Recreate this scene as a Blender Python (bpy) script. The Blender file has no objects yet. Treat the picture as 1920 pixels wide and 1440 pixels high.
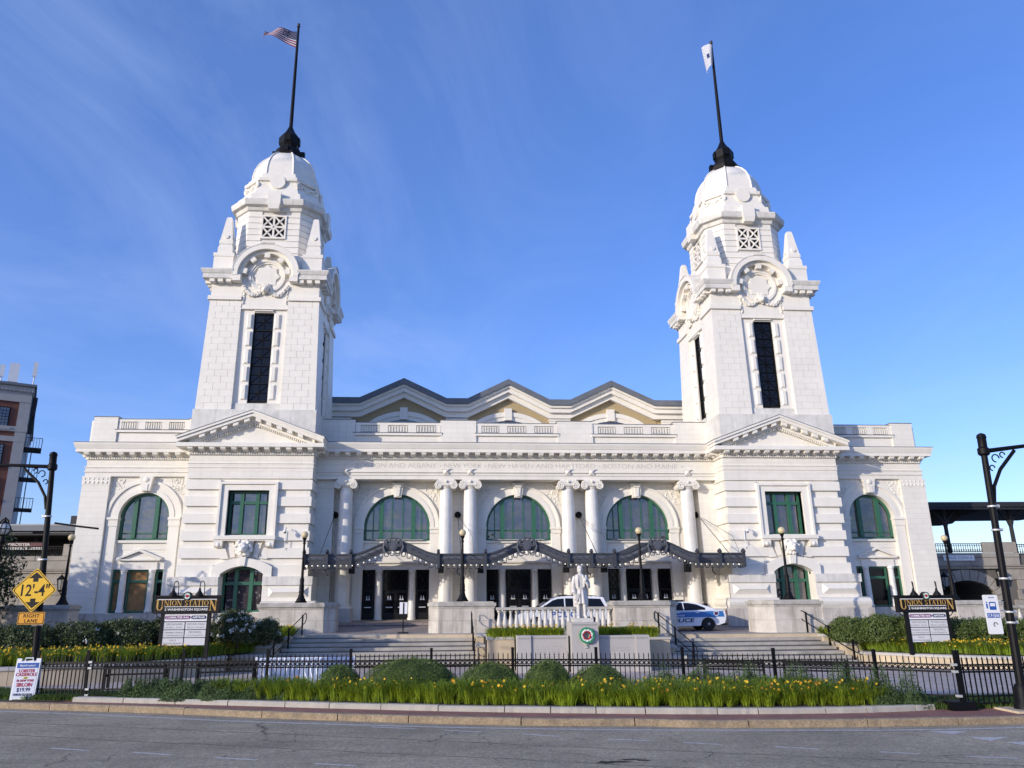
import bpy, bmesh, math, random
import numpy as np
from mathutils import Vector, Matrix, noise as mnoise
random.seed(7); rng = np.random.default_rng(7)
PI = math.pi
sc = bpy.context.scene
COL = sc.collection

# ------------------------------------------------------------------ camera
cd = bpy.data.cameras.new('camera'); cam = bpy.data.objects.new('camera', cd); COL.objects.link(cam)
cd.sensor_width = 36.0; cd.sensor_fit = 'HORIZONTAL'
cd.lens = 1393.27/1920*36.0
cd.shift_x = (960-917.4)/1920; cd.shift_y = (725.8-720)/1920
cd.clip_start = 0.1; cd.clip_end = 6000
_r = Vector((0.99783048, -0.06545864, -0.00703561)); _u = Vector((-0.01123043, -0.27453794, 0.96151069)); _f = Vector((0.06487072, 0.95934566, 0.27467745))
cam.matrix_world = Matrix(((_r.x, _u.x, -_f.x, -4.8638), (_r.y, _u.y, -_f.y, 0), (_r.z, _u.z, -_f.z, 2.66), (0, 0, 0, 1)))
sc.camera = cam
sc.view_settings.view_transform = 'Standard'; sc.view_settings.look = 'None'
sc.view_settings.exposure = 0.64; sc.view_settings.gamma = 1.0; sc.view_settings.use_curve_mapping = False

# ------------------------------------------------------------------ sun and sky
SUN = Vector((1.40, 1.0, -0.42)).normalized()          # direction the light travels
sl = bpy.data.lights.new('sun', 'SUN'); so = bpy.data.objects.new('sun', sl); COL.objects.link(so)
so.rotation_euler = SUN.to_track_quat('-Z', 'Y').to_euler(); so.location = (-60, -60, 40)
sl.energy = 2.5; sl.angle = math.radians(0.6); sl.color = (1.0, 0.90, 0.76)
W = bpy.data.worlds.new('World'); sc.world = W; W.use_nodes = True
nt = W.node_tree; nt.nodes.clear()
def wn(t, **k):
    n = nt.nodes.new(t)
    for a, b in k.items(): setattr(n, a, b)
    return n
sky = wn('ShaderNodeTexSky', sky_type='NISHITA', sun_disc=False)
sky.sun_elevation = math.asin(-SUN.z); sky.sun_rotation = math.atan2(-SUN.x, -SUN.y)
sky.altitude = 100; sky.air_density = 1.0; sky.dust_density = 0.6; sky.ozone_density = 2.6
bg = wn('ShaderNodeBackground'); out = wn('ShaderNodeOutputWorld'); bg.inputs[1].default_value = 0.15
geo = wn('ShaderNodeTexCoord'); sep = wn('ShaderNodeSeparateXYZ'); nt.links.new(geo.outputs['Generated'], sep.inputs[0])
def wmath(op, a, b=None, c=None):
    n = wn('ShaderNodeMath', operation=op)
    for i, v in enumerate((a, b, c)):
        if v is None: continue
        if isinstance(v, (int, float)): n.inputs[i].default_value = v
        else: nt.links.new(v, n.inputs[i])
    return n.outputs[0]
zc = wmath('MAXIMUM', wmath('ADD', sep.outputs[2], 0.12), 0.05)
px = wmath('DIVIDE', sep.outputs[0], zc); py = wmath('DIVIDE', sep.outputs[1], zc)
cmb = wn('ShaderNodeCombineXYZ'); nt.links.new(px, cmb.inputs[0]); nt.links.new(py, cmb.inputs[1])
mp = wn('ShaderNodeMapping'); mp.inputs['Rotation'].default_value = (0, 0, math.radians(150)); mp.inputs['Scale'].default_value = (1.25, 0.70, 1); mp.inputs['Location'].default_value = (2.3, 1.4, 0)
nt.links.new(cmb.outputs[0], mp.inputs[0])
nz = wn('ShaderNodeTexNoise'); nz.inputs['Scale'].default_value = 1.15; nz.inputs['Detail'].default_value = 9; nz.inputs['Roughness'].default_value = 0.62; nz.inputs['Distortion'].default_value = 1.6
nt.links.new(mp.outputs[0], nz.inputs['Vector'])
mp2 = wn('ShaderNodeMapping'); mp2.inputs['Scale'].default_value = (0.5, 0.5, 1); mp2.inputs['Location'].default_value = (3.1, 1.2, 0); nt.links.new(cmb.outputs[0], mp2.inputs[0])
nz2 = wn('ShaderNodeTexNoise'); nz2.inputs['Scale'].default_value = 0.8; nz2.inputs['Detail'].default_value = 3; nt.links.new(mp2.outputs[0], nz2.inputs['Vector'])
cr = wn('ShaderNodeMapRange'); cr.inputs['From Min'].default_value = 0.42; cr.inputs['From Max'].default_value = 0.78; nt.links.new(nz.outputs['Fac'], cr.inputs['Value'])
cr2 = wn('ShaderNodeMapRange'); cr2.inputs['From Min'].default_value = 0.30; cr2.inputs['From Max'].default_value = 0.60; nt.links.new(nz2.outputs['Fac'], cr2.inputs['Value'])
cf = wmath('ADD', wmath('MULTIPLY', wmath('MULTIPLY', cr.outputs[0], cr2.outputs[0]), 0.20), wmath('MULTIPLY', cr2.outputs[0], 0.05))
hsv = wn('ShaderNodeHueSaturation'); hsv.inputs['Hue'].default_value = 0.508; hsv.inputs['Saturation'].default_value = 1.12; hsv.inputs['Value'].default_value = 1.0
tint = wn('ShaderNodeMix', data_type='RGBA', blend_type='MULTIPLY'); tint.inputs[0].default_value = 1.0; tint.inputs[7].default_value = (.95, .955, 1.20, 1)
nt.links.new(sky.outputs[0], tint.inputs[6]); nt.links.new(tint.outputs[2], hsv.inputs['Color'])
mx = wn('ShaderNodeMix', data_type='RGBA'); mx.inputs[7].default_value = (3.6, 4.2, 5.9, 1)
nt.links.new(cf, mx.inputs[0]); nt.links.new(hsv.outputs[0], mx.inputs[6])
veil = wn('ShaderNodeMix', data_type='RGBA'); veil.inputs[0].default_value = 0.22; veil.inputs[7].default_value = (.45, 1.3, 3.3, 1)
nt.links.new(mx.outputs[2], veil.inputs[6]); nt.links.new(veil.outputs[2], bg.inputs[0]); nt.links.new(bg.outputs[0], out.inputs[0])

# ------------------------------------------------------------------ materials
def mat(name, color, rough=0.7, metal=0.0, var=0.0, vscale=1.5, streak=0.0, streak_col=(.25, .22, .17), bump=0.0, bscale=20, spec=0.5, emit=None, dark=None, coat=0, sss=0, ashlar=None, speck=0.0, spscale=90):
    m = bpy.data.materials.new(name); m.use_nodes = True
    t = m.node_tree; b = t.nodes['Principled BSDF']; L = t.links.new
    b.inputs['Roughness'].default_value = rough; b.inputs['Metallic'].default_value = metal
    b.inputs['Specular IOR Level'].default_value = spec
    if coat: b.inputs['Coat Weight'].default_value = coat; b.inputs['Coat Roughness'].default_value = 0.04
    g = t.nodes.new('ShaderNodeNewGeometry')
    cur = None
    base = t.nodes.new('ShaderNodeRGB'); base.outputs[0].default_value = (*color, 1); cur = base.outputs[0]
    def noise(scale, detail=4, vec=None, rough_=.55):
        n = t.nodes.new('ShaderNodeTexNoise'); n.inputs['Scale'].default_value = scale; n.inputs['Detail'].default_value = detail; n.inputs['Roughness'].default_value = rough_
        L(vec or g.outputs['Position'], n.inputs['Vector']); return n.outputs['Fac']
    def rangemap(v, a, b_, c, d):
        r = t.nodes.new('ShaderNodeMapRange'); L(v, r.inputs[0])
        for i, q in enumerate((a, b_, c, d)): r.inputs[i+1].default_value = q
        return r.outputs[0]
    def mixc(fac, c1, c2, mode='MIX'):
        n = t.nodes.new('ShaderNodeMix'); n.data_type = 'RGBA'; n.blend_type = mode
        if isinstance(fac, float): n.inputs[0].default_value = fac
        else: L(fac, n.inputs[0])
        for i, c in ((6, c1), (7, c2)):
            if isinstance(c, tuple): n.inputs[i].default_value = (*c, 1)
            else: L(c, n.inputs[i])
        return n.outputs[2]
    if var:
        f = rangemap(noise(vscale, 6), .28, .72, 0, 1)
        cur = mixc(f, tuple(c*(1-var) for c in color), tuple(min(1, c*(1+var*.6)) for c in color))
    if speck:
        f = rangemap(noise(spscale, 2), .35, .65, 0, 1)
        cur = mixc(f, mixc(1.0, cur, (1-speck,)*3, 'MULTIPLY'), cur)
    if ashlar:   # faint joints of the glazed blocks
        sp = t.nodes.new('ShaderNodeSeparateXYZ'); L(g.outputs['Position'], sp.inputs[0]); ad = t.nodes.new('ShaderNodeMath'); ad.operation = 'ADD'; L(sp.outputs[0], ad.inputs[0]); L(sp.outputs[1], ad.inputs[1])
        cv = t.nodes.new('ShaderNodeCombineXYZ'); L(ad.outputs[0], cv.inputs[0]); L(sp.outputs[2], cv.inputs[1])
        br = t.nodes.new('ShaderNodeTexBrick'); L(cv.outputs[0], br.inputs['Vector']); br.inputs['Scale'].default_value = 1; br.inputs['Brick Width'].default_value = ashlar[0]; br.inputs['Row Height'].default_value = ashlar[1]; br.inputs['Mortar Size'].default_value = .012
        br.inputs['Color1'].default_value = (1, 1, 1, 1); br.inputs['Color2'].default_value = (.955, .955, .95, 1); br.inputs['Mortar'].default_value = (ashlar[2],)*3+(1,)
        cur = mixc(1.0, cur, br.outputs['Color'], 'MULTIPLY')
    if dark is not None:
        f = rangemap(noise(vscale*.37, 7, None, .65), .52, .75, 0, 1)
        cur = mixc(f, cur, dark)
    if streak:
        mpn = t.nodes.new('ShaderNodeMapping'); mpn.inputs['Scale'].default_value = (3.3, 3.3, .22); L(g.outputs['Position'], mpn.inputs[0])
        f = rangemap(noise(1.0, 8, mpn.outputs[0], .7), .5, .78, 0, streak)
        cur = mixc(f, cur, streak_col)
    L(cur, b.inputs['Base Color'])
    if bump:
        bn = t.nodes.new('ShaderNodeBump'); bn.inputs['Strength'].default_value = bump; bn.inputs['Distance'].default_value = .02
        L(noise(bscale, 5), bn.inputs['Height']); L(bn.outputs[0], b.inputs['Normal'])
    if emit: b.inputs['Emission Color'].default_value = (*emit[0], 1); b.inputs['Emission Strength'].default_value = emit[1]
    if sss: 
        tr = t.nodes.new('ShaderNodeBsdfTranslucent'); L(cur, tr.inputs['Color']); ms = t.nodes.new('ShaderNodeMixShader'); ms.inputs[0].default_value = sss
        L(b.outputs[0], ms.inputs[1]); L(tr.outputs[0], ms.inputs[2]); L(ms.outputs[0], t.nodes['Material Output'].inputs['Surface'])
    return m
M = {}
M['stone'] = mat('white_terracotta', (.80, .762, .68), .55, var=.07, vscale=.8, streak=.28, streak_col=(.55, .53, .47), bump=.06, bscale=9)
M['stonea'] = mat('white_terracotta_ashlar', (.80, .762, .68), .55, var=.07, vscale=.8, streak=.30, ashlar=(.82, .32, .84), streak_col=(.55, .53, .47), bump=.06, bscale=9)
M['stone2'] = mat('white_terracotta_warm', (.78, .742, .66), .5, var=.07, vscale=1.7, streak=.24, streak_col=(.52, .5, .43), bump=.05, bscale=14)
M['ledge'] = mat('weathered_ledge', (.68, .66, .61), .75, var=.16, vscale=2.2, streak=.55, streak_col=(.30, .30, .25), bump=.1)
M['joint'] = mat('mortar_joint', (.62, .60, .56), .9)
M['marble'] = mat('marble_column', (.77, .75, .70), .35, var=.10, vscale=2.4, streak=.65, streak_col=(.50, .44, .35), dark=(.66, .62, .54))
M['letter'] = mat('incised_letter', (.52, .50, .46), .8)
M['green'] = mat('green_paint', (.032, .125, .075), .4, var=.12, vscale=4)
M['glass'] = mat('window_glass', (.060, .052, .060), .03, spec=.9, var=.75, vscale=.8, dark=(.012, .012, .014))
def wavy(m):
    t = m.node_tree; b = t.nodes['Principled BSDF']; g = t.nodes.new('ShaderNodeNewGeometry'); n = t.nodes.new('ShaderNodeTexNoise'); n.inputs['Scale'].default_value = 1.1; n.inputs['Detail'].default_value = 2
    t.links.new(g.outputs['Position'], n.inputs['Vector']); bn = t.nodes.new('ShaderNodeBump'); bn.inputs['Strength'].default_value = .55; bn.inputs['Distance'].default_value = .045; t.links.new(n.outputs['Fac'], bn.inputs['Height']); t.links.new(bn.outputs[0], b.inputs['Normal'])
M['glass'].node_tree.nodes['Principled BSDF'].inputs['IOR'].default_value = 1.75; wavy(M['glass'])
M['darkglass'] = mat('dark_glass', (.006, .006, .008), .06, spec=.35)
M['black'] = mat('black_iron', (.004, .004, .005), .55, spec=.2)
M['blackdoor'] = mat('black_bronze', (.008, .008, .008), .5, spec=.25)
M['canopy'] = mat('slate_grey_metal', (.085, .092, .110), .5, var=.15, vscale=4)
M['canopyd'] = mat('dark_grey_metal', (.045, .049, .060), .5)
M['soffit'] = mat('soffit_paint', (.55, .54, .50), .7)
M['bulb'] = mat('lit_bulb', (.9, .85, .75), .3, emit=((1, .93, .8), 1.1))
M['globe'] = mat('opal_globe', (.72, .60, .36), .3, coat=.4, sss=.2)
M['roofgrey'] = mat('lead_roof_edge', (.13, .145, .17), .55, var=.15)
M['brickyellow'] = mat('buff_brick', (.42, .33, .19), .85, var=.2, vscale=14)
M['granite'] = mat('weathered_granite', (.60, .555, .49), .85, var=.2, vscale=1.6, streak=1.0, streak_col=(.24, .205, .16), dark=(.40, .36, .29), bump=.25, bscale=30, speck=.15)
M['granitec'] = mat('granite_cap', (.50, .475, .43), .9, var=.25, vscale=2.5, dark=(.17, .16, .14), bump=.4, bscale=22, speck=.25)
M['step'] = mat('granite_step', (.45, .42, .37), .85, var=.22, vscale=1.6, dark=(.22, .205, .18), bump=.15, bscale=40, speck=.25, spscale=40)
M['monument'] = mat('grey_memorial_granite', (.46, .435, .405), .6, var=.06, vscale=2, speck=.12, spscale=60)
M['statue'] = mat('white_marble_statue', (.58, .56, .52), .5, var=.12, vscale=5, streak=.45, streak_col=(.42, .40, .37))
M['tanwall'] = mat('tan_stone_wall', (.55, .45, .31), .85, var=.16, vscale=1.3, streak=.5, streak_col=(.22, .19, .15), bump=.15)
M['cap'] = mat('wall_cap_granite', (.52, .49, .44), .85, var=.15, vscale=2, bump=.15, speck=.15)
M['kerb'] = mat('tan_granite_kerb', (.38, .29, .185), .9, var=.25, vscale=4, dark=(.19, .15, .11), streak=.5, streak_col=(.17, .135, .10), bump=1.0, bscale=14, speck=.35, spscale=26)
M['edging'] = mat('grey_granite_edging', (.46, .43, .375), .9, var=.15, vscale=2.5, bump=.3, bscale=25, speck=.2)
M['soil'] = mat('mulch_soil', (.035, .026, .019), 1.0, var=.4, vscale=6, bump=.8, bscale=40)
M['trunk'] = mat('bark', (.07, .055, .042), .95, var=.3, vscale=8, bump=.6, bscale=25)
M['white'] = mat('white_sign_paint', (.78, .78, .78), .45)
M['whitecar'] = mat('white_car_paint', (.74, .76, .80), .25, coat=.6)
M['bluecar'] = mat('blue_livery', (.030, .155, .44), .3, coat=.5)
M['navy'] = mat('navy_lettering', (.012, .022, .11), .4)
M['rubber'] = mat('tyre_rubber', (.014, .014, .015), .85)
M['steel'] = mat('grey_steel', (.45, .46, .48), .35, metal=.8)
M['galv'] = mat('galvanised_clamp', (.62, .62, .60), .4, metal=.4)
M['red'] = mat('red_lens', (.42, .02, .02), .25, coat=.5)
M['yellow'] = mat('yellow_sign_sheeting', (.74, .44, .010), .4)
M['orange'] = mat('orange_sign_sheeting', (.66, .30, .012), .4)
M['signblack'] = mat('black_sign_paint', (.007, .007, .008), .55, spec=.25)
M['gold'] = mat('gold_lettering', (.50, .30, .075), .4)
M['signgrey'] = mat('tenant_panel', (.60, .60, .62), .5)
M['textgrey'] = mat('grey_lettering', (.24, .23, .23), .6)
M['purple'] = mat('purple_logo', (.14, .012, .13), .4)
M['dkblue'] = mat('dark_blue_logo', (.012, .03, .12), .4)
M['blue'] = mat('blue_print', (.02, .09, .36), .4)
M['crimson'] = mat('crimson_print', (.40, .012, .045), .45)
M['flagred'] = mat('flag_red', (.26, .008, .018), .8, sss=.15)
M['flagwhite'] = mat('flag_white', (.66, .66, .70), .8, sss=.25)
M['flagblue'] = mat('flag_blue', (.010, .015, .08), .8, sss=.15)
M['teal'] = mat('teal_flag', (.03, .16, .18), .8)
M['plywood'] = mat('plywood_boarding', (.36, .19, .07), .8, var=.25, vscale=3, dark=(.10, .055, .025))
M['redbrick'] = mat('red_brick_wall', (.15, .062, .045), .9, var=.2, vscale=2)
M['greytrim'] = mat('grey_stone_trim', (.36, .35, .345), .85, var=.1)
M['vstone'] = mat('viaduct_granite', (.37, .335, .285), .9, var=.22, vscale=.9, streak=.45, streak_col=(.16, .15, .13), dark=(.22, .20, .17), bump=.35, bscale=14, speck=.15)
M['vjoint'] = mat('viaduct_joint', (.13, .12, .105), .95)
M['platform'] = mat('dark_platform_steel', (.020, .021, .024), .7)
M['cafe'] = mat('pale_panel', (.45, .52, .56), .4)
M['marking'] = mat('road_marking', (.62, .59, .54), .85, var=.25, vscale=14, dark=(.27, .24, .19), speck=.25, spscale=30)
M['mast'] = mat('antenna_grey', (.55, .57, .60), .6)
M['wred'] = mat('wreath_red', (.40, .012, .014), .8, var=.3, vscale=30)
M['wgreen'] = mat('wreath_green', (.02, .28, .12), .8, var=.3, vscale=30)
M['wwhite'] = mat('wreath_white', (.72, .72, .70), .8)
M['grass'] = mat('grass_blade', (.11, .18, .03), .6, var=.35, vscale=3, sss=.35)
M['lily'] = mat('daylily_leaf', (.36, .46, .034), .5, var=.45, vscale=2.2, sss=.45)
M['lily2'] = mat('daylily_leaf_dark', (.25, .35, .03), .5, var=.35, vscale=2.5, sss=.35)
M['petal'] = mat('yellow_petal', (.88, .58, .03), .6, var=.25, vscale=6, sss=.35)
M['petal2'] = mat('orange_petal', (.82, .36, .020), .6, var=.25, vscale=6, sss=.35)
M['box'] = mat('clipped_boxwood', (.115, .18, .026), .55, var=.35, vscale=12, sss=.25)
M['hedge'] = mat('hedge_leaf', (.11, .155, .035), .5, var=.4, vscale=6, sss=.25)
M['hedged'] = mat('dark_shrub_leaf', (.070, .098, .030), .5, var=.4, vscale=6, sss=.22)
M['juniper'] = mat('juniper_needles', (.085, .145, .045), .65, var=.45, vscale=3, sss=.2)
M['treeleaf'] = mat('tree_leaf', (.032, .060, .022), .5, var=.45, vscale=4, sss=.25)
M['bloom'] = mat('white_bloom', (.72, .72, .66), .7, sss=.2)
M['marquee'] = mat('white_fluted_panel', (.66, .70, .78), .35, spec=.5)

def patterned(name, c1, c2, mortar, scale, bw, rh, ms, rough=.85, rot=0, bump=.3, var=.15, offs=.5):
    m = mat(name, c1, rough); t = m.node_tree; b = t.nodes['Principled BSDF']; L = t.links.new
    g = t.nodes.new('ShaderNodeNewGeometry'); mp_ = t.nodes.new('ShaderNodeMapping'); mp_.inputs['Rotation'].default_value = (0, 0, rot) if not isinstance(rot, tuple) else rot
    L(g.outputs['Position'], mp_.inputs[0])
    br = t.nodes.new('ShaderNodeTexBrick'); L(mp_.outputs[0], br.inputs['Vector'])
    br.inputs['Color1'].default_value = (*c1, 1); br.inputs['Color2'].default_value = (*c2, 1); br.inputs['Mortar'].default_value = (*mortar, 1)
    br.inputs['Scale'].default_value = scale; br.inputs['Brick Width'].default_value = bw; br.inputs['Row Height'].default_value = rh; br.inputs['Mortar Size'].default_value = ms; br.offset = offs
    n = t.nodes.new('ShaderNodeTexNoise'); n.inputs['Scale'].default_value = 1.1; n.inputs['Detail'].default_value = 8; L(g.outputs['Position'], n.inputs['Vector'])
    r = t.nodes.new('ShaderNodeMapRange'); L(n.outputs[0], r.inputs[0]); r.inputs[1].default_value = .3; r.inputs[2].default_value = .7; r.inputs[3].default_value = 1-var*1.5; r.inputs[4].default_value = 1+var
    v = t.nodes.new('ShaderNodeVectorMath'); v.operation = 'SCALE'; L(br.outputs['Color'], v.inputs[0]); L(r.outputs[0], v.inputs['Scale'])
    L(v.outputs[0], b.inputs['Base Color'])
    if bump:
        bn = t.nodes.new('ShaderNodeBump'); bn.inputs['Strength'].default_value = bump; bn.inputs['Distance'].default_value = .01; bn.invert = True
        L(br.outputs['Fac'], bn.inputs['Height']); L(bn.outputs[0], b.inputs['Normal'])
    return m
M['paver'] = patterned('plaza_paver', (.56, .465, .395), (.48, .40, .345), (.30, .25, .215), 1, .42, .21, .012)
M['drive'] = patterned('driveway_paver', (.42, .34, .29), (.35, .29, .25), (.16, .14, .14), 1, .3, .15, .01)
M['brickwalk'] = patterned('brick_sidewalk', (.36, .15, .105), (.27, .115, .085), (.15, .11, .09), 1, .21, .105, .008, rot=-.3)

def asphalt():
    m = mat('asphalt', (.12, .12, .12), .9); t = m.node_tree; b = t.nodes['Principled BSDF']; L = t.links.new
    g = t.nodes.new('ShaderNodeNewGeometry')
    def noise(s, d=6, r_=.6, vec=None):
        n = t.nodes.new('ShaderNodeTexNoise'); n.inputs['Scale'].default_value = s; n.inputs['Detail'].default_value = d; n.inputs['Roughness'].default_value = r_; L(vec or g.outputs['Position'], n.inputs['Vector']); return n
    def rng_(v, a, b_, c, d):
        r = t.nodes.new('ShaderNodeMapRange'); L(v, r.inputs[0])
        for i, q in enumerate((a, b_, c, d)): r.inputs[i+1].default_value = q
        return r.outputs[0]
    def mul(a, b_):
        n = t.nodes.new('ShaderNodeMath'); n.operation = 'MULTIPLY'
        for i, q in enumerate((a, b_)):
            if isinstance(q, (int, float)): n.inputs[i].default_value = q
            else: L(q, n.inputs[i])
        return n.outputs[0]
    big = rng_(noise(.45, 6).outputs[0], .3, .7, .78, 1.15)
    fine = mul(rng_(noise(30, 4, .75).outputs[0], .32, .68, .48, 1.5), rng_(noise(9, 3, .7).outputs[0], .3, .7, .82, 1.18))
    # cracks: voronoi edges broken up by noise
    dn = noise(1.3, 4); dv = t.nodes.new('ShaderNodeVectorMath'); dv.operation = 'MULTIPLY_ADD'; L(dn.outputs['Color'], dv.inputs[0]); dv.inputs[1].default_value = (.9, .9, 0); L(g.outputs['Position'], dv.inputs[2])
    cracks = None
    for s, w, lo in ((.34, .006, .50), (1.25, .012, .56), (2.6, .018, .58)):
        vo = t.nodes.new('ShaderNodeTexVoronoi'); vo.feature = 'DISTANCE_TO_EDGE'; vo.inputs['Scale'].default_value = s; L(dv.outputs[0], vo.inputs['Vector'])
        e = rng_(vo.outputs['Distance'], 0, w, 1, 0)
        brk = rng_(noise(.6+s*.15, 3).outputs[0], lo, lo+.05, 0, 1)
        c = mul(e, brk)
        if cracks is None: cracks = c
        else:
            n = t.nodes.new('ShaderNodeMath'); n.operation = 'MAXIMUM'; L(cracks, n.inputs[0]); L(c, n.inputs[1]); cracks = n.outputs[0]
    # long seam along the lane
    sx = t.nodes.new('ShaderNodeMapping'); sx.inputs['Rotation'].default_value = (0, 0, math.radians(19)); L(g.outputs['Position'], sx.inputs[0])
    spx = t.nodes.new('ShaderNodeSeparateXYZ'); L(sx.outputs[0], spx.inputs[0])
    wob = rng_(noise(1.1, 4).outputs[0], 0, 1, -.14, .14)
    ad = t.nodes.new('ShaderNodeMath'); ad.operation = 'ADD'; L(spx.outputs[1], ad.inputs[0]); L(wob, ad.inputs[1])
    for y0 in (12.9, 14.35):
        sb = t.nodes.new('ShaderNodeMath'); sb.operation = 'SUBTRACT'; L(ad.outputs[0], sb.inputs[0]); sb.inputs[1].default_value = y0
        ab = t.nodes.new('ShaderNodeMath'); ab.operation = 'ABSOLUTE'; L(sb.outputs[0], ab.inputs[0])
        e = mul(rng_(ab.outputs[0], 0, .05, 1, 0), rng_(noise(.9, 4).outputs[0], .38, .52, .35, 1))
        n = t.nodes.new('ShaderNodeMath'); n.operation = 'MAXIMUM'; L(cracks, n.inputs[0]); L(e, n.inputs[1]); cracks = n.outputs[0]
    ls = t.nodes.new('ShaderNodeMapping'); ls.inputs['Rotation'].default_value = (0, 0, math.radians(19)); ls.inputs['Scale'].default_value = (.10, 1.5, 1); L(g.outputs['Position'], ls.inputs[0])
    big = mul(big, rng_(noise(1.0, 4, .6, ls.outputs[0]).outputs[0], .3, .7, .80, 1.12))
    vp = t.nodes.new('ShaderNodeTexVoronoi'); vp.inputs['Scale'].default_value = .16; L(dv.outputs[0], vp.inputs['Vector']); sp3 = t.nodes.new('ShaderNodeSeparateColor'); L(vp.outputs['Color'], sp3.inputs[0])
    big = mul(big, rng_(sp3.outputs[0], 0, 1, .93, 1.06))
    k = mul(mul(big, fine), rng_(cracks, 0, 1, 1, .28))
    v = t.nodes.new('ShaderNodeVectorMath'); v.operation = 'SCALE'; v.inputs[0].default_value = (.36, .30, .205); L(k, v.inputs['Scale']); L(v.outputs[0], b.inputs['Base Color'])
    bn = t.nodes.new('ShaderNodeBump'); bn.inputs['Strength'].default_value = .45; bn.inputs['Distance'].default_value = .01; L(noise(60, 3, .7).outputs[0], bn.inputs['Height']); L(bn.outputs[0], b.inputs['Normal'])
    return m
M['asphalt'] = asphalt()
M['turf'] = mat('turf_soil', (.055, .065, .025), 1.0, var=.4, vscale=7)
M['ground'] = mat('far_ground', (.10, .105, .08), .95, var=.2, vscale=.1)

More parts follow.
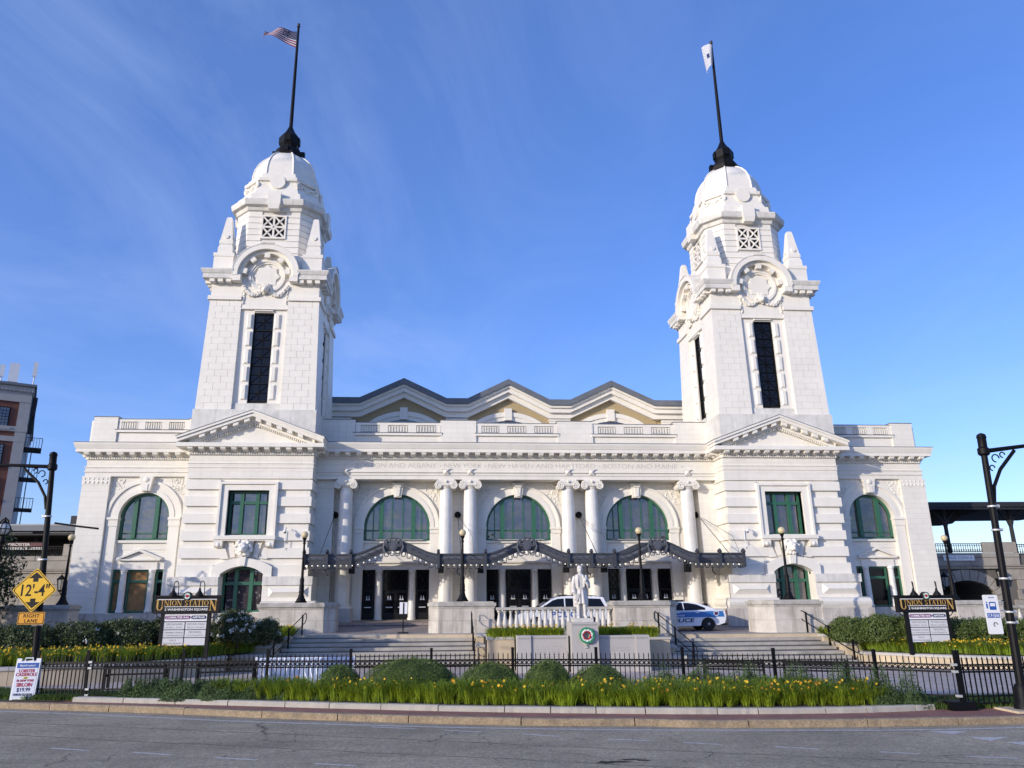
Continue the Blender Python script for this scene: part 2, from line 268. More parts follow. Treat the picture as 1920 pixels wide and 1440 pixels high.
# ------------------------------------------------------------------ mesh helpers
class MB:
    """collects boxes, prisms, tubes and lathes; m() transforms points (mirror about x=0 / turn about an axis)"""
    def __init__(s, sx=1, T=None): s.v = []; s.f = []; s.sx = sx; s.T = T; s.flip = sx < 0
    def add(s, vs, fs):
        o = len(s.v)
        for p in vs:
            p = Vector(p)
            if s.T is not None: p = s.T @ p
            s.v.append((p.x*s.sx, p.y, p.z))
        for f in fs: s.f.append(tuple(o+i for i in (reversed(f) if s.flip else f)))
        return s
    def box(s, x0, x1, y0, y1, z0, z1):
        return s.add([(x0,y0,z0),(x1,y0,z0),(x1,y1,z0),(x0,y1,z0),(x0,y0,z1),(x1,y0,z1),(x1,y1,z1),(x0,y1,z1)], [(3,2,1,0),(4,5,6,7),(0,1,5,4),(1,2,6,5),(2,3,7,6),(3,0,4,7)])
    def frustum(s, cx, cy, z0, z1, a0, b0, a1, b1):
        return s.add([(cx-a0,cy-b0,z0),(cx+a0,cy-b0,z0),(cx+a0,cy+b0,z0),(cx-a0,cy+b0,z0),(cx-a1,cy-b1,z1),(cx+a1,cy-b1,z1),(cx+a1,cy+b1,z1),(cx-a1,cy+b1,z1)], [(3,2,1,0),(4,5,6,7),(0,1,5,4),(1,2,6,5),(2,3,7,6),(3,0,4,7)])
    def pyr(s, x0, x1, y0, yf, z0, z1, ins):   # bevelled block standing proud towards -y
        return s.add([(x0,y0,z0),(x1,y0,z0),(x1,y0,z1),(x0,y0,z1),(x0+ins,yf,z0+ins),(x1-ins,yf,z0+ins),(x1-ins,yf,z1-ins),(x0+ins,yf,z1-ins)], [(4,5,6,7),(0,1,5,4),(1,2,6,5),(2,3,7,6),(3,0,4,7)])
    def prism(s, pts, axis, a, b):
        """pts: 2-D outline; axis x:(y,z) y:(x,z) z:(x,y)"""
        n = len(pts); mk = {'x': lambda p, t: (t, p[0], p[1]), 'y': lambda p, t: (p[0], t, p[1]), 'z': lambda p, t: (p[0], p[1], t)}[axis]
        ar = sum(pts[i][0]*pts[(i+1) % n][1]-pts[(i+1) % n][0]*pts[i][1] for i in range(n))
        if (ar < 0) ^ (axis == 'y'): pts = pts[::-1]
        vs = [mk(p, a) for p in pts]+[mk(p, b) for p in pts]
        fs = [tuple(range(n-1, -1, -1)), tuple(range(n, 2*n))]+[(i, (i+1) % n, n+(i+1) % n, n+i) for i in range(n)]
        return s.add(vs, fs)
    def rings(s, rs, close=True, cap=True):
        n = len(rs[0]); vs = [p for r in rs for p in r]; fs = []
        for k in range(len(rs)-1):
            for i in range(n if close else n-1): j = (i+1) % n; fs.append((k*n+i, k*n+j, (k+1)*n+j, (k+1)*n+i))
        if cap: fs.append(tuple(range(n-1, -1, -1))); fs.append(tuple(range((len(rs)-1)*n, len(rs)*n)))
        return s.add(vs, fs)
    def lathe(s, prof, cx, cy, seg=16, z0=0):
        return s.rings([[(cx+r*math.cos(2*PI*i/seg), cy+r*math.sin(2*PI*i/seg), z0+z) for i in range(seg)] for r, z in prof])
    def tube(s, pts, r, seg=6, cap=True, closed=False):
        pts = [Vector(p) for p in pts]; rs = []; up0 = None; n = len(pts)
        for i, p in enumerate(pts):
            if closed: d = pts[(i+1) % n]-pts[i-1]
            else: d = (pts[min(i+1, n-1)]-pts[max(i-1, 0)])
            d.normalize()
            if up0 is None: a = d.orthogonal().normalized()
            else: a = (up0-d*up0.dot(d)).normalized()
            up0 = a; b = d.cross(a); rr = r[i] if isinstance(r, (list, tuple)) else r
            rs.append([tuple(p+a*rr*math.cos(2*PI*k/seg)+b*rr*math.sin(2*PI*k/seg)) for k in range(seg)])
        if closed: rs.append(rs[0]); return s.rings(rs, cap=False)
        return s.rings(rs, cap=cap)
    def ball(s, c, r, seg=10, rg=6, sz=1, sy=1):
        rs = []
        for k in range(rg+1):
            a = -PI/2+PI*k/rg; q = max(math.cos(a), .02)
            rs.append([(c[0]+r*q*math.cos(2*PI*i/seg), c[1]+r*sy*q*math.sin(2*PI*i/seg), c[2]+r*sz*math.sin(a)) for i in range(seg)])
        return s.rings(rs)
    def mould(s, path, prof, cap=True):
        """sweep (out,z) along a plan path; out is to the right of the direction of travel"""
        n = len(path); P = [Vector((p[0], p[1])) for p in path]; rs = []
        for i in range(n):
            d0 = (P[i]-P[i-1]).normalized() if i else None; d1 = (P[i+1]-P[i]).normalized() if i < n-1 else None
            nr = lambda d: Vector((d.y, -d.x))
            if d0 is None: m_ = nr(d1)
            elif d1 is None: m_ = nr(d0)
            else:
                a, b = nr(d0), nr(d1); m_ = (a+b); m_ = m_/max(m_.dot(a), .2)
            rs.append([(P[i].x+m_.x*o, P[i].y+m_.y*o, z) for o, z in prof])
        return s.rings(rs)
    def build(s, name, m, parent=None, smooth=False, loc=None):
        me = bpy.data.meshes.new(name); me.from_pydata(s.v, [], s.f); me.update()
        return link(name, me, m, parent, smooth, loc)
MATS_SET = set()
def link(name, me, m, parent=None, smooth=False, loc=None):
    if m is not None and not me.materials:
        me.materials.append(M[m] if isinstance(m, str) else m)
    if smooth: me.polygons.foreach_set('use_smooth', [True]*len(me.polygons))
    if smooth == 'auto' or smooth is True:
        try: me.set_sharp_from_angle(angle=math.radians(38))
        except Exception: pass
    o = bpy.data.objects.new(name, me); COL.objects.link(o)
    if parent is not None: o.parent = parent
    if loc is not None: o.location = loc
    return o
def tag(o, label=None, cat=None, group=None, kind=None):
    if label: o['label'] = label
    if cat: o['category'] = cat
    if group: o['group'] = group
    if kind: o['kind'] = kind
    return o
def thing(name, label, cat, loc=(0, 0, 0), rz=0, group=None):
    o = bpy.data.objects.new(name, None); COL.objects.link(o); o.empty_display_size = .3
    o.location = loc; o.rotation_euler = (0, 0, rz); return tag(o, label, cat, group)
def dup(o, parent=None, loc=None, rz=None, label=None):
    c = o.copy(); COL.objects.link(c)
    if parent is not None: c.parent = parent
    for ch in [x for x in COL.objects if x.parent == o]: dup(ch, c)
    if loc is not None: c.location = loc
    if rz is not None: c.rotation_euler = (0, 0, rz)
    if label: c['label'] = label
    return c
KIDS = None
def copy_tree(o, loc, rz=0, label=None):
    """copy of a thing with its parts and sub-parts (children looked up once)"""
    r = o.copy(); COL.objects.link(r); r.location = loc; r.rotation_euler = (0, 0, rz)
    if label: r['label'] = label
    for ch in list(o.children):
        c = ch.copy(); COL.objects.link(c); c.parent = r
        for g in list(ch.children):
            d = g.copy(); COL.objects.link(d); d.parent = c
    return r
def struct(name, mb, m, parent=None, smooth=False):
    o = mb.build(name, m, parent, smooth)
    if parent is None: o['kind'] = 'structure'
    return o
def np_mesh(name, V, F, m, parent=None, smooth=False, midx=None, mats=None):
    V = np.asarray(V, np.float32); F = np.asarray(F, np.int32)
    me = bpy.data.meshes.new(name); k = F.shape[1]
    me.vertices.add(len(V)); me.vertices.foreach_set('co', V.ravel())
    me.loops.add(F.size); me.loops.foreach_set('vertex_index', F.ravel())
    me.polygons.add(len(F)); me.polygons.foreach_set('loop_start', np.arange(0, F.size, k, dtype=np.int32))
    if mats:
        for q in mats: me.materials.append(M[q])
        me.polygons.foreach_set('material_index', np.asarray(midx, np.int32))
    me.update(calc_edges=True); me.validate()
    return link(name, me, None if mats else m, parent, smooth)
_tc = {}
def text_mesh(txt, size=1.0, extrude=.003, bold=0.0, shear=0.0, space=1.0):
    """flat lettering as a mesh in its own xz plane, facing -y, centred on x, baseline z=0; scaled so cap height = size"""
    key = (txt, size, extrude, bold, shear, space)
    if key in _tc: return _tc[key]
    cu = bpy.data.curves.new('t', 'FONT'); cu.body = txt; cu.align_x = 'CENTER'; cu.size = 1; cu.extrude = extrude/size*.7; cu.offset = bold; cu.shear = shear; cu.space_character = space; cu.resolution_u = 3
    ob = bpy.data.objects.new('t', cu); COL.objects.link(ob); bpy.context.view_layer.update()
    me = bpy.data.meshes.new_from_object(ob.evaluated_get(bpy.context.evaluated_depsgraph_get())); bpy.data.objects.remove(ob); bpy.data.curves.remove(cu)
    k = size/.70
    me.transform(Matrix.Rotation(PI/2, 4, 'X') @ Matrix.Scale(k, 4)); me.name = 'lettering'
    me.materials.clear(); _tc[key] = me
    return me
def text(name, txt, size, m, parent, loc, width=None, rot=(0, 0, 0), **k):
    me = text_mesh(txt, size, **k)
    me = me.copy() if me.materials else me
    o = link(name, me, m, parent); o.location = loc; o.rotation_euler = rot
    if width:
        xs = [v.co.x for v in me.vertices]; w = max(xs)-min(xs); o.scale.x = width/w
    return o
def remesh_obj(name, mb, m, voxel, parent=None, smooth_it=2):
    me = bpy.data.meshes.new(name); me.from_pydata(mb.v, [], mb.f); me.update()
    ob = bpy.data.objects.new('tmp', me); COL.objects.link(ob)
    r = ob.modifiers.new('r', 'REMESH'); r.mode = 'VOXEL'; r.voxel_size = voxel; r.use_smooth_shade = True
    if smooth_it:
        s = ob.modifiers.new('s', 'SMOOTH'); s.factor = .5; s.iterations = smooth_it
    bpy.context.view_layer.update()
    me2 = bpy.data.meshes.new_from_object(ob.evaluated_get(bpy.context.evaluated_depsgraph_get())); bpy.data.objects.remove(ob); bpy.data.meshes.remove(me)
    me2.materials.clear(); me2.name = name
    me2.polygons.foreach_set('use_smooth', [True]*len(me2.polygons))
    return link(name, me2, m, parent)
def leaf_quads(P, N, size, aspect=.55, jitter=.9):
    """one leaf-sized quad per point, tilted about the normal N"""
    n = len(P); size = np.broadcast_to(size, n)
    d = N+rng.normal(0, jitter, (n, 3)); d /= np.linalg.norm(d, axis=1)[:, None]+1e-9
    a = np.cross(d, rng.normal(0, 1, (n, 3))); a /= np.linalg.norm(a, axis=1)[:, None]+1e-9; b = np.cross(d, a)
    A = a*size[:, None]; B = b*(size*aspect)[:, None]
    V = np.stack([P-A, P-B*.9+d*.12*size[:, None], P+A, P+B*.9+d*.12*size[:, None]], 1).reshape(-1, 3)
    return V, np.arange(4*n).reshape(n, 4)
def opening_wall(mb, x0, x1, z0, z1, op, y0, y1):
    """front face at y0 of a wall rectangle with an opening whose outline op runs left-bottom .. over .. right-bottom; reveal back to y1"""
    xl, xr = op[0][0], op[-1][0]
    zb = op[0][1]
    def q(a, b, c, d): mb.add([(a, y0, c), (b, y0, c), (b, y0, d), (a, y0, d)], [(0, 1, 2, 3)])
    if xl > x0: q(x0, xl, z0, z1)
    if xr < x1: q(xr, x1, z0, z1)
    if zb > z0: q(xl, xr, z0, zb)
    for (a, za), (b, zb_) in zip(op[:-1], op[1:]):
        if abs(b-a) > 1e-6: mb.add([(a, y0, za), (b, y0, zb_), (b, y0, z1), (a, y0, z1)], [(0, 1, 2, 3)])
        mb.add([(a, y0, za), (a, y1, za), (b, y1, zb_), (b, y0, zb_)], [(0, 1, 2, 3)])
    mb.add([(xl, y0, zb), (xr, y0, zb), (xr, y1, zb), (xl, y1, zb)], [(0, 1, 2, 3)])
def arch_pts(cx, r, zs, zb, n=20, a=PI/2, rz=None):
    """outline of an opening with a round (or flattened) head"""
    rz = rz or r
    return [(cx-r, zb)]+[(cx-r*math.cos(PI*i/n), zs+rz*math.sin(PI*i/n)) for i in range(n+1)]+[(cx+r, zb)]
def seg_pts(cx, hw, zs, za, zb, n=12):
    h = za-zs; R = (hw*hw+h*h)/(2*h); c = za-R
    xs = [-hw+2*hw*i/n for i in range(n+1)]
    return [(cx-hw, zb)]+[(cx+x, c+math.sqrt(R*R-x*x)) for x in xs]+[(cx+hw, zb)]
def ring_arch(mb, cx, zs, r0, r1, yf, yb, n=28, a0=0, a1=PI):
    rs = []
    for i in range(n+1):
        t = a0+(a1-a0)*i/n; c, s_ = -math.cos(t), math.sin(t)
        rs.append([(cx+r0*c, yf, zs+r0*s_), (cx+r1*c, yf, zs+r1*s_), (cx+r1*c, yb, zs+r1*s_), (cx+r0*c, yb, zs+r0*s_)])
    mb.rings(rs)
# ================================================================== THE STATION
YA, YW, YQ, YC, XT, YT = 46.48, 45.62, 43.70, 45.49, 15.84, 47.07
ST = thing('train_station', 'white two-towered railway station with green windows and a long arched front', 'train station', (0, 0, 0))
ZG = 1.2
BAYS = (-7.445, 0.0, 7.445)

# ---- centre block
w = MB()
for cx in BAYS:
    opening_wall(w, cx-3.722, cx+3.722, ZG, 9.75, arch_pts(cx, 2.0, 6.93, ZG, 24), 46.2, 46.62)
for s in (-1, 1):
    w.box(s*11.73-.565, s*11.73+.565, 46.2, 46.6, ZG, 9.75)
w.box(-12.3, 12.3, 46.75, 52.0, ZG-.1, 11.9)
w.build('centre_wall', 'stonea', ST)
for cx in BAYS:
    # panel between door head and window
    p = MB(); p.box(cx-2.0, cx+2.0, 46.5, 46.74, 4.86, 6.02); p.box(cx-2.02, cx+2.02, 46.36, 46.6, 6.0, 6.13); p.build('window_sill', 'stone2', ST)
    e = MB(); e.box(cx-2.0, cx+2.0, 46.40, 46.74, 4.42, 4.80); e.box(cx-2.0, cx+2.0, 46.28, 46.74, 4.80, 4.9); e.build('door_entablature', 'stone2', ST)
    a = MB(); ring_arch(a, cx, 6.93, 2.0, 2.26, 46.10, 46.3); ring_arch(a, cx, 6.93, 2.26, 2.50, 46.14, 46.3); ring_arch(a, cx, 6.93, 2.48, 2.58, 46.05, 46.3)
    a.build('archivolt', 'stone', ST)
    for s in (-1, 1):
        im = MB(); im.box(cx+s*2.3-.33, cx+s*2.3+.33, 46.02, 46.5, 6.80, 6.92); im.box(cx+s*2.3-.30, cx+s*2.3+.30, 46.08, 46.5, 6.56, 6.80); im.box(cx+s*2.3-.27, cx+s*2.3+.27, 46.13, 46.3, ZG, 6.56); im.build('impost_pier', 'stone', ST)
    k = MB(); k.prism([(cx-.22, 8.72), (cx+.22, 8.72), (cx+.36, 9.62), (cx-.36, 9.62)], 'y', 45.9, 46.3); k.prism([(cx-.10, 8.78), (cx+.10, 8.78), (cx+.17, 9.5), (cx-.17, 9.5)], 'y', 45.82, 45.95); k.tube([(cx-.2, 45.86, 9.42), (cx+.2, 45.86, 9.42)], .12, 8); k.build('keystone', 'stone', ST)
    # spandrel carving: leafy relief
    for s in (-1, 1):
        sp = MB()
        for i in range(150):
            u, v = random.random(), random.random()
            x = 1.7+u*1.35; z = 8.3+v*1.2
            if (x-.0)**2+(z-6.93)**2 < 2.66**2: continue
            sp.ball((cx+s*x, 46.20, z), .025+.05*random.random()**2, 6, 4, sy=.7, sz=.6+1.2*random.random())
        tag(sp.build('spandrel_relief', 'stone2', ST, True), kind='stuff')
    # arched window
    fr = MB(); ring_arch(fr, cx, 6.93, 1.86, 1.995, 46.38, 46.5, 24); fr.box(cx-1.99, cx+1.99, 46.38, 46.5, 6.14, 6.24)
    for s in (-1, 1): fr.box(cx+s*1.925-.07, cx+s*1.925+.07, 46.38, 46.5, 6.2, 6.93)
    fo = fr.build('arched_window', 'green', ST)
    mu = MB()
    for x in (-.98, .98): mu.box(cx+x-.13, cx+x+.13, 46.34, 46.5, 6.24, 6.93+math.sqrt(1.9**2-x*x))
    for x in (-1.46, -.33, .33, 1.46): mu.box(cx+x-.03, cx+x+.03, 46.40, 46.5, 6.24, 6.93+math.sqrt(1.9**2-x*x))
    mu.box(cx-1.95, cx+1.95, 46.41, 46.5, 6.70, 6.79); mu.build('mullion', 'green', fo)
    xs = [-1.88, -1.46, -.98, -.33, .33, .98, 1.46, 1.88]
    for a_, b_ in zip(xs[:-1], xs[1:]):
        g = MB(); n = 5; pts = [(cx+a_, 6.2)]+[(cx+a_+(b_-a_)*i/n, 6.93+math.sqrt(max(1.93**2-(a_+(b_-a_)*i/n)**2, 0))) for i in range(n+1)]+[(cx+b_, 6.2)]
        g.prism(pts, 'y', 46.47, 46.49); g.build('pane', 'glass', fo)
    lb = MB(); lb.box(cx-1.6, cx+1.6, 46.2, 46.3, 6.15, 6.2); lb.build('light_strip', 'greytrim', ST)
    # doors
    for (x0, x1, dbl) in ((-2.0, -1.27, 0), (-.76, .72, 1), (1.22, 1.99, 0)):
        d = MB(); d.box(cx+x0, cx+x1, 46.58, 46.72, ZG+.3, 4.44)
        do = d.build('entrance_door', 'blackdoor', ST)
        gl = MB()
        if dbl:
            for q in (-.37, .36): gl.box(cx+q-.27, cx+q+.27, 46.55, 46.58, 1.95, 3.05)
        else: gl.box(cx+x0+.14, cx+x1-.14, 46.55, 46.58, 1.95, 3.15)
        gl.box(cx+x0+.08, cx+x1-.08, 46.55, 46.58, 3.25, 4.36); gl.build('door_glass', 'darkglass', do)
        tr = MB()   # wrought transom grille
        n = 3 if dbl else 2
        for i in range(n):
            xa = cx+x0+.08+(x1-x0-.16)*i/n; xb = cx+x0+.08+(x1-x0-.16)*(i+1)/n
            for z0, z1 in ((3.3, 3.82), (3.82, 4.34)):
                for p_, q_ in (((xa, z0), (xb, z1)), ((xa, z1), (xb, z0))): tr.tube([(p_[0], 46.53, p_[1]), (q_[0], 46.53, q_[1])], .018, 4)
        tr.build('transom_grille', 'black', do)
        hd = MB()
        for q in ((-.37, .36) if dbl else ((x0+x1)/2,)):
            hd.box(cx+q-.20, cx+q+.20, 46.50, 46.54, 2.22, 2.27)
        hd.build('push_bar', 'galv', do)
        lg = MB()
        for q in ((-.37, .36) if dbl else ((x0+x1)/2,)):
            lg.box(cx+q-.13, cx+q+.13, 46.535, 46.55, 2.66, 2.71)
            for s in (-1, 1): lg.box(cx+q+s*.07-.03, cx+q+s*.07+.03, 46.535, 46.55, 2.71, 2.82); lg.frustum(cx+q+s*.07, 46.5425, 2.82, 2.92, .025, .0075, .006, .0075)
        lg.build('door_emblem', 'mast', do)
    for x in (-1.015, .97):
        c = MB(); c.lathe([(.25, 1.5), (.25, 1.62), (.205, 1.68), (.20, 3.0), (.185, 4.25), (.22, 4.28), (.22, 4.43)], cx+x, 46.52, 16); c.build('door_column', 'marble', ST, True)

# ---- big columns
def column(cx):
    c = MB(); c.lathe([(.43, 2.45), (.435, 4.6), (.40, 8.0), (.375, 9.1), (.375, 9.2)], cx, YC, 28)
    co = c.build('column', 'marble', ST, True)
    b = MB(); b.box(cx-.62, cx+.62, YC-.62, YC+.72, 1.25, 1.95); b.box(cx-.58, cx+.58, YC-.58, YC+.7, 1.95, 2.2)
    b.build('pedestal', 'granite', co)
    b2 = MB(); b2.lathe([(.56, 2.2), (.58, 2.26), (.56, 2.32), (.48, 2.36), (.50, 2.42), (.45, 2.47)], cx, YC, 24); b2.build('base', 'stone2', co, True)
    k = MB(); k.lathe([(.375, 9.15), (.42, 9.2), (.46, 9.32), (.44, 9.4)], cx, YC, 20)
    k.box(cx-.6, cx+.6, YC-.48, YC+.48, 9.52, 9.62); k.box(cx-.55, cx+.55, YC-.46, YC+.46, 9.40, 9.52); k.box(cx-.50, cx+.50, YC-.44, YC+.5, 9.62, 9.70)
    for s in (-1, 1):
        for yy in (-1,):
            pts = []
            for i in range(22):
                t = i/21*2.1*2*PI; r = .235*(1-i/24)
                pts.append((cx+s*(.46)+s*r*math.sin(t), YC-.46, 9.33+r*math.cos(t)*.98))
            k.tube(pts, .05, 5)
            k.tube([(cx+s*.46, YC-.44, 9.33), (cx+s*.46, YC+.44, 9.33)], .21, 12)
    for i in range(7): k.ball((cx-.3+.1*i, YC-.47, 9.34), .055, 6, 4)
    k.ball((cx, YC-.5, 9.57), .09, 6, 4)
    k.build('capital', 'stone2', co, True)
for x in (-10.5, -4.48, -3.01, 3.01, 4.48, 10.5): column(x)
for s in (-1, 1):   # flat pilaster beside the pavilion
    p = MB(); x0_, x1_ = sorted((s*11.25, s*12.44)); p.box(x0_, x1_, 45.55, 46.2, ZG, 9.2); p.box(x0_-.04, x1_+.04, 45.5, 46.2, 9.2, 9.69); p.box(x0_-.08, x1_+.08, 45.48, 46.25, 1.25, 2.2); p.build('pilaster', 'stonea', ST)

# ---- entablature of the centre
e = MB(); e.box(-12.3, 12.3, 45.05, 46.74, 10.15, 10.90); e.box(-12.3, 12.3, 45.10, 46.74, 9.70, 9.93); e.box(-12.3, 12.3, 45.06, 46.74, 9.93, 10.10); e.box(-12.3, 12.3, 44.98, 46.74, 10.10, 10.17)
e.build('entablature', 'stonea', ST)
for x in (-10.5, -4.48, -3.01, 3.01, 4.48, 10.5):
    p = MB(); p.frustum(x, 45.05, 9.98, 10.0, .17, .06, .17, .06); p.pyr(x-.17, x+.17, 45.0, 44.86, 10.0, 10.32, .16); p.box(x-.26, x+.26, 44.96, 45.06, 10.30, 10.36); p.build('frieze_block', 'stone', ST)
def pxX(px, z=10.52, Y=45.05): # pixel column of the photograph -> X on the frieze, for the spacing of the words
    return -4.8638+(px-917.4)/1393.27*43.2*1.075+2.92
for txt, xa, xb in (('BOSTON AND ALBANY', -9.98, -5.10), ('NEW YORK', -4.62, -2.33), ('NEW HAVEN AND HARTFORD', -1.92, 4.72), ('BOSTON AND MAINE', 5.22, 9.86)):
    text('frieze_lettering', txt, .29, 'letter', ST, ((xa+xb)/2, 45.046, 10.40), width=xb-xa, extrude=.004, bold=-.012)
for x in (-10.6, -4.86, -2.12, 4.97, 10.2):
    d = MB(); d.ball((x, 45.05, 10.52), .035, 6, 4); d.build('frieze_dot', 'letter', ST)

PROF = [(0, 10.86), (.06, 10.86), (.06, 11.03), (.12, 11.05), (.12, 11.26), (.60, 11.26), (.60, 11.45), (.63, 11.47), (.66, 11.55), (.73, 11.72), (.74, 11.80), (.70, 11.83), (0, 11.92)]
PROFP = [(0, 10.86), (.06, 10.86), (.06, 11.03), (.12, 11.05), (.12, 11.26), (.64, 11.26), (.64, 11.46), (.60, 11.50), (0, 11.53)]
FLASH = [(.70, 11.832), (.745, 11.81), (.75, 11.845), (0, 11.96), (0, 11.93)]
def side_mb(s): return MB(sx=s)
mod_mesh = None
def modillion(loc, rz=0, sc_=(1, 1, 1)):
    global mod_mesh
    if mod_mesh is None:
        b = MB(); b.prism([(0, 0), (-.43, 0), (-.43, -.10), (-.36, -.17), (-.2, -.15), (-.06, -.24), (0, -.24)], 'x', -.14, .14); b.box(-.165, .165, -.47, 0, -.02, .0)
        o = b.build('modillion', 'stone', ST); mod_mesh = o.data; mod_first = o
    else: o = link('modillion', mod_mesh, None, ST)
    o.location = loc; o.rotation_euler = (0, 0, rz); o.scale = sc_; return o
def dentil_row(mb, x0, x1, y, z0, z1, step=.135, w_=.072, d=.075):
    n = max(1, int(round((x1-x0)/step))); st = (x1-x0)/n
    for i in range(n): x = x0+st*(i+.5); mb.box(x-w_/2, x+w_/2, y-d, y+.01, z0, z1)
def dentil_row_y(mb, y0, y1, x, z0, z1, sgn, step=.135, w_=.072, d=.075):
    n = max(1, int(round((y1-y0)/step))); st = (y1-y0)/n
    for i in range(n): y = y0+st*(i+.5); mb.box(min(x, x+sgn*d), max(x, x+sgn*d), y-w_/2, y+w_/2, z0, z1)
c = MB(); c.mould([(-12.4, 45.05), (12.4, 45.05)], PROF); c.build('cornice', 'stone', ST)
c = MB(); c.mould([(-12.4, 45.05), (12.4, 45.05)], FLASH); c.build('cornice_flashing', 'roofgrey', ST)
d = MB(); dentil_row(d, -12.2, 12.2, 44.99, 10.88, 11.0); tag(d.build('dentils', 'stone', ST), kind='stuff')
n = 37
for i in range(n): modillion((-11.7+23.4*i/(n-1), 44.93, 11.255))

# ---- parapet of the centre
def parapet_run(x0, x1, y, s=1, groups=3, slots=6):
    a = MB(sx=s); a.box(x0, x1, y+.10, y+.5, 11.8, 13.30); a.box(x0, x1, y+.02, y+.5, 11.8, 12.62); a.box(x0-.1, x1+.1, y-.12, y+.3, 12.62, 12.76); a.box(x0-.02, x1+.02, y-.02, y+.5, 13.29, 13.44); a.build('parapet_rail', 'stone', ST)
    f = MB(sx=s); f.box(x0-.12, x1+.12, y-.14, y+.3, 12.762, 12.80); f.box(x0-.03, x1+.03, y-.04, y+.52, 13.442, 13.475); f.build('parapet_flashing', 'roofgrey', ST)
    L = (x1-x0); gw = L/groups
    for g in range(groups):
        xa, xb = x0+gw*g+gw*.20, x0+gw*(g+1)-gw*.20
        if g == 0: xa = x0+gw*.25
        b = MB(sx=s)
        m = slots; st = (xb-xa)/m
        for i in range(m+1):
            x = xa+st*i; b.box(x-st*.24, x+st*.24, y+.0, y+.12, 12.86, 13.24)
        b.build('balusters', 'stone', ST)
    edges = [x0+.02]+[v for g in range(groups) for v in (x0+gw*g+(gw*.25 if g == 0 else gw*.20)-gw*.05, x0+gw*(g+1)-gw*.15)]+[x1-.02]
    for a_, b_ in zip(edges[0::2], edges[1::2]):
        q = MB(sx=s); q.box(a_, b_, y-.01, y+.12, 12.80, 13.29); q.build('parapet_panel', 'stone', ST)
def parapet_pier(x0, x1, y, s=1, top=13.60):
    a = MB(sx=s); a.box(x0, x1, y-.08, y+.9, 11.8, top); a.build('parapet_pier', 'stonea', ST)
    f = MB(sx=s); f.box(x0-.03, x1+.03, y-.11, y+.93, top+.002, top+.04); f.build('pier_flashing', 'roofgrey', ST)
for a_, b_ in ((-12.5, -10.22), (-4.87, -2.60), (2.60, 4.87), (10.22, 12.5)): parapet_pier(a_, b_, 46.1)
for a_, b_ in ((-10.22, -4.87), (-2.60, 2.60), (4.87, 10.22)): parapet_run(a_, b_, 46.1)

# ---- gabled hall behind
zig = [(-13.6, 16.48), (-10.6, 16.48), (-7.5, 17.93), (-4.45, 16.48), (-2.95, 16.48), (0, 17.95), (2.95, 16.46), (4.45, 16.46), (7.5, 17.93), (10.6, 16.48), (13.6, 16.48)]
def zband(mb, off0, off1, y0, y1):
    top = [(x, z-off0) for x, z in zig]; bot = [(x, z-off1) for x, z in zig]
    for i in range(len(zig)-1):
        mb.prism([top[i], top[i+1], bot[i+1], bot[i]], 'y', y0, y1)
b = MB(); zband(b, 0, .40, 51.2, 80); b.build('hall_roof', 'roofgrey', ST)
b = MB(); zband(b, .402, .58, 51.35, 52.4); zband(b, .58, .90, 51.5, 52.4); zband(b, .90, 1.28, 51.75, 52.4); b.build('hall_cornice', 'stone', ST)
b = MB()
for s in (-7.5, 0, 7.5): b.prism([(s-3.4, 13.0), (s+3.4, 13.0), (s+3.4, 15.1), (s, 16.7), (s-3.4, 15.1)], 'y', 52.15, 52.5)
b.box(-13.5, 13.5, 52.2, 52.6, 12.5, 15.25); b.build('hall_wall', 'brickyellow', ST)
for s in (-7.5, 0, 7.5):
    a = MB(); R_ = 4.2; zc_ = 15.66-R_
    for r0, r1, y in ((R_-.32, R_, 51.95), (R_-.62, R_-.32, 52.03)):
        ring_arch(a, s, zc_, r0, r1, y, 52.3, 24, PI/2-.62, PI/2+.62)
    a.build('hall_arch', 'stone', ST)
    k = MB(); k.box(s-.27, s+.27, 51.85, 52.3, 15.05, 15.92); k.build('hall_keystone', 'stone', ST)
    g = MB(); g.prism([(s-2.2, 13.2), (s+2.2, 13.2), (s+2.2, 14.5), (s+1.1, 15.0), (s-1.1, 15.0), (s-2.2, 14.5)], 'y', 52.10, 52.14); g.build('hall_window', 'glass', ST)
for x in (-12.0, -3.72, 3.72, 12.0):
    p = MB(); p.box(x-.72, x+.72, 51.85, 52.3, 12.5, 15.14); p.box(x-.78, x+.78, 51.8, 52.3, 15.0, 15.12); p.build('hall_pier', 'stone', ST)

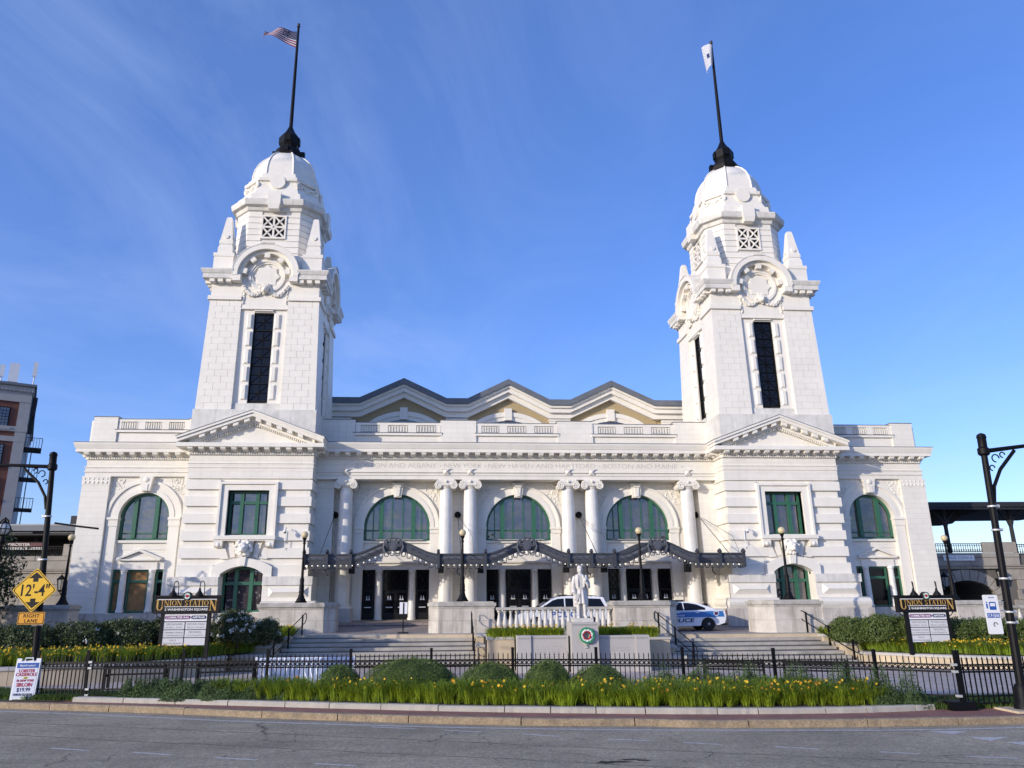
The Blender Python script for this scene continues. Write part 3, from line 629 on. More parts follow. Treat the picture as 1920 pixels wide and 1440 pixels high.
# ================================================================== PAVILIONS, WINGS, TOWERS (mirrored pairs)
RP = lambda a, n: list(range(n))
def side(s):
    T = Matrix.Translation((XT, 0, 0))
    def mb(): return MB(sx=s, T=T)
    # ---------------- pavilion
    w = mb()
    opening_wall(w, -3.47, 3.47, 1.3, 5.6, seg_pts(0, 1.18, 4.12, 4.54, 2.07), 43.82, 44.35)
    opening_wall(w, -3.47, 3.47, 5.6, 11.0, [(-1.16, 6.28), (-1.16, 8.81), (1.16, 8.81), (1.16, 6.28)], 43.82, 44.30)
    for q in (-1, 1): w.box(q*3.37-.1, q*3.37+.1, 43.84, 51, 1.3, 11.0)
    w.box(-3.4, 3.4, 44.95, 51, 1.3, 11.9)
    w.build('pavilion_wall', 'stone', ST)
    # courses: proud bands left and right of the windows
    def course(z0, z1, y, hw, xin, lab='stone_course'):
        for q in (-1, 1):
            c_ = mb()
            xa, xb = q*xin, q*hw
            lo, hi = min(xa, xb), max(xa, xb)
            ch = .035
            c_.prism([(y-.015, z0), (y-.015, z1-ch), (y+ch, z1), (43.83, z1), (43.83, z0)], 'x', lo, hi)
            xs_ = (q*hw-.12, q*hw) if q > 0 else (q*hw, q*hw+.12)
            c_.box(xs_[0], xs_[1], 43.8, 46.4, z0+.01, z1-.01)
            c_.build(lab, 'stone', ST)
    for z0, z1 in ((8.87, 9.42), (7.91, 8.46), (6.94, 7.48), (5.96, 6.50)): course(z0, z1, 43.68, 3.58, 1.64)
    for z0, z1 in ((4.99, 5.56),): course(z0, z1, 43.68, 3.60, 1.64 if False else 1.30)
    for z0, z1 in ((3.98, 4.62),): course(z0, z1, 43.68, 3.62, 1.66)
    # plain upper face
    u = mb(); u.box(-3.56, 3.56, 43.70, 46.4, 9.50, 10.12); u.box(-3.60, 3.60, 43.66, 46.4, 10.12, 10.16); u.box(-3.58, 3.58, 43.68, 46.4, 10.16, 10.36); u.box(-3.62, 3.62, 43.64, 46.4, 10.36, 10.40); u.box(-3.56, 3.56, 43.70, 46.4, 10.40, 10.88); u.build('pavilion_entablature', 'stonea', ST)
    # battered base
    for q in (-1, 1):
        b = mb(); xi = 1.62
        lo = lambda a, c_: (min(q*a, q*c_), max(q*a, q*c_))
        x0, x1 = lo(1.20, 3.95); b.box(x0, x1, 43.30, 46.4, 3.50, 3.97)
        b.build('base_band', 'ledge', ST)
        b = mb(); x0, x1 = lo(1.20, 3.90); b.box(x0, x1, 43.40, 46.4, 2.66, 3.50)
        b.build('base_course', 'stonea', ST)
        b = mb(); x0, x1 = lo(1.55, 3.75); b.pyr(x0, x1, 43.395, 43.18, 2.84, 3.41, .30); b.build('base_panel', 'stone', ST)
        b = mb(); b.prism([(43.38, 2.66), (43.10, 2.60), (42.96, 2.42), (42.98, 2.22), (43.10, 2.07), (46.4, 2.07), (46.4, 2.66)], 'x', *lo(1.22, 4.2)); b.tube([(q*4.0, 43.2, 2.33), (q*4.0, 46.4, 2.33)], .27, 10); b.build('base_torus', 'stonea', ST, True)
        b = mb(); x0, x1 = lo(1.22, 4.32); b.box(x0, x1, 43.02, 46.4, 1.1, 2.07); b.build('plinth', 'granite', ST)
    b = mb(); b.box(-1.25, 1.25, 43.2, 44.4, 1.1, 2.05); b.build('plinth', 'granite', ST)
    # square window
    f = mb()
    for x0, x1, z0, z1 in ((-1.64, -1.16, 6.22, 9.27), (1.16, 1.64, 6.22, 9.27), (-1.16, 1.16, 8.81, 9.27)): f.box(x0, x1, 43.62, 44.3, z0, z1)
    for x0, x1, z0, z1 in ((-1.66, -1.52, 6.22, 9.29), (1.52, 1.66, 6.22, 9.29), (-1.52, 1.52, 9.15, 9.29)): f.box(x0, x1, 43.52, 43.7, z0, z1)
    f.build('window_surround', 'stone', ST)
    b = mb(); b.box(-1.72, 1.72, 43.35, 44.3, 6.0, 6.22); b.box(-1.66, 1.66, 43.42, 44.3, 5.93, 6.0); b.build('window_sill', 'stone', ST)
    for q in (-1, 1):
        b = mb(); b.box(q*1.42-.23, q*1.42+.23, 43.42, 43.8, 5.74, 5.93); b.tube([(q*1.42-.215, 43.58, 5.72), (q*1.42+.215, 43.58, 5.72)], .17, 12); b.ball((q*1.42, 43.42, 5.72), .12, 8, 5, sy=.4); b.build('sill_bracket', 'stone', ST, True)
    def casement(x0, x1, z0, z1, y, trans, xm, arch=None):
        fr = mb(); t_ = .14
        fr.box(x0, x0+t_, y, y+.12, z0, z1); fr.box(x1-t_, x1, y, y+.12, z0, z1); fr.box(x0+t_, x1-t_, y, y+.12, z0, z0+.10); fr.box(x0+t_, x1-t_, y, y+.12, z1-.13, z1)
        fo = fr.build('casement_window', 'green', ST)
        m_ = mb()
        for x in xm: m_.box(x-.10, x+.10, y-.06, y+.12, z0+.1, z1-.13)
        m_.box(x0+t_, x1-t_, y-.04, y+.11, trans-.09, trans+.09); m_.build('mullion', 'green', fo)
        xs_ = [x0+t_]+list(xm)+[x1-t_]
        for a_, b_ in zip(xs_[:-1], xs_[1:]):
            for zz0, zz1 in ((z0+.1, trans-.05), (trans+.05, z1-.13)):
                sa = mb(); sa.box(a_+.09, b_-.09, y+.10, y+.12, zz0, zz1); sa.build('pane', 'glass', fo)
        return fo
    casement(-1.16, 1.16, 6.28, 8.81, 44.1, 8.14, (-.44, .44))
    # lower arched window with its surround
    a = mb(); P = seg_pts(0, 1.18, 4.12, 4.54, 2.07, 14); Q = seg_pts(0, 1.64, 4.50, 4.98, 3.97, 14)
    rs = []
    for (x, z), (x2, z2) in zip(P[1:-1], Q[1:-1]): rs.append([(x, 43.45, z), (x2, 43.45, z2), (x2, 44.0, z2), (x, 44.0, z)])
    a.rings(rs)
    for q in (-1, 1):
        a.prism([(q*1.18, 3.972), (q*1.64, 3.972), (q*1.64, 4.50), (q*1.18, 4.12)], 'y', 43.45, 44.0)
        l2, h2 = sorted((q*1.185, q*1.30)); a.box(l2, h2, 43.46, 44.3, 2.07, 3.97)
    a.build('arch_surround', 'stone', ST)
    for q in (-1, 1):   # stepped voussoir joints
        v = mb(); v.prism([(q*.62, 5.93), (q*.98, 5.93), (q*.74, 5.02), (q*.50, 5.05)], 'y', 43.66, 43.8); v.prism([(q*1.06, 5.56), (q*1.3, 5.56), (q*1.3, 4.93), (q*.86, 4.98)], 'y', 43.66, 43.8); v.build('voussoir', 'stone', ST)
    fo = casement(-1.18, 1.18, 2.07, 4.52, 44.16, 3.62, (-.42, .42))
    gl = mb(); gl.box(-1.2, 1.2, 44.36, 44.4, 2.0, 4.6); gl.build('blind', 'darkglass', fo)
    # lion keystone
    rnd = random.Random(3)
    k = mb(); k.prism([(-.52, 5.98), (.52, 5.98), (.30, 5.05), (-.30, 5.05)], 'y', 43.5, 43.8); k.build('keystone', 'stone', ST)
    k = mb(); k.prism([(-.20, 5.05), (.20, 5.05), (.15, 4.56), (-.15, 4.56)], 'y', 43.36, 43.8); k.build('keystone', 'stone', ST)
    h = mb(); h.ball((0, 43.35, 5.55), .27, 10, 8, sz=1.1); h.ball((0, 43.12, 5.42), .15, 8, 6); h.ball((0, 43.05, 5.47), .06, 6, 4)
    for q in (-1, 1): h.ball((q*.12, 43.14, 5.62), .07, 6, 4); h.ball((q*.10, 43.1, 5.36), .08, 6, 4); h.ball((q*.27, 43.35, 5.82), .09, 6, 4)
    for i in range(46):
        t = i/46*2*PI; r = .30+.20*rnd.random(); h.ball((r*math.sin(t), 43.42+.05*rnd.random(), 5.58+r*math.cos(t)*.9), .06+.055*rnd.random(), 6, 4)
    for i in range(10): h.ball((.24*(rnd.random()-.5)*2, 43.36, 5.20-.12*rnd.random()), .07, 6, 4)
    ho = remesh_obj('lion_mask', h, 'stone', .03, ST, 1)
    # pavilion cornice
    c = mb(); c.mould([(-3.56, 46.3), (-3.56, 43.70), (3.56, 43.70), (3.56, 46.3)], PROFP); c.build('pavilion_cornice', 'stone', ST)
    d = mb(); dentil_row(d, -3.6, 3.6, 43.64, 10.88, 11.0)
    for q in (-1, 1): dentil_row_y(d, 43.7, 46.2, q*3.62, 10.88, 11.0, q)
    tag(d.build('dentils', 'stone', ST), kind='stuff')
    for i in range(12): modillion((s*(XT-3.42+6.84*i/11), 43.58, 11.255), 0, (1, 1.05, 1))
    for q in (-1, 1):
        for y in (44.1, 44.75, 45.4): modillion((s*(XT+q*3.68), y, 11.255), (PI/2)*s*q, (1, 1.05, 1))
    # pediment
    tl = lambda x, o: 13.42-.372*abs(x)-o
    X1 = 4.22
    def rake(o0, o1, y0, y1, m_, name, xe=X1):
        r_ = mb()
        for q in (-1, 1): r_.prism([(0, tl(0, o0)), (q*xe, tl(xe, o0)), (q*xe, tl(xe, o1)), (0, tl(0, o1))], 'y', y0, y1)
        r_.build(name, m_, ST)
    rake(-.03, 0.0, 42.96, 47.5, 'roofgrey', 'pediment_flashing', 4.25)
    rake(0.002, .14, 42.98, 44.6, 'stone', 'raking_cornice'); rake(.14, .34, 43.06, 44.6, 'stone', 'raking_cornice', 4.16)
    rake(.34, .66, 43.48, 44.2, 'stone', 'raking_bed_mould', 3.6)
    r_ = mb(); r_.prism([(-4.1, 11.5), (4.1, 11.5), (4.1, tl(4.1, .1)), (0, tl(0, .1)), (-4.1, tl(4.1, .1))], 'y', 43.72, 47.4); r_.build('tympanum', 'stone', ST)
    for q in (-1, 1):
        for i in range(5):
            x = q*(.33+.62*i); m_ = mb(); z1 = lambda xx: tl(xx, .342)
            xa, xb = x-.15, x+.15
            m_.prism([(xa, z1(xa)), (xb, z1(xb)), (xb, z1(xb)-.20), (xa, z1(xa)-.20)], 'y', 43.12, 43.5); m_.build('modillion', 'stone', ST)
        d = mb()
        for i in range(24):
            x = q*(.10+.125*i); zt = tl(x, .665); d.box(x-.035, x+.035, 43.5, 43.73, zt-.12, zt)
        tag(d.build('dentils', 'stone', ST), kind='stuff')
    # ---------------- wing
    V = lambda: MB(sx=s)
    CX = 22.30
    w = V(); opening_wall(w, 19.3, 25.8, 1.3, 9.87, arch_pts(CX, 1.46+.0, 7.46, 1.3, 24), YW, YW+.55)
    w.box(25.55, 25.8, YW+.02, 60, 1.3, 11.0); w.box(19.3, 25.55, 46.5, 60, 1.3, 11.9)
    w.build('wing_wall', 'stonea', ST)
    for r0, r1, y in ((1.46, 1.70, YW-.10), (1.70, 1.95, YW-.06), (1.93, 2.2, YW-.14)):
        pass
    a = V(); ring_arch(a, CX, 7.46, 1.46, 1.75, YW-.09, YW+.2); ring_arch(a, CX, 7.46, 1.75, 2.05, YW-.05, YW+.2); ring_arch(a, CX, 7.46, 2.03, 2.2, YW-.13, YW+.2); a.build('archivolt', 'stone', ST)
    k = V(); k.prism([(CX-.24, 8.98), (CX+.24, 8.98), (CX+.40, 9.86), (CX-.40, 9.86)], 'y', YW-.34, YW+.2); k.ball((CX, YW-.34, 9.66), .17, 10, 6, sy=.5); k.box(CX-.13, CX+.13, YW-.38, YW-.3, 9.0, 9.4); k.build('keystone', 'stone', ST)
    for q in (-1, 1):
        im = V(); x = CX+q*1.78; im.box(x-.36, x+.36, YW-.16, YW+.3, 7.32, 7.46); im.box(x-.33, x+.33, YW-.10, YW+.3, 6.95, 7.32); im.box(x-.30, x+.30, YW-.06, YW+.3, 2.0, 6.95); im.build('impost_pier', 'stone', ST)
        sp = V()
        for i in range(90):
            u, v_ = random.random(), random.random(); x = 1.35+.80*u; z = 8.85+.9*v_
            if x*x+(z-7.46)**2 < 2.27**2: continue
            sp.ball((CX+q*x, YW-.01, z), .022+.045*random.random()**2, 6, 4, sy=.7, sz=.6+1.2*random.random())
        if sp.v: tag(sp.build('spandrel_relief', 'stone2', ST, True), kind='stuff')
    p = V(); p.box(24.45, 26.03, YW-.22, YW+.4, 2.0, 9.36); p.box(24.42, 26.06, YW-.25, YW+.4, 9.80, 9.87); p.build('wing_pilaster', 'stonea', ST)
    p = V(); p.box(24.43, 26.05, YW-.24, YW+.4, 9.36, 9.80)
    for i in range(6): p.ball((24.62+.25*i, YW-.25, 9.5), .08, 6, 4, sy=.4); p.ball((24.6+.26*i, YW-.25, 9.72), .06, 6, 4, sy=.5)
    p.build('pilaster_capital', 'stone2', ST)
    p = V(); p.box(19.3, 20.06, YW-.18, YW+.4, 2.0, 9.36); p.box(19.3, 20.12, YW-.22, YW+.4, 9.36, 9.87); p.build('wing_pilaster', 'stonea', ST)
    p = V(); p.box(24.35, 26.12, YW-.3, 60, 1.2, 2.05); p.box(19.3, 24.35, YW-.16, YW+.5, 1.2, 2.05); p.build('plinth', 'granite', ST)
    e = V(); e.box(19.3, 25.95, YW-.2, 60, 9.87, 10.12); e.box(19.3, 26.0, YW-.26, 60, 10.12, 10.16); e.box(19.3, 25.97, YW-.23, 60, 10.16, 10.38); e.box(19.3, 26.02, YW-.28, 60, 10.38, 10.43); e.box(19.3, 25.93, YW-.19, 60, 10.43, 10.88); e.build('entablature', 'stonea', ST)
    yc = YW-.19
    c = V(); c.mould([(19.3, yc), (25.93, yc), (25.93, 60)], [(o*.86, z) for o, z in PROF]); c.build('cornice', 'stone', ST)
    c = V(); c.mould([(19.3, yc), (25.93, yc), (25.93, 60)], [(o*.86, z) for o, z in FLASH]); c.build('cornice_flashing', 'roofgrey', ST)
    d = V(); dentil_row(d, 19.5, 25.9, yc-.05, 10.88, 11.0); dentil_row_y(d, yc, 56, 25.98, 10.88, 11.0, 1); tag(d.build('dentils', 'stone', ST), kind='stuff')
    for i in range(9): modillion((s*(20.55+.66*i), yc-.10, 11.255), 0, (1, .9, 1))
    for i in range(12): modillion((s*26.03, yc+.5+.66*i, 11.255), PI/2*s, (1, .9, 1))
    yp = YW+.12
    parapet_pier(24.55, 25.97, yp, s, 13.56)
    a = V(); a.box(25.9, 26.2, yp+.2, yp+10, 11.8, 13.38); a.build('parapet_pier', 'stonea', ST)
    parapet_run(20.3, 24.55, yp, s, 3, 6); parapet_pier(19.2, 20.3, yp+.03, s, 13.50)
    # wing arched window
    fr = V(); ring_arch(fr, CX, 7.46, 1.30, 1.455, YW+.28, YW+.4, 24); fr.box(CX-1.455, CX+1.455, YW+.28, YW+.4, 6.16, 6.28)
    for q in (-1, 1): fr.box(CX+q*1.375-.08, CX+q*1.375+.08, YW+.28, YW+.4, 6.2, 7.46)
    fo = fr.build('arched_window', 'green', ST)
    m_ = V()
    for x in (-.62, .62): m_.box(CX+x-.12, CX+x+.12, YW+.2, YW+.4, 6.28, 7.46+math.sqrt(1.34**2-x*x))
    m_.box(CX-1.3, CX+1.3, YW+.3, YW+.4, 6.52, 6.60); m_.build('mullion', 'green', fo)
    for a_, b_ in ((-1.32, -.62), (-.62, .62), (.62, 1.32)):
        g = V(); n = 6; g.prism([(CX+a_, 6.2)]+[(CX+a_+(b_-a_)*i/n, 7.46+math.sqrt(max(1.36**2-(a_+(b_-a_)*i/n)**2, 0))) for i in range(n+1)]+[(CX+b_, 6.2)], 'y', YW+.37, YW+.39); g.build('pane', 'glass', fo)
    p = V(); p.box(CX-1.46, CX+1.46, YW+.2, YW+.6, 5.6, 6.14); p.box(CX-1.46, CX+1.46, YW+.05, YW+.6, 6.0, 6.14); p.box(CX-1.46, CX+1.46, YW+.24, YW+.6, 4.5, 5.6); p.build('wing_panel', 'stonea', ST)
    # little pedimented window
    p = V(); p.box(CX-1.46, CX+1.46, YW+.12, YW+.6, 4.48, 4.86); p.box(CX-1.46, CX+1.46, YW+.05, YW+.6, 4.98, 5.08); p.box(CX-1.05, CX+1.05, YW+.02, YW+.6, 4.46, 4.88); p.box(CX-1.46, CX+1.46, YW+.1, YW+.6, 4.86, 4.98); p.build('window_entablature', 'stone', ST)
    p = V()
    for q in (-1, 1): p.prism([(CX, 5.64), (CX+q*1.24, 5.12), (CX+q*1.24, 5.0), (CX, 5.50)], 'y', YW-.14, YW+.4)
    p.box(CX-1.22, CX+1.22, YW-.12, YW+.4, 4.97, 5.06); p.prism([(CX-1.0, 5.06), (CX+1.0, 5.06), (CX, 5.48)], 'y', YW+.06, YW+.4); p.build('window_pediment', 'stone', ST)
    for x in (-.80, .80):
        c = V(); c.lathe([(.22, 2.07), (.22, 2.2), (.185, 2.26), (.18, 3.3), (.165, 4.30), (.2, 4.34), (.2, 4.47)], CX+x, YW+.1, 16); c.build('window_column', 'marble', ST, True)
    board = s < 0
    for x0, x1, gm in ((-1.46, -.97, 'darkglass'), (-.60, .60, 'plywood' if board else 'darkglass'), (.97, 1.46, 'plywood' if board else 'darkglass')):
        fr = V()
        for a_, b_, z0, z1 in ((x0, x0+.11, 2.07, 4.47), (x1-.11, x1, 2.07, 4.47), (x0+.11, x1-.11, 2.07, 2.17), (x0+.11, x1-.11, 4.35, 4.47), (x0+.11, x1-.11, 3.72, 3.88)): fr.box(CX+a_, CX+b_, YW+.22, YW+.36, z0, z1)
        fo = fr.build('transom_window', 'green', ST)
        for z0, z1 in ((2.17, 3.72), (3.88, 4.35)):
            g = V(); g.box(CX+x0+.11, CX+x1-.11, YW+.31, YW+.34, z0, z1); g.build('boarding' if gm == 'plywood' else 'pane', gm, fo)
    # ---------------- tower
    T2 = Matrix.Translation((XT, YT, 0))
    ZB, ZT = 13.57, 20.62
    half = lambda z: 3.51-(3.51-3.33)*(z-ZB)/(ZT-ZB)
    core = MB(sx=s, T=T2)
    core.frustum(0, 0, ZB-.1, 23.9, 2.98, 2.98, 2.9, 2.9)
    core.build('tower_core', 'joint', ST)
    bb = MB(sx=s, T=T2); bb.box(-3.60, 3.60, -3.20, 3.60, 11.6, 13.57); bb.prism([(-3.6, 13.44-.372*3.6), (0, 13.44), (3.6, 13.44-.372*3.6), (3.6, 13.57), (-3.6, 13.57)], 'y', -3.60, -3.19); bb.build('tower_base', 'ledge', ST)
    g_ = .015
    def pier_blocks(T, one_by_one):
        NC = 17; ch = (ZT-ZB)/NC
        bk_ = MB(sx=s, T=T)
        for q in (-1, 1):
            lo, hi = sorted((q*1.43, q*3.26)); bk_.frustum((lo+hi)/2, -3.1, ZB, ZT, (hi-lo)/2, .36, (hi-lo)/2, .19)
        bk_.build('block_backing', 'joint', ST)
        acc = MB(sx=s, T=T)
        for side_ in (-1, 1):
            for k_ in range(NC):
                z0 = ZB+ch*k_; hw = half(z0+ch/2); xi = 1.42
                L_ = hw-xi
                cuts = [0, .42, .80, 1] if k_ % 2 else [0, .22, .62, 1]
                if side_ < 0: pass
                for a_, b_ in zip(cuts[:-1], cuts[1:]):
                    xa, xb = side_*(hw-L_*a_), side_*(hw-L_*b_)
                    lo, hi = min(xa, xb), max(xa, xb)
                    last = (b_ == 1); first = (a_ == 0)
                    lo2, hi2 = lo+(0 if (side_ < 0 and first) or (side_ > 0 and last) else g_/2), hi-(0 if (side_ > 0 and first) or (side_ < 0 and last) else g_/2)
                    h0, h1 = half(z0), half(z0+ch)
                    t = MB(sx=s, T=T) if one_by_one else acc
                    vs = [(lo2, -h0, z0+g_/2), (hi2, -h0, z0+g_/2), (hi2, -h0+.32, z0+g_/2), (lo2, -h0+.32, z0+g_/2), (lo2, -h1, z0+ch), (hi2, -h1, z0+ch), (hi2, -h1+.32, z0+ch), (lo2, -h1+.32, z0+ch)]
                    t.add(vs, [(3,2,1,0),(4,5,6,7),(0,1,5,4),(1,2,6,5),(2,3,7,6),(3,0,4,7)])
                    if one_by_one: t.build('stone_block', 'stone', ST)
        if not one_by_one: tag(acc.build('stone_courses', 'stone', ST), kind='stuff')
    for k_ in range(4):
        T = T2 @ Matrix.Translation((0, 0, .004*(k_ % 2))) @ Matrix.Rotation(PI/2*k_, 4, 'Z')
        F = lambda: MB(sx=s, T=T)
        pier_blocks(T, k_ == 0)
        hm = lambda z: -half(z)
        # recessed window bay
        p = F(); p.box(-1.42, 1.42, -3.36, -3.2, 13.57, 14.0); p.build('tower_panel', 'ledge', ST)
        p = F()
        for q in (-1, 1): lo, hi = sorted((q*.6, q*1.42)); p.frustum((lo+hi)/2, -3.1, 14.0, 20.05, (hi-lo)/2, .18, (hi-lo)/2, .10)
        p.box(-.6, .6, -3.22, -3.0, 19.84, 20.05); p.box(-1.42, 1.42, -3.30, -3.0, 20.05, 21.9); p.box(-1.42, 1.42, -3.36, -3.0, 20.03, 20.09); p.build('tower_panel', 'stone', ST)
        fr = F(); wz0, wz1 = 14.15, 19.83; y = -3.16
        fr.box(-.62, -.54, y, y+.16, wz0, wz1); fr.box(.54, .62, y, y+.16, wz0, wz1); fr.box(-.62, .62, y, y+.16, wz0, wz0+.08); fr.box(-.62, .62, y, y+.16, wz1-.08, wz1)
        fo = fr.build('tower_window', 'black', ST)
        gr = F(); h_ = (wz1-wz0)/10
        gr.tube([(0, y+.05, wz0), (0, y+.05, wz1)], .022, 4)
        for i in range(1, 10): gr.tube([(-.56, y+.05, wz0+h_*i), (.56, y+.05, wz0+h_*i)], .022 if i % 2 else .04, 4)
        for i in range(5):
            z = wz0+2*h_*i
            for q in (-1, 1): gr.tube([(q*.56, y+.06, z+.02), (-q*.56, y+.06, z+2*h_-.02)], .018, 4)
        gr.build('grille', 'black', fo)
        g = F(); g.box(-.55, .55, y+.10, y+.13, wz0, wz1); g.build('pane', 'darkglass', fo)
        for i in range(5):
            z = wz0+.06+(wz1-wz0)/5*i
            for q in (-1, 1):
                lo, hi = sorted((q*.66, q*1.02)); p = F(); p.box(lo, hi, -3.27+.012*i, -3.0, z, z+.98); p.pyr(lo, hi, -3.27+.012*i, -3.375+.012*i, z, z+.98, .08); p.build('quoin', 'stone', ST)
        p = F(); p.box(-.6, .6, -3.22, -3.0, 19.86, 20.02); p.pyr(-.60, .60, -3.22, -3.34, 19.86, 20.02, .05); p.build('quoin', 'stone', ST)
        # belt, frieze, cornice
        for q in (-1, 1):
            p = F(); lo, hi = sorted((q*1.42, q*3.44)); p.box(lo, hi, -3.46, -3.0, 20.60, 20.86)
            lo, hi = sorted((q*1.42, q*3.30)); p.box(lo, hi, -3.32, -3.0, 20.86, 21.9)
            p.build('belt_course', 'stone', ST)
        for q in (-1, 1):
            p = F()
            path = [(q*1.95, -3.32), (q*3.32, -3.32)] if q > 0 else [(-3.32, -3.32), (-1.95, -3.32)]
            pr = [(0, 21.70), (.08, 21.72), (.12, 21.85), (.46, 21.90), (.46, 22.18), (.50, 22.22), (.58, 22.42), (.58, 22.50), (0, 22.56)]
            P = [Vector(v) for v in path]
            rs = []
            for x in (path[0][0], path[1][0]):
                corner = abs(x) > 3
                rs.append([((x+(math.copysign(o, x) if corner else 0)), -3.32-o, z) for o, z in pr])
            p.rings(rs)
            p.build('tower_cornice', 'ledge', ST)
        for q in (-1, 1):
            for i in range(3):
                x = q*(2.22+.50*i); m_ = F(); m_.box(x-.15, x+.15, -3.72, -3.3, 21.68, 21.88); m_.build('modillion', 'stone', ST)
        # arched pediment with roundel
        a = F(); ring_arch(a, 0, 22.2, 1.50, 1.72, -3.62, -2.6, 28, -.05, PI+.05); ring_arch(a, 0, 22.2, 1.70, 2.02, -3.86, -1.6, 28, -.06, PI+.06); a.build('arched_hood', 'stone', ST)
        a = F(); ring_arch(a, 0, 22.2, 2.021, 2.08, -3.88, -1.6, 28, 0, PI); a.build('hood_capping', 'ledge', ST)
        a = F(); a.box(-.42, .42, -3.91, -2.4, 24.215, 24.34); a.build('hood_crown', 'ledge', ST)
        for q in (-1, 1): lo, hi = sorted((q*1.49, q*2.01)); a = F(); a.box(lo, hi, -3.83, -2.95, 21.74, 22.12); a.build('hood_springer', 'stone', ST)
        a = F(); a.prism([(-1.6, 21.0)]+[(-1.6*math.cos(PI*i/20), 22.2+1.6*math.sin(PI*i/20)) for i in range(21)]+[(1.6, 21.0)], 'y', -3.24, -2.6); a.build('hood_panel', 'stone', ST)
        for q in (-2, -1, 0, 1, 2):
            t = PI/2+q*PI/4.6; m_ = MB(sx=s, T=T @ Matrix.Translation((1.33*math.cos(t), 0, 22.2+1.33*math.sin(t))) @ Matrix.Rotation(PI/2-t, 4, 'Y')); m_.box(-.17, .17, -3.66, -3.2, -.13, .16); m_.build('modillion', 'stone', ST)
        a = F(); ring_arch(a, 0, 22.25, .98, 1.14, -3.40, -3.2, 32, 0, 2*PI); ring_arch(a, 0, 22.25, .86, .98, -3.34, -3.2, 32, 0, 2*PI); a.build('roundel', 'stone', ST)
        a = F(); n = 8; a.prism([((.80 if i % 2 == 0 else .62)*math.cos(2*PI*i/16), 22.25+(.80 if i % 2 == 0 else .62)*math.sin(2*PI*i/16)) for i in range(16)], 'y', -3.34, -3.2); a.build('roundel_star', 'stone', ST)
        rnd = random.Random(5); h = F(); h.ball((0, -3.5, 21.32), .24, 10, 8, sz=1.1); h.ball((0, -3.68, 21.22), .13, 8, 6)
        for i in range(44): t = rnd.random()*2*PI; r = .22+.12*rnd.random(); h.ball((r*math.sin(t), -3.42, 21.36+r*math.cos(t)), .05+.04*rnd.random(), 6, 4)
        for q in (-1, 1):
            h.ball((q*.1, -3.68, 21.4), .06, 6, 4)
            for i in range(34):
                u = i/33; x = q*(.30+u*1.05); z = 21.12-.42*math.sin(PI*u*.85)+.55*u
                for j in range(5): h.ball((x+.10*(rnd.random()-.5), -3.34-.09*rnd.random(), z+.20*(rnd.random()-.5)), .045+.04*rnd.random(), 6, 4)
            for i in range(22): h.ball((q*(1.33+.12*(rnd.random()-.5)), -3.33, 21.65-.06*i), .055, 6, 4)
        tag(h.build('lion_garland', 'stone', ST, True), None)
        # octagon lattice + keystone block + disc on each main face
        yo = -2.62
        l = F(); l.box(-.80, -.70, yo-.05, yo+.1, 25.24, 26.86); l.box(.70, .80, yo-.05, yo+.1, 25.24, 26.86); l.box(-.81, .81, yo-.056, yo+.1, 25.215, 25.32); l.box(-.81, .81, yo-.056, yo+.1, 26.78, 26.885)
        l.box(-.06, .06, yo-.04, yo+.1, 25.3, 26.8); l.box(-.72, .72, yo-.04, yo+.1, 25.99, 26.11)
        for cx in (-.38, .38):
            for cz in (25.66, 26.44):
                for q in (-1, 1): l.tube([(cx-.33, yo+.0, cz-q*.36), (cx+.33, yo+.0, cz+q*.36)], .065, 4)
                l.ball((cx, yo, cz), .11, 6, 4)
        l.build('lattice', 'stone', ST)
        l = F(); l.box(-.72, .72, yo+.045, yo+.06, 25.3, 26.8); l.build('lattice_opening', 'signblack', ST)
        k = F(); k.box(-.42, .42, -3.14, -2.2, 27.5, 28.36); k.frustum(0, -2.9, 27.14, 27.5, .33, .2, .40, .26); k.build('attic_block', 'stone', ST)
        k = F(); k.tube([(0, -2.55, 29.45), (0, -2.2, 29.45)], .50, 20); k.build('disc', 'stone', ST)
        # scrolls on the cut corners of the drum
        Td = T @ Matrix.Rotation(PI/4, 4, 'Z'); k = MB(sx=s, T=Td)
        for q in (-1, 1):
            pts = []
            for i in range(16): t = i/15*1.6*2*PI; r = .26*(1-i/20); pts.append((q*(.62+r*math.sin(t)), -2.62, 29.25+r*math.cos(t)))
            k.tube(pts, .07, 5)
        for i in range(10): k.ball((-.5+.11*i, -2.6, 29.2+.12*math.sin(i)), .10, 6, 4)
        k.build('scroll_relief', 'stone', ST, True)
    # attic blocks at corners with obelisks
    at = MB(sx=s, T=T2); at.box(-3.06, 3.06, -3.06, 3.06, 22.5, 23.78); at.build('attic', 'stonea', ST)
    for qx in (-1, 1):
        for qy in (-1, 1):
            O_ = MB(sx=s, T=T2 @ Matrix.Translation((qx*2.76, qy*2.76, 0)))
            O_.box(-.60, .60, -.60, .60, 22.55, 23.55); O_.box(-.64, .64, -.64, .64, 23.55, 23.78); O_.box(-.46, .46, -.46, .46, 23.78, 24.2); O_.frustum(0, 0, 24.2, 24.5, .46, .46, .38, .38); O_.box(-.42, .42, -.42, .42, 24.5, 24.74); O_.frustum(0, 0, 24.74, 26.46, .39, .39, .17, .17); O_.frustum(0, 0, 26.46, 26.54, .17, .17, .12, .12)
            for k_ in range(4): 
                O2 = O_.T; O_.T = O2 @ Matrix.Rotation(PI/2*k_, 4, 'Z'); O_.tube([(0, -.43, 25.02), (0, -.30, 25.02)], .14, 10); O_.T = O2
            O_.build('obelisk', 'stone', ST)
    # octagonal belfry in courses
    def octo(a, f): 
        h = f*a
        return [(-h, -a), (h, -a), (a, -h), (a, h), (h, a), (-h, a), (-a, h), (-a, -h)]
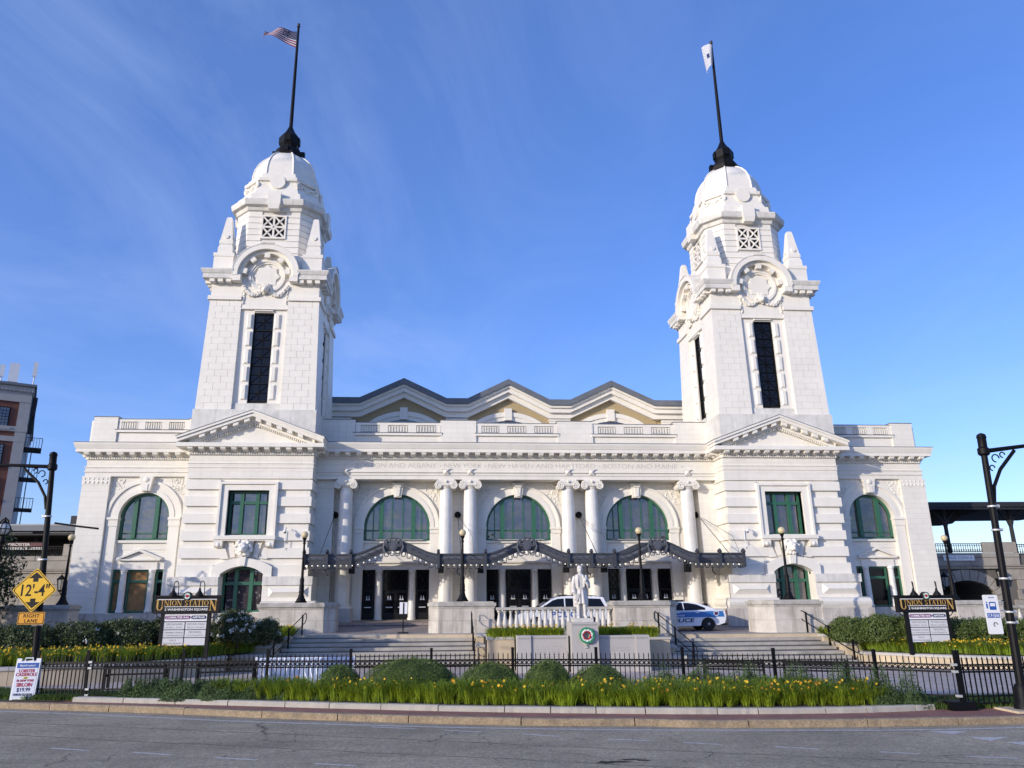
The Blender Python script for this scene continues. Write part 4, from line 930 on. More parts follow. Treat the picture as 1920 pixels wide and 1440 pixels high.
    c_ = MB(sx=s, T=T2); c_.prism(octo(2.54, .63), 'z', 23.6, 27.2); c_.build('belfry_core', 'joint', ST)
    n = 8; ch = (27.18-23.78)/n
    for i in range(n):
        c_ = MB(sx=s, T=T2); o8 = octo(2.60, .635)
        for k_ in range(4):   # each course leaves the lattice openings free
            c_.T = T2 @ Matrix.Rotation(PI/2*k_, 4, 'Z'); z0, z1 = 23.78+ch*i+.02, 23.78+ch*(i+1)-.02
            openz = z1 > 25.25 and z0 < 26.85
            for q in (-1, 1):
                lo, hi = sorted((q*(.8 if openz else .0), q*2.60*.635)); c_.box(lo, hi, -2.60, -2.4, z0, z1)
            h = 2.60*.635; c_.prism([(h, -2.6), (2.6, -h), (2.45, -h), (h, -2.45)], 'z', z0, z1)
            if openz:   # beside the lattice each corner is a piece of its own
                c_.f = []; c_.v = []
                c_.box(.8, h, -2.60, -2.4, z0, z1); c_.prism([(h, -2.6), (2.6, -h), (2.45, -h), (h, -2.45)], 'z', z0, z1); c_.box(2.4, 2.6, -h, -.8, z0, z1)
                c_.build('stone_course', 'stone', ST); c_ = MB(sx=s, T=T2)
        if c_.v: c_.build('stone_course', 'stone', ST)
    def loft(name, prof, m_, smooth=False):
        c_ = MB(sx=s, T=T2); c_.rings([[(x, y, z) for x, y in octo(a, f)] for z, a, f in prof]); return c_.build(name, m_, ST, smooth)
    loft('belfry_cornice', [(27.15, 2.6, .635), (27.2, 2.70, .635), (27.45, 2.76, .635), (27.5, 2.98, .62), (27.62, 3.02, .62), (27.82, 3.06, .61), (27.9, 3.06, .61), (27.94, 2.7, .6)], 'ledge')
    loft('drum', [(27.9, 2.80, .58), (28.45, 2.74, .57), (28.5, 2.60, .55), (29.0, 2.42, .53), (29.55, 2.34, .50), (29.58, 2.48, .50), (29.8, 2.5, .50), (29.86, 2.36, .48), (30.2, 2.30, .46), (30.22, 2.2, .45)], 'stone2')
    dome = [(30.2, 2.12), (30.8, 2.08), (31.3, 1.98), (31.8, 1.78), (32.2, 1.50), (32.5, 1.20), (32.72, .88), (32.78, .6)]
    loft('dome', [(z, a, .42) for z, a in dome], 'stone2', 'auto')
    for k_ in range(8):
        x, y = octo(1, .42)[k_]; r_ = MB(sx=s, T=T2); r_.tube([(x*a, y*a, z) for z, a in dome[:-1]], .07, 5); r_.build('dome_rib', 'stone2', ST, True)
side(-1); side(1)
# ================================================================== SETTING
def sheet(name, pts, z, m, zf=None):
    b = MB(); b.add([(x, y, zf(x, y) if zf else z) for x, y in pts], [tuple(range(len(pts)))]); return struct(name, b, m)
g = MB(); g.box(-2500, 2500, -2500, 2500, -1.5, -1.0); struct('ground', g, 'ground')
# road as a fine-enough sheet up to the kerb
KERB = [(-60, 38), (-40, 30.4), (-26, 25.9), (-16.95, 23.06), (-11.9, 21.47), (-8.0, 20.0), (-3.2, 18.63), (-.3, 18.2), (1.3, 17.8), (4.7, 17.53), (8.4, 17.56), (14, 17.9), (26, 19.5), (60, 25)]
def resample(P, n):
    P = [Vector((a, b)) for a, b in P]; out_ = []
    for i in range(len(P)-1):
        p0 = P[max(i-1, 0)]; p1, p2 = P[i], P[i+1]; p3 = P[min(i+2, len(P)-1)]
        for k in range(n):
            t = k/n; out_.append(.5*((2*p1)+(-p0+p2)*t+(2*p0-5*p1+4*p2-p3)*t*t+(-p0+3*p1-3*p2+p3)*t**3))
    out_.append(P[-1]); return [(p.x, p.y) for p in out_]
K = resample(KERB, 6)
def offset(P, d):
    out_ = []
    for i, p in enumerate(P):
        a = Vector(P[max(i-1, 0)]); b = Vector(P[min(i+1, len(P)-1)]); t = (b-a).normalized(); out_.append((p[0]-t.y*d, p[1]+t.x*d))
    return out_
def strip(name, A, B, zA, zB, m, kind='structure', parent=None):
    b = MB(); b.add([(x, y, zA) for x, y in A]+[(x, y, zB) for x, y in B], [(i, i+1, len(A)+i+1, len(A)+i) for i in range(len(A)-1)]); o = b.build(name, m, parent)
    if kind: o['kind'] = kind
    return o
road = MB(); kk = K
road.add([(x, y+.1, -.15) for x, y in kk]+[(x, -60, -.15) for x, y in kk], [(len(kk)+i, len(kk)+i+1, i+1, i) for i in range(len(kk)-1)])
RD = struct('road', road, 'asphalt')
def slab(name, poly, z0, z1, m, parent=None):
    b = MB(); b.prism(poly, 'z', z0, z1); return b.build(name, m, parent)
# markings
def stroke(a, b, w_, name='lane_dash'):
    a, b = Vector(a), Vector(b); d = (b-a).normalized(); n = Vector((-d.y, d.x))*w_/2
    o = MB().add([(*(a-n), -.146), (*(b-n), -.146), (*(b+n), -.146), (*(a+n), -.146)], [(0, 1, 2, 3)]).build(name, 'marking', RD); return o
ln = resample([(-30, 26.6), (-16.6, 22.46), (-12.66, 21.1), (-9.0, 19.75), (-3.3, 18.2), (2.6, 17.3), (7.9, 17.05), (20, 18)], 5)
ia = MB(); A = offset(ln, .06); B = offset(ln, -.06)
ia.add([(x, y, -.146) for x, y in A]+[(x, y, -.146) for x, y in B], [(i, i+1, len(A)+i+1, len(A)+i) for i in range(len(A)-1) ]); ia.build('edge_line', 'marking', RD)
for a, b in [((-12.6,16.86),(-11.72,16.53)),((-10.74,16.24),(-9.93,15.92)),((-8.98,15.55),(-8.16,15.27)),((-6.37,18.75),(-5.28,18.36)),((-4.71,18.1),(-3.89,17.8)),((-7.05,14.83),(-6.28,14.56)),((-3.02,17.45),(-2.26,17.07)),((-1.32,16.65),(-.52,16.39)),((.11,16.11),(.76,15.84)),((1.73,15.51),(2.44,15.17)),((3.45,14.8),(4.06,14.54)),((4.73,14.25),(5.54,13.98))]: stroke(a, b, .085)
for t in ([(5.74,16.87),(6.6,16.76),(6.0,16.42)], [(6.41,15.45),(7.2,15.5),(6.6,15.1)], [(6.08,16.09),(6.9,15.97),(6.24,15.62)]):
    MB().add([(x, y, -.146) for x, y in t], [(0, 1, 2)]).build('yield_triangle', 'marking', RD)
rnd = random.Random(11)
for cx, cy, rx, ry in ((-1.75, 14.42, .34, .10), (-1.35, 14.62, .22, .07), (-1.15, 14.5, .14, .05)):
    ph = MB(); ring0 = [(cx+rx*math.cos(t*PI/13)*(.6+.7*rnd.random()), cy+ry*math.sin(t*PI/13)*(.5+.9*rnd.random())) for t in range(26)]
    ph.add([(cx, cy, -.147)]+[(x, y, -.1465) for x, y in ring0], [(0, i+1, (i+1) % 26+1) for i in range(26)]); ph.build('pothole_patch', 'soil', RD)
# sidewalk: brick, behind a row of granite kerbstones
SW = MB(); A = offset(K, .0); B = [(x, 60) for x, y in K]
SWI = offset(K, .17)
walk_back = offset(K, 1.75)
sw = MB(); sw.add([(x, y, 0) for x, y in SWI]+[(x, y, .004) for x, y in walk_back], [(i, i+1, len(K)+i+1, len(K)+i) for i in range(len(K)-1)]); SWO = struct('sidewalk', sw, 'brickwalk')
# kerbstones
def along(P):
    L = [0]
    for a, b in zip(P[:-1], P[1:]): L.append(L[-1]+(Vector(b)-Vector(a)).length)
    return L
def at_len(P, L, d):
    for i in range(len(L)-1):
        if L[i+1] >= d: t = (d-L[i])/(L[i+1]-L[i]); return Vector(P[i]).lerp(Vector(P[i+1]), t)
    return Vector(P[-1])
def stones(P, width, z0, z1, name, m, parent, lo, hi, dmin, dmax, rnd, jz=.012):
    L = along(P); d = dmin
    while d < dmax:
        l = lo+(hi-lo)*rnd.random(); n = 10
        pa = [at_len(P, L, d+.012+(l-.024)*i/n) for i in range(n+1)]
        rs = []
        zt = z1+(rnd.random()-.5)*jz
        for i, p in enumerate(pa):
            t = (pa[min(i+1, n)]-pa[max(i-1, 0)]).normalized(); nn = Vector((-t.y, t.x)); j = (rnd.random()-.5)*.028; q = p+nn*width
            rs.append([(p.x+nn.x*j, p.y+nn.y*j, z0), (q.x, q.y, z0), (q.x, q.y, zt), (p.x+nn.x*(.03+j), p.y+nn.y*(.03+j), zt), (p.x+nn.x*j*.5, p.y+nn.y*j*.5, zt-.03)])
        MB().rings(rs).build(name, m, parent); d += l
rnd = random.Random(2)
Lk = along(K); i0 = min(range(len(K)), key=lambda i: abs(K[i][0]+40)); i1 = min(range(len(K)), key=lambda i: abs(K[i][0]-22))
stones(K, .18, -.4, .004, 'kerb_stone', 'kerb', SWO, 1.7, 2.9, Lk[i0], Lk[i1], rnd)
# planting bed edging: granite strip behind the walk
BED = resample([(-15.0, 22.98), (-13.6, 22.6), (-10.3, 21.65), (-6.48, 20.45), (-3.17, 19.57), (1.16, 18.75), (4.4, 18.5), (5.9, 18.55), (7.2, 18.75)], 6)
stones(BED, .22, -.1, .13, 'edging_stone', 'edging', SWO, .9, 1.7, 0, along(BED)[-1]-.35, rnd)

FP = [(-16.45, 23.75), (-14.80, 23.25), (-12.1, 23.0), (-9.68, 22.75), (-7.32, 22.5), (-5.05, 22.4), (-2.75, 22.25), (-.42, 21.95), (1.88, 21.4), (4.16, 20.7), (6.42, 19.75), (7.95, 18.75), (10.2, 18.75)]
# soil of the bed
BF = offset(BED, .2); fence_line = resample(FP, 4)
def fy(x):
    for (a, b), (c, d) in zip(FP[:-1], FP[1:]):
        if a <= x <= c: return b+(d-b)*(x-a)/(c-a)
    return FP[0][1] if x < FP[0][0] else FP[-1][1]
def by(x):
    for (a, b), (c, d) in zip(BED[:-1], BED[1:]):
        if a <= x <= c: return b+(d-b)*(x-a)/(c-a)
    return BED[0][1] if x < BED[0][0] else BED[-1][1]
s_ = MB(); xs = [-13.3+20.4*i/40 for i in range(41)]; rows = []
for t in (0, .3, .6, 1.0): rows.append([(x, by(x)+.15+(fy(x)+.15-by(x)-.15)*t, .10+.10*math.sin(PI*min(t*.8, 1))) for x in xs])
s_.rings(rows, close=False, cap=False); struct('planting_bed_soil', s_, 'soil')
# plaza sheet
def zpl(x, y): return -.004 if y < 23 else (-.004-.30*min((y-23)/9, 1))
p_ = MB(); ys = [17.8, 18.5, 19.5, 20.5, 21.5, 22.3, 23, 24, 25, 26, 28, 30, 32, 34, 36, 40, 60, 90]
def front_y(x):   # back of the brick walk / bed
    return None
Kb = offset(K, 1.70)
def kb(x):
    for (a, b), (c, d) in zip(Kb[:-1], Kb[1:]):
        if a <= x <= c: return b+(d-b)*(x-a)/(c-a)
    return 30
xs = [-58+116*i/116 for i in range(117)]
rows = []
for t in [0, .04, .08, .12, .16, .2, .25, .3, .36, .45, .6, 1]: rows.append([(x, kb(x)+(70-kb(x))*t, zpl(x, kb(x)+(70-kb(x))*t) if t else -.002) for x in xs])
p_.rings(rows, close=False, cap=False); PLZ = struct('plaza_paving', p_, 'paver')
# lawn strips beside the bed
def lawn(name, poly):
    b = MB(); b.add([(x, y, max(zpl(x, y)+.012, 0.0)+.012) for x, y in poly], [tuple(range(len(poly)))]); return struct(name, b, 'turf')
lawn('lawn_strip', [(-20.5, 25.2), (-17.0, 24.3), (-14.9, 23.45), (-13.3, 23.05), (-13.0, 24.0), (-15.5, 24.9), (-20.5, 26.6)])
lawn('lawn_strip', [(5.6, 19.3), (7.0, 18.9), (16, 19.3), (16, 20.9), (8.0, 20.6), (5.4, 21.2)])
lawn('lawn_strip', [(-20.5, 24.9), (-17.2, 24.25), (-15.5, 23.3), (-15.2, 22.95), (-17, 23.3), (-20.5, 24.3)])

# ---- terrace in front of the doors
TZ = lambda x: 1.0-.004*x
t = MB()
front = [(-13.9, 40.4), (-11.9, 39.2), (-3.0, 38.45), (-2.2, 38.1), (5.2, 37.45), (5.9, 37.2), (13.8, 37.2), (14.6, 37.9), (34, 40.0)]
front = [(-34, 43.0)]+front
def ter_rows(ts): return [[(x, y+(44.1-y)*u, TZ(x)+(.22 if u > .99 else .22*max(0, (y+(44.1-y)*u-41.6)/2.5))) for x, y in front] for u in ts]
t.rings(ter_rows((0, .25, .5, .7, .85, 1)), close=False, cap=False); struct('terrace', t, 'drive')
tf = MB(); tf.rings([[(x, y, -1.0) for x, y in front], [(x, y, TZ(x)) for x, y in front]], close=False, cap=False); struct('terrace_front', tf, 'tanwall')
# broad granite border
b = MB(); fr_ = [p for p in front if -14 < p[0] < 15]; b.rings([[(x, y, TZ(x)+.004) for x, y in fr_], [(x, y+1.1, TZ(x)+.004) for x, y in fr_]], close=False, cap=False); struct('terrace_border', b, 'step')
w_ = MB(); xs = [-34, -12, 0, 12, 34]
w_.rings([[(x, 44.1, TZ(x)+.2) for x in xs], [(x, 44.08, TZ(x)+.37) for x in xs], [(x, 44.3, TZ(x)+.375) for x in xs], [(x, 46.9, TZ(x)+.53) for x in xs]], close=False, cap=False); struct('station_sidewalk', w_, 'drive')

# ---- steps
def flight(x0, x1, y, ztop, n, riser, tread, wid_l, wid_r, zf):
    for i in range(n):
        zt = ztop-riser*i; y0 = y-tread*(i+1)
        m = MB(); a = x0-wid_l*i; b = x1+wid_r*i
        m.prism([(y0+.09, zt-riser+.004), (y0+.09, zt-riser+.045), (y0-.03, zt-riser+.045), (y0-.03, zt-.012), (y0-.018, zt), (y+.10, zt), (y+.10, zt-riser+.004)], 'x', a, b)
        if i == 0: pass
        tag(m.build('stair_step', 'step', zf))
fl = thing('stone_steps', 'broad granite steps up to the station at the left of the statue', 'steps', (0, 0, 0), group='front steps')
flight(-11.9, -3.05, 39.3, 1.03, 7, .18, .45, .10, 0, fl)
fr = thing('stone_steps', 'broad granite steps up to the station at the right of the statue', 'steps', (0, 0, 0), group='front steps')
flight(5.9, 13.6, 37.9, .965, 7, .18, .45, 0, .12, fr)
# cheek walls beside the steps
def cheek(label, blocks):
    th = thing('cheek_wall', label, 'stair wall', (0, 0, 0), group='stepped walls beside the stairs')
    for x0, x1, y0, y1, z0, z1 in blocks:
        b = MB(); b.box(x0, x1, y0, y1, z0, z1-.12); b.build('wall_block', 'tanwall', th)
        b = MB(); b.box(x0-.06, x1+.06, y0-.06, y1+.02, z1-.12, z1-.03); b.box(x0-.03, x1+.03, y0-.03, y1+.02, z1-.03, z1); b.build('wall_cap', 'cap', th)
cheek('two-tier stone wall at the far left end of the left steps', [(-13.0, -12.0, 38.1, 39.6, -.6, 1.0), (-13.6, -12.3, 36.9, 38.06, -.6, .68), (-14.0, -12.6, 35.7, 36.86, -.6, .36)])
cheek('two-tier stone wall between the left steps and the memorial', [(-3.0, -2.3, 37.4, 38.9, -.6, 1.06), (-3.05, -2.4, 36.2, 37.36, -.6, .66)])
cheek('two-tier stone wall between the memorial and the right steps', [(5.2, 5.86, 36.6, 37.8, -.6, .99), (5.3, 6.0, 35.4, 36.56, -.6, .58), (5.4, 6.1, 34.3, 35.36, -.6, .2)])
cheek('two-tier stone wall at the far right end of the right steps', [(13.75, 14.4, 36.7, 38.0, -.6, .93), (14.15, 15.0, 35.5, 36.66, -.6, .60), (14.55, 15.3, 34.6, 35.46, -.6, .24)])

# ---- retaining walls of the two side beds, built of blocks with a rounded cap
def retaining(label, path, z0, zcap, m):
    th = thing('retaining_wall', label, 'garden wall', (0, 0, 0), group='curved garden retaining walls')
    P = resample(path, 8); L = along(P); d = 0; rnd = random.Random(9)
    while d < L[-1]-.3:
        l = 1.1+.3*rnd.random(); l = min(l, L[-1]-d); q = []; qc = []
        for i in range(4):
            p = at_len(P, L, d+.008+(l-.016)*i/3); p2 = at_len(P, L, min(d+l*i/3+.05, L[-1])); t = (at_len(P, L, min(d+l*i/3+.1, L[-1]))-at_len(P, L, max(d+l*i/3-.1, 0))).normalized(); n = Vector((-t.y, t.x))
            q.append([(p.x, p.y, z0-.3), (p.x+n.x*.4, p.y+n.y*.4, z0-.3), (p.x+n.x*.4, p.y+n.y*.4, zcap-.12), (p.x, p.y, zcap-.12)])
            o = p-n*.06; o2 = p+n*.44
            qc.append([(o.x, o.y, zcap-.12), (o2.x, o2.y, zcap-.12), (o2.x, o2.y, zcap), (p.x, p.y, zcap), (o.x, o.y, zcap-.04)])
        MB().rings(q).build('wall_block', m, th); MB().rings(qc).build('wall_cap', 'cap', th); d += l
LW = [(-40, 28.6), (-30, 28.4), (-24.5, 29.1), (-20.2, 30.0), (-17.2, 31.2), (-15.2, 32.8), (-14.0, 34.9)]
RW = [(15.0, 34.6), (15.6, 33.6), (16.8, 32.4), (18.6, 31.2), (21, 30.2), (25, 29.2), (34, 28.4)]
retaining('low curved tan stone wall along the left flower bed', LW, -.3, .40, 'tanwall')
retaining('low curved tan stone wall along the right flower bed', RW, -.3, .24, 'tanwall')
def bedsoil(name, path, zc_, ztop, yback):
    P = resample(path, 4); b = MB()
    b.rings([[(x, y+.35, zc_-.03) for x, y in P], [(x, y+(yback-y)*.35, zc_+(ztop-zc_)*.45) for x, y in P], [(x, yback, ztop) for x, y in P]], close=False, cap=False); struct(name, b, 'soil')
bedsoil('left_bed_soil', LW+[(-13.3, 37.3)], .38, 1.0, 42.0); bedsoil('right_bed_soil', [(14.3, 36.5)]+RW, .22, .95, 42.0)

# ---- granite pedestals carrying lamps
def pedestal(label, x0, x1, y0, y1, z0, z1, cl=0, cr=0):
    """cl / cr: corner cut off at the front left / front right"""
    th = thing('granite_pedestal', label, 'pedestal', ((x0+x1)/2, (y0+y1)/2, z0), group='granite pedestals along the terrace')
    hx, hy, h = (x1-x0)/2, (y1-y0)/2, z1-z0; L1 = .62
    def plan(e):
        P = []
        if cl: P += [(-hx-e, hy+e), (-hx-e, -hy+cl-e*.4), (-hx+cl-e*.4, -hy-e)]
        else: P += [(-hx-e, hy+e), (-hx-e, -hy-e)]
        if cr: P += [(hx-cr+e*.4, -hy-e), (hx+e, -hy+cr-e*.4), (hx+e, hy+e)]
        else: P += [(hx+e, -hy-e), (hx+e, hy+e)]
        return P
    def clip(P, a, b):      # part of the outline between two x positions
        for lim, sg in ((a, 1), (b, -1)):
            out_ = []
            for i in range(len(P)):
                p, q = P[i], P[(i+1) % len(P)]; ip, iq = sg*(p[0]-lim) >= 0, sg*(q[0]-lim) >= 0
                if ip: out_.append(p)
                if ip != iq: t = (lim-p[0])/(q[0]-p[0]); out_.append((lim, p[1]+(q[1]-p[1])*t))
            P = out_
        return P
    def blocks(e, za, zb, cuts, m, nm):
        for a, b in zip(cuts[:-1], cuts[1:]):
            P = clip(plan(e), a+.004, b-.004)
            if len(P) > 2: MB().prism(P, 'z', za, zb).build(nm, m, th)
    blocks(.0, -.3, L1-.008, [-hx-1, -hx+max(cl, .95), hx-max(cr, .95), hx+1], 'granite', 'granite_block')
    blocks(-.035, L1, h-.33, [-hx-1, -hx+max(cl, .4), -.1, hx-max(cr, .4), hx+1], 'granite', 'granite_block')
    blocks(-.01, h-.33, h-.22, [-hx-1, hx+1], 'granitec', 'cap_moulding'); blocks(.06, h-.22, h-.06, [-hx-1, .2, hx+1], 'granitec', 'cap_stone'); blocks(-.06, h-.06, h, [-hx-1, hx+1], 'granitec', 'cap_top')
pedestal('weathered granite pedestal in front of the left tower, left of the left steps', -14.1, -10.2, 40.5, 42.2, 1.05, 2.56, 0, .56)
pedestal('weathered granite pedestal between the left steps and the balustrade', -5.37, -1.98, 39.6, 41.0, 1.01, 2.56, .5, 0)
pedestal('weathered granite pedestal between the balustrade and the police sedan', 3.87, 7.2, 38.1, 39.5, .98, 2.55, 0, .5)
pedestal('weathered granite pedestal in front of the right tower, right of the police sedan', 11.25, 14.5, 38.0, 39.6, .95, 2.54, .75, 0)
pedestal('weathered granite pedestal at the far right below the stone bridge', 24.4, 27.2, 42.0, 43.3, .9, 2.42)
pedestal('weathered granite pedestal at the far left behind the height limit sign', -27.6, -24.2, 42.0, 43.3, 1.1, 2.54)

# ---- balustrades
def balustrade(label, x0, x1, y, z0, z1, n):
    th = thing('balustrade', label, 'balustrade', ((x0+x1)/2, y, z0), group='stone balustrades'); hx = (x1-x0)/2; h = z1-z0
    MB().box(-hx, hx, -.22, .22, -.2, .14).build('base_rail', 'granitec', th); MB().box(-hx, hx, -.22, .22, h-.13, h-.03).box(-hx, hx, -.18, .18, h-.03, h).build('top_rail', 'granitec', th)
    prof = [(.125, .14), (.125, .22), (.07, .26), (.12, .38), (.13, .48), (.09, .72), (.055, h-.34), (.055, h-.27), (.10, h-.22), (.10, h-.13)]
    b0 = MB().lathe(prof, 0, 0, 10).build('baluster', 'statue', th, True); b0.location.x = -hx+hx/n
    for i in range(1, n): o = link('baluster', b0.data, None, th); o.location.x = -hx+(2*hx)/n*(i+.5)
balustrade('stone balustrade behind the statue with a police car showing through it', -1.98, 3.87, 38.75, 1.0, 2.27, 20)
balustrade('stone balustrade at the far right under the stone bridge', 27.2, 33.5, 42.6, .9, 2.12, 12)
balustrade('stone balustrade at the far left behind the bushes', -34, -27.6, 42.6, 1.1, 2.3, 12)

# ---- memorial with the statue
mo = thing('memorial_wall', 'pale granite memorial wall with engraved text under the statue', 'memorial', (1.3, 33.0, -.3))
MB().box(-2.75, -.65, 0, .5, -.2, 1.46).build('wall_panel', 'monument', mo); MB().box(.68, 2.75, 0, .5, -.2, 1.44).build('wall_panel', 'monument', mo)
MB().box(-2.83, -2.25, -.08, .55, -.2, 1.47).build('end_pier', 'monument', mo); MB().box(2.25, 2.83, -.08, .55, -.2, 1.45).build('end_pier', 'monument', mo)
MB().box(-4.0, -2.83, 1.2, 1.6, -.2, 1.26).build('side_wall', 'tanwall', mo); MB().box(-4.05, -2.83, 1.15, 1.65, 1.26, 1.38).build('side_cap', 'cap', mo)
MB().box(2.83, 4.1, 1.2, 1.6, -.2, 1.2).build('side_wall', 'tanwall', mo); MB().box(2.83, 4.15, 1.15, 1.65, 1.2, 1.30).build('side_cap', 'cap', mo)
MB().box(-4.0, 4.1, 1.6, 5.6, -.2, 1.22).build('planter_soil', 'soil', mo)
pd = MB().box(-.56, .58, -.4, .9, -.2, 2.0).build('pedestal', 'monument', mo)
for x0, x1, z in ((-2.8, -.66, 1.36), (.69, 2.8, 1.34)):
    b = MB(); n = int((x1-x0)/.13)
    for i in range(n):
        x = x0+.065+.13*i; b.tube([(x-.05, -.005 if abs(x) < 2.25 else -.085, z-.03), (x, -.008 if abs(x) < 2.25 else -.088, z+.03), (x+.05, -.005 if abs(x) < 2.25 else -.085, z-.02)], .012, 4)
    b.build('wave_frieze', 'textgrey', mo)
b = MB()
for i in range(9): x = -.48+.12*i; b.tube([(x-.05, -.405, 1.87), (x, -.408, 1.93), (x+.05, -.405, 1.88)], .012, 4)
b.build('wave_frieze', 'textgrey', pd)
tx = random.Random(4)
def lines(par, x0, x1, zs, y, h=.05):   # small engraved lines too fine to read in the photograph
    b = MB()
    for z in zs:
        x = x0
        while x < x1:
            l = .05+.10*tx.random(); 
            for k in range(int(l/.035)): b.box(x+k*.035, x+k*.035+.02, y-.003, y, z, z+h*(.7+.3*tx.random()))
            x += l+.05
    b.build('engraved_text', 'textgrey', par)
lines(mo, -2.0, -.8, (1.0, .90, .80, .70, .60, .50), 0, .035); lines(mo, 1.2, 1.95, (.92, .82), 0, .035); 
b = MB(); b.lathe([(.02, 0), (.12, .02), (.05, .08), (.16, .22), (.15, .34), (.10, .4)], 0, 0, 10); u = b.build('carved_urn', 'monument', pd, True); u.location = (.05, -.42, .95); u.scale.y = .3
# statue of a standing man
st = thing('statue', 'white marble statue of a robed man holding a scroll on the grey pedestal', 'statue', (1.33, 33.35, 1.70))
st.scale = (.84, .9, 1.0); MB().box(-.50, .50, -.42, .42, 0, .16).build('base', 'statue', st)
def ell(b, c, rx, ry, z, n=12): return [(c[0]+rx*math.cos(2*PI*i/n), c[1]+ry*math.sin(2*PI*i/n), z) for i in range(n)]
s_ = MB()
Hs = .145   # feet level
# legs (viewer's left leg straight, right leg slightly forward)
for lx, fy_ in ((-.155, -.02), (.165, -.10)):
    s_.rings([ell(None, (lx, fy_), .075, .085, Hs+.05), ell(None, (lx, fy_), .085, .095, Hs+.3), ell(None, (lx, fy_+.02), .105, .115, Hs+.5), ell(None, (lx, fy_), .10, .11, Hs+.68), ell(None, (lx*.9, 0), .13, .14, Hs+1.0)])
    s_.rings([ell(None, (lx+(.03 if lx > 0 else -.03), fy_-.09), .085, .20, Hs), ell(None, (lx+(.03 if lx > 0 else -.03), fy_-.09), .085, .19, Hs+.06), ell(None, (lx+(.02 if lx > 0 else -.02), fy_-.05), .07, .12, Hs+.13)])
# tunic skirt with folds
sk = []
for z, rx, ry, f in ((.74, .34, .25, .035), (.95, .305, .23, .03), (1.2, .26, .20, .02), (1.38, .215, .165, .008), (1.48, .235, .17, 0), (1.70, .285, .185, 0), (1.88, .30, .18, 0), (1.98, .20, .14, 0), (2.03, .10, .10, 0)):
    n = 36; sk.append([(.0+(rx+f*math.sin(i*2*PI*9/n))*math.cos(2*PI*i/n), (ry+f*math.sin(i*2*PI*9/n))*math.sin(2*PI*i/n), z) for i in range(n)])
s_.rings(sk)
# open coat hanging at the back and sides
for q in (-1, 1):
    s_.rings([ell(None, (q*.26, .12), .13, .10, .62), ell(None, (q*.27, .10), .13, .11, 1.0), ell(None, (q*.25, .08), .11, .11, 1.4), ell(None, (q*.24, .05), .10, .13, 1.8), ell(None, (q*.16, .03), .10, .13, 1.97)])
    s_.tube([(q*.12, -.14, 1.95), (q*.17, -.19, 1.7), (q*.16, -.19, 1.45)], [.05, .055, .04], 8)
# arms
s_.tube([(-.28, .02, 1.90), (-.37, .03, 1.62), (-.40, -.02, 1.36), (-.33, -.12, 1.14)], [.105, .115, .10, .085], 10); s_.tube([(-.40, -.02, 1.38), (-.36, -.09, 1.20)], [.13, .135], 10)
s_.tube([(.28, .02, 1.90), (.40, .02, 1.62), (.40, -.06, 1.42)], [.105, .115, .105], 10); s_.tube([(.41, -.04, 1.44), (.34, -.18, 1.56), (.25, -.24, 1.70)], [.10, .085, .065], 10)
s_.ball((-.30, -.15, 1.07), .075, 8, 6); s_.ball((.23, -.25, 1.77), .07, 8, 6)
for i in range(4):
    s_.tube([(-.33+.03*i, -.19, 1.09), (-.31+.03*i, -.23, 1.02), (-.29+.03*i, -.21, .96)], [.022, .02, .016], 6)
    s_.tube([(.19+.03*i, -.29, 1.74), (.20+.025*i, -.31, 1.80), (.215+.02*i, -.28, 1.84)], [.022, .02, .016], 6)
s_.tube([(-.25, -.14, 1.10), (-.22, -.2, 1.12)], .022, 6); s_.tube([(.19, -.22, 1.80), (.24, -.24, 1.87)], .022, 6)
# neck and head
s_.tube([(0, .0, 1.95), (0, -.02, 2.12)], [.085, .08], 10)
s_.rings([ell(None, (0, -.05), .055, .06, 2.055), ell(None, (0, -.04), .095, .105, 2.10), ell(None, (0, -.03), .115, .135, 2.19), ell(None, (0, -.02), .118, .14, 2.27), ell(None, (0, 0), .10, .12, 2.34), ell(None, (0, .01), .05, .06, 2.375)])
s_.rings([ell(None, (0, .03), .135, .12, 2.08), ell(None, (0, .03), .145, .14, 2.2), ell(None, (0, .02), .135, .15, 2.31), ell(None, (0, .02), .09, .10, 2.37)])
s_.tube([(0, -.165, 2.245), (0, -.195, 2.185)], [.018, .03], 6); s_.tube([(-.035, -.165, 2.13), (.035, -.165, 2.13)], .014, 6)
for q in (-1, 1): s_.ball((q*.125, -.01, 2.2), .035, 6, 4, sz=1.4); s_.tube([(q*.02, -.165, 2.26), (q*.08, -.145, 2.26)], .018, 6)
ob = remesh_obj('body', s_, 'statue', .018, st, 2)
fc = MB()
for q in (-1, 1): fc.ball((q*.045, -.158, 2.235), .014, 6, 4)
fc.build('eye', 'textgrey', st)
bt = MB(); bt.tube([(.26*math.cos(2*PI*i/24), .19*math.sin(2*PI*i/24), 1.40) for i in range(24)], .025, 6, closed=True); bt.build('belt', 'statue', st, True)
bk = MB(T=Matrix.Translation((-.22, -.20, 1.02)) @ Matrix.Rotation(.55, 4, 'Y')); bk.box(-.07, .07, -.05, .05, -.17, .15); bk.build('book', 'statue', st)
sc_ = MB(); sc_.tube([(.20, -.30, 1.66), (.27, -.22, 1.95)], .045, 8); sc_.build('scroll', 'statue', st)
sup = MB(); sup.rings([ell(None, (.06, .16), .22, .14, .14), ell(None, (.06, .16), .18, .12, .8)]); sup.build('tree_stump_support', 'statue', st)
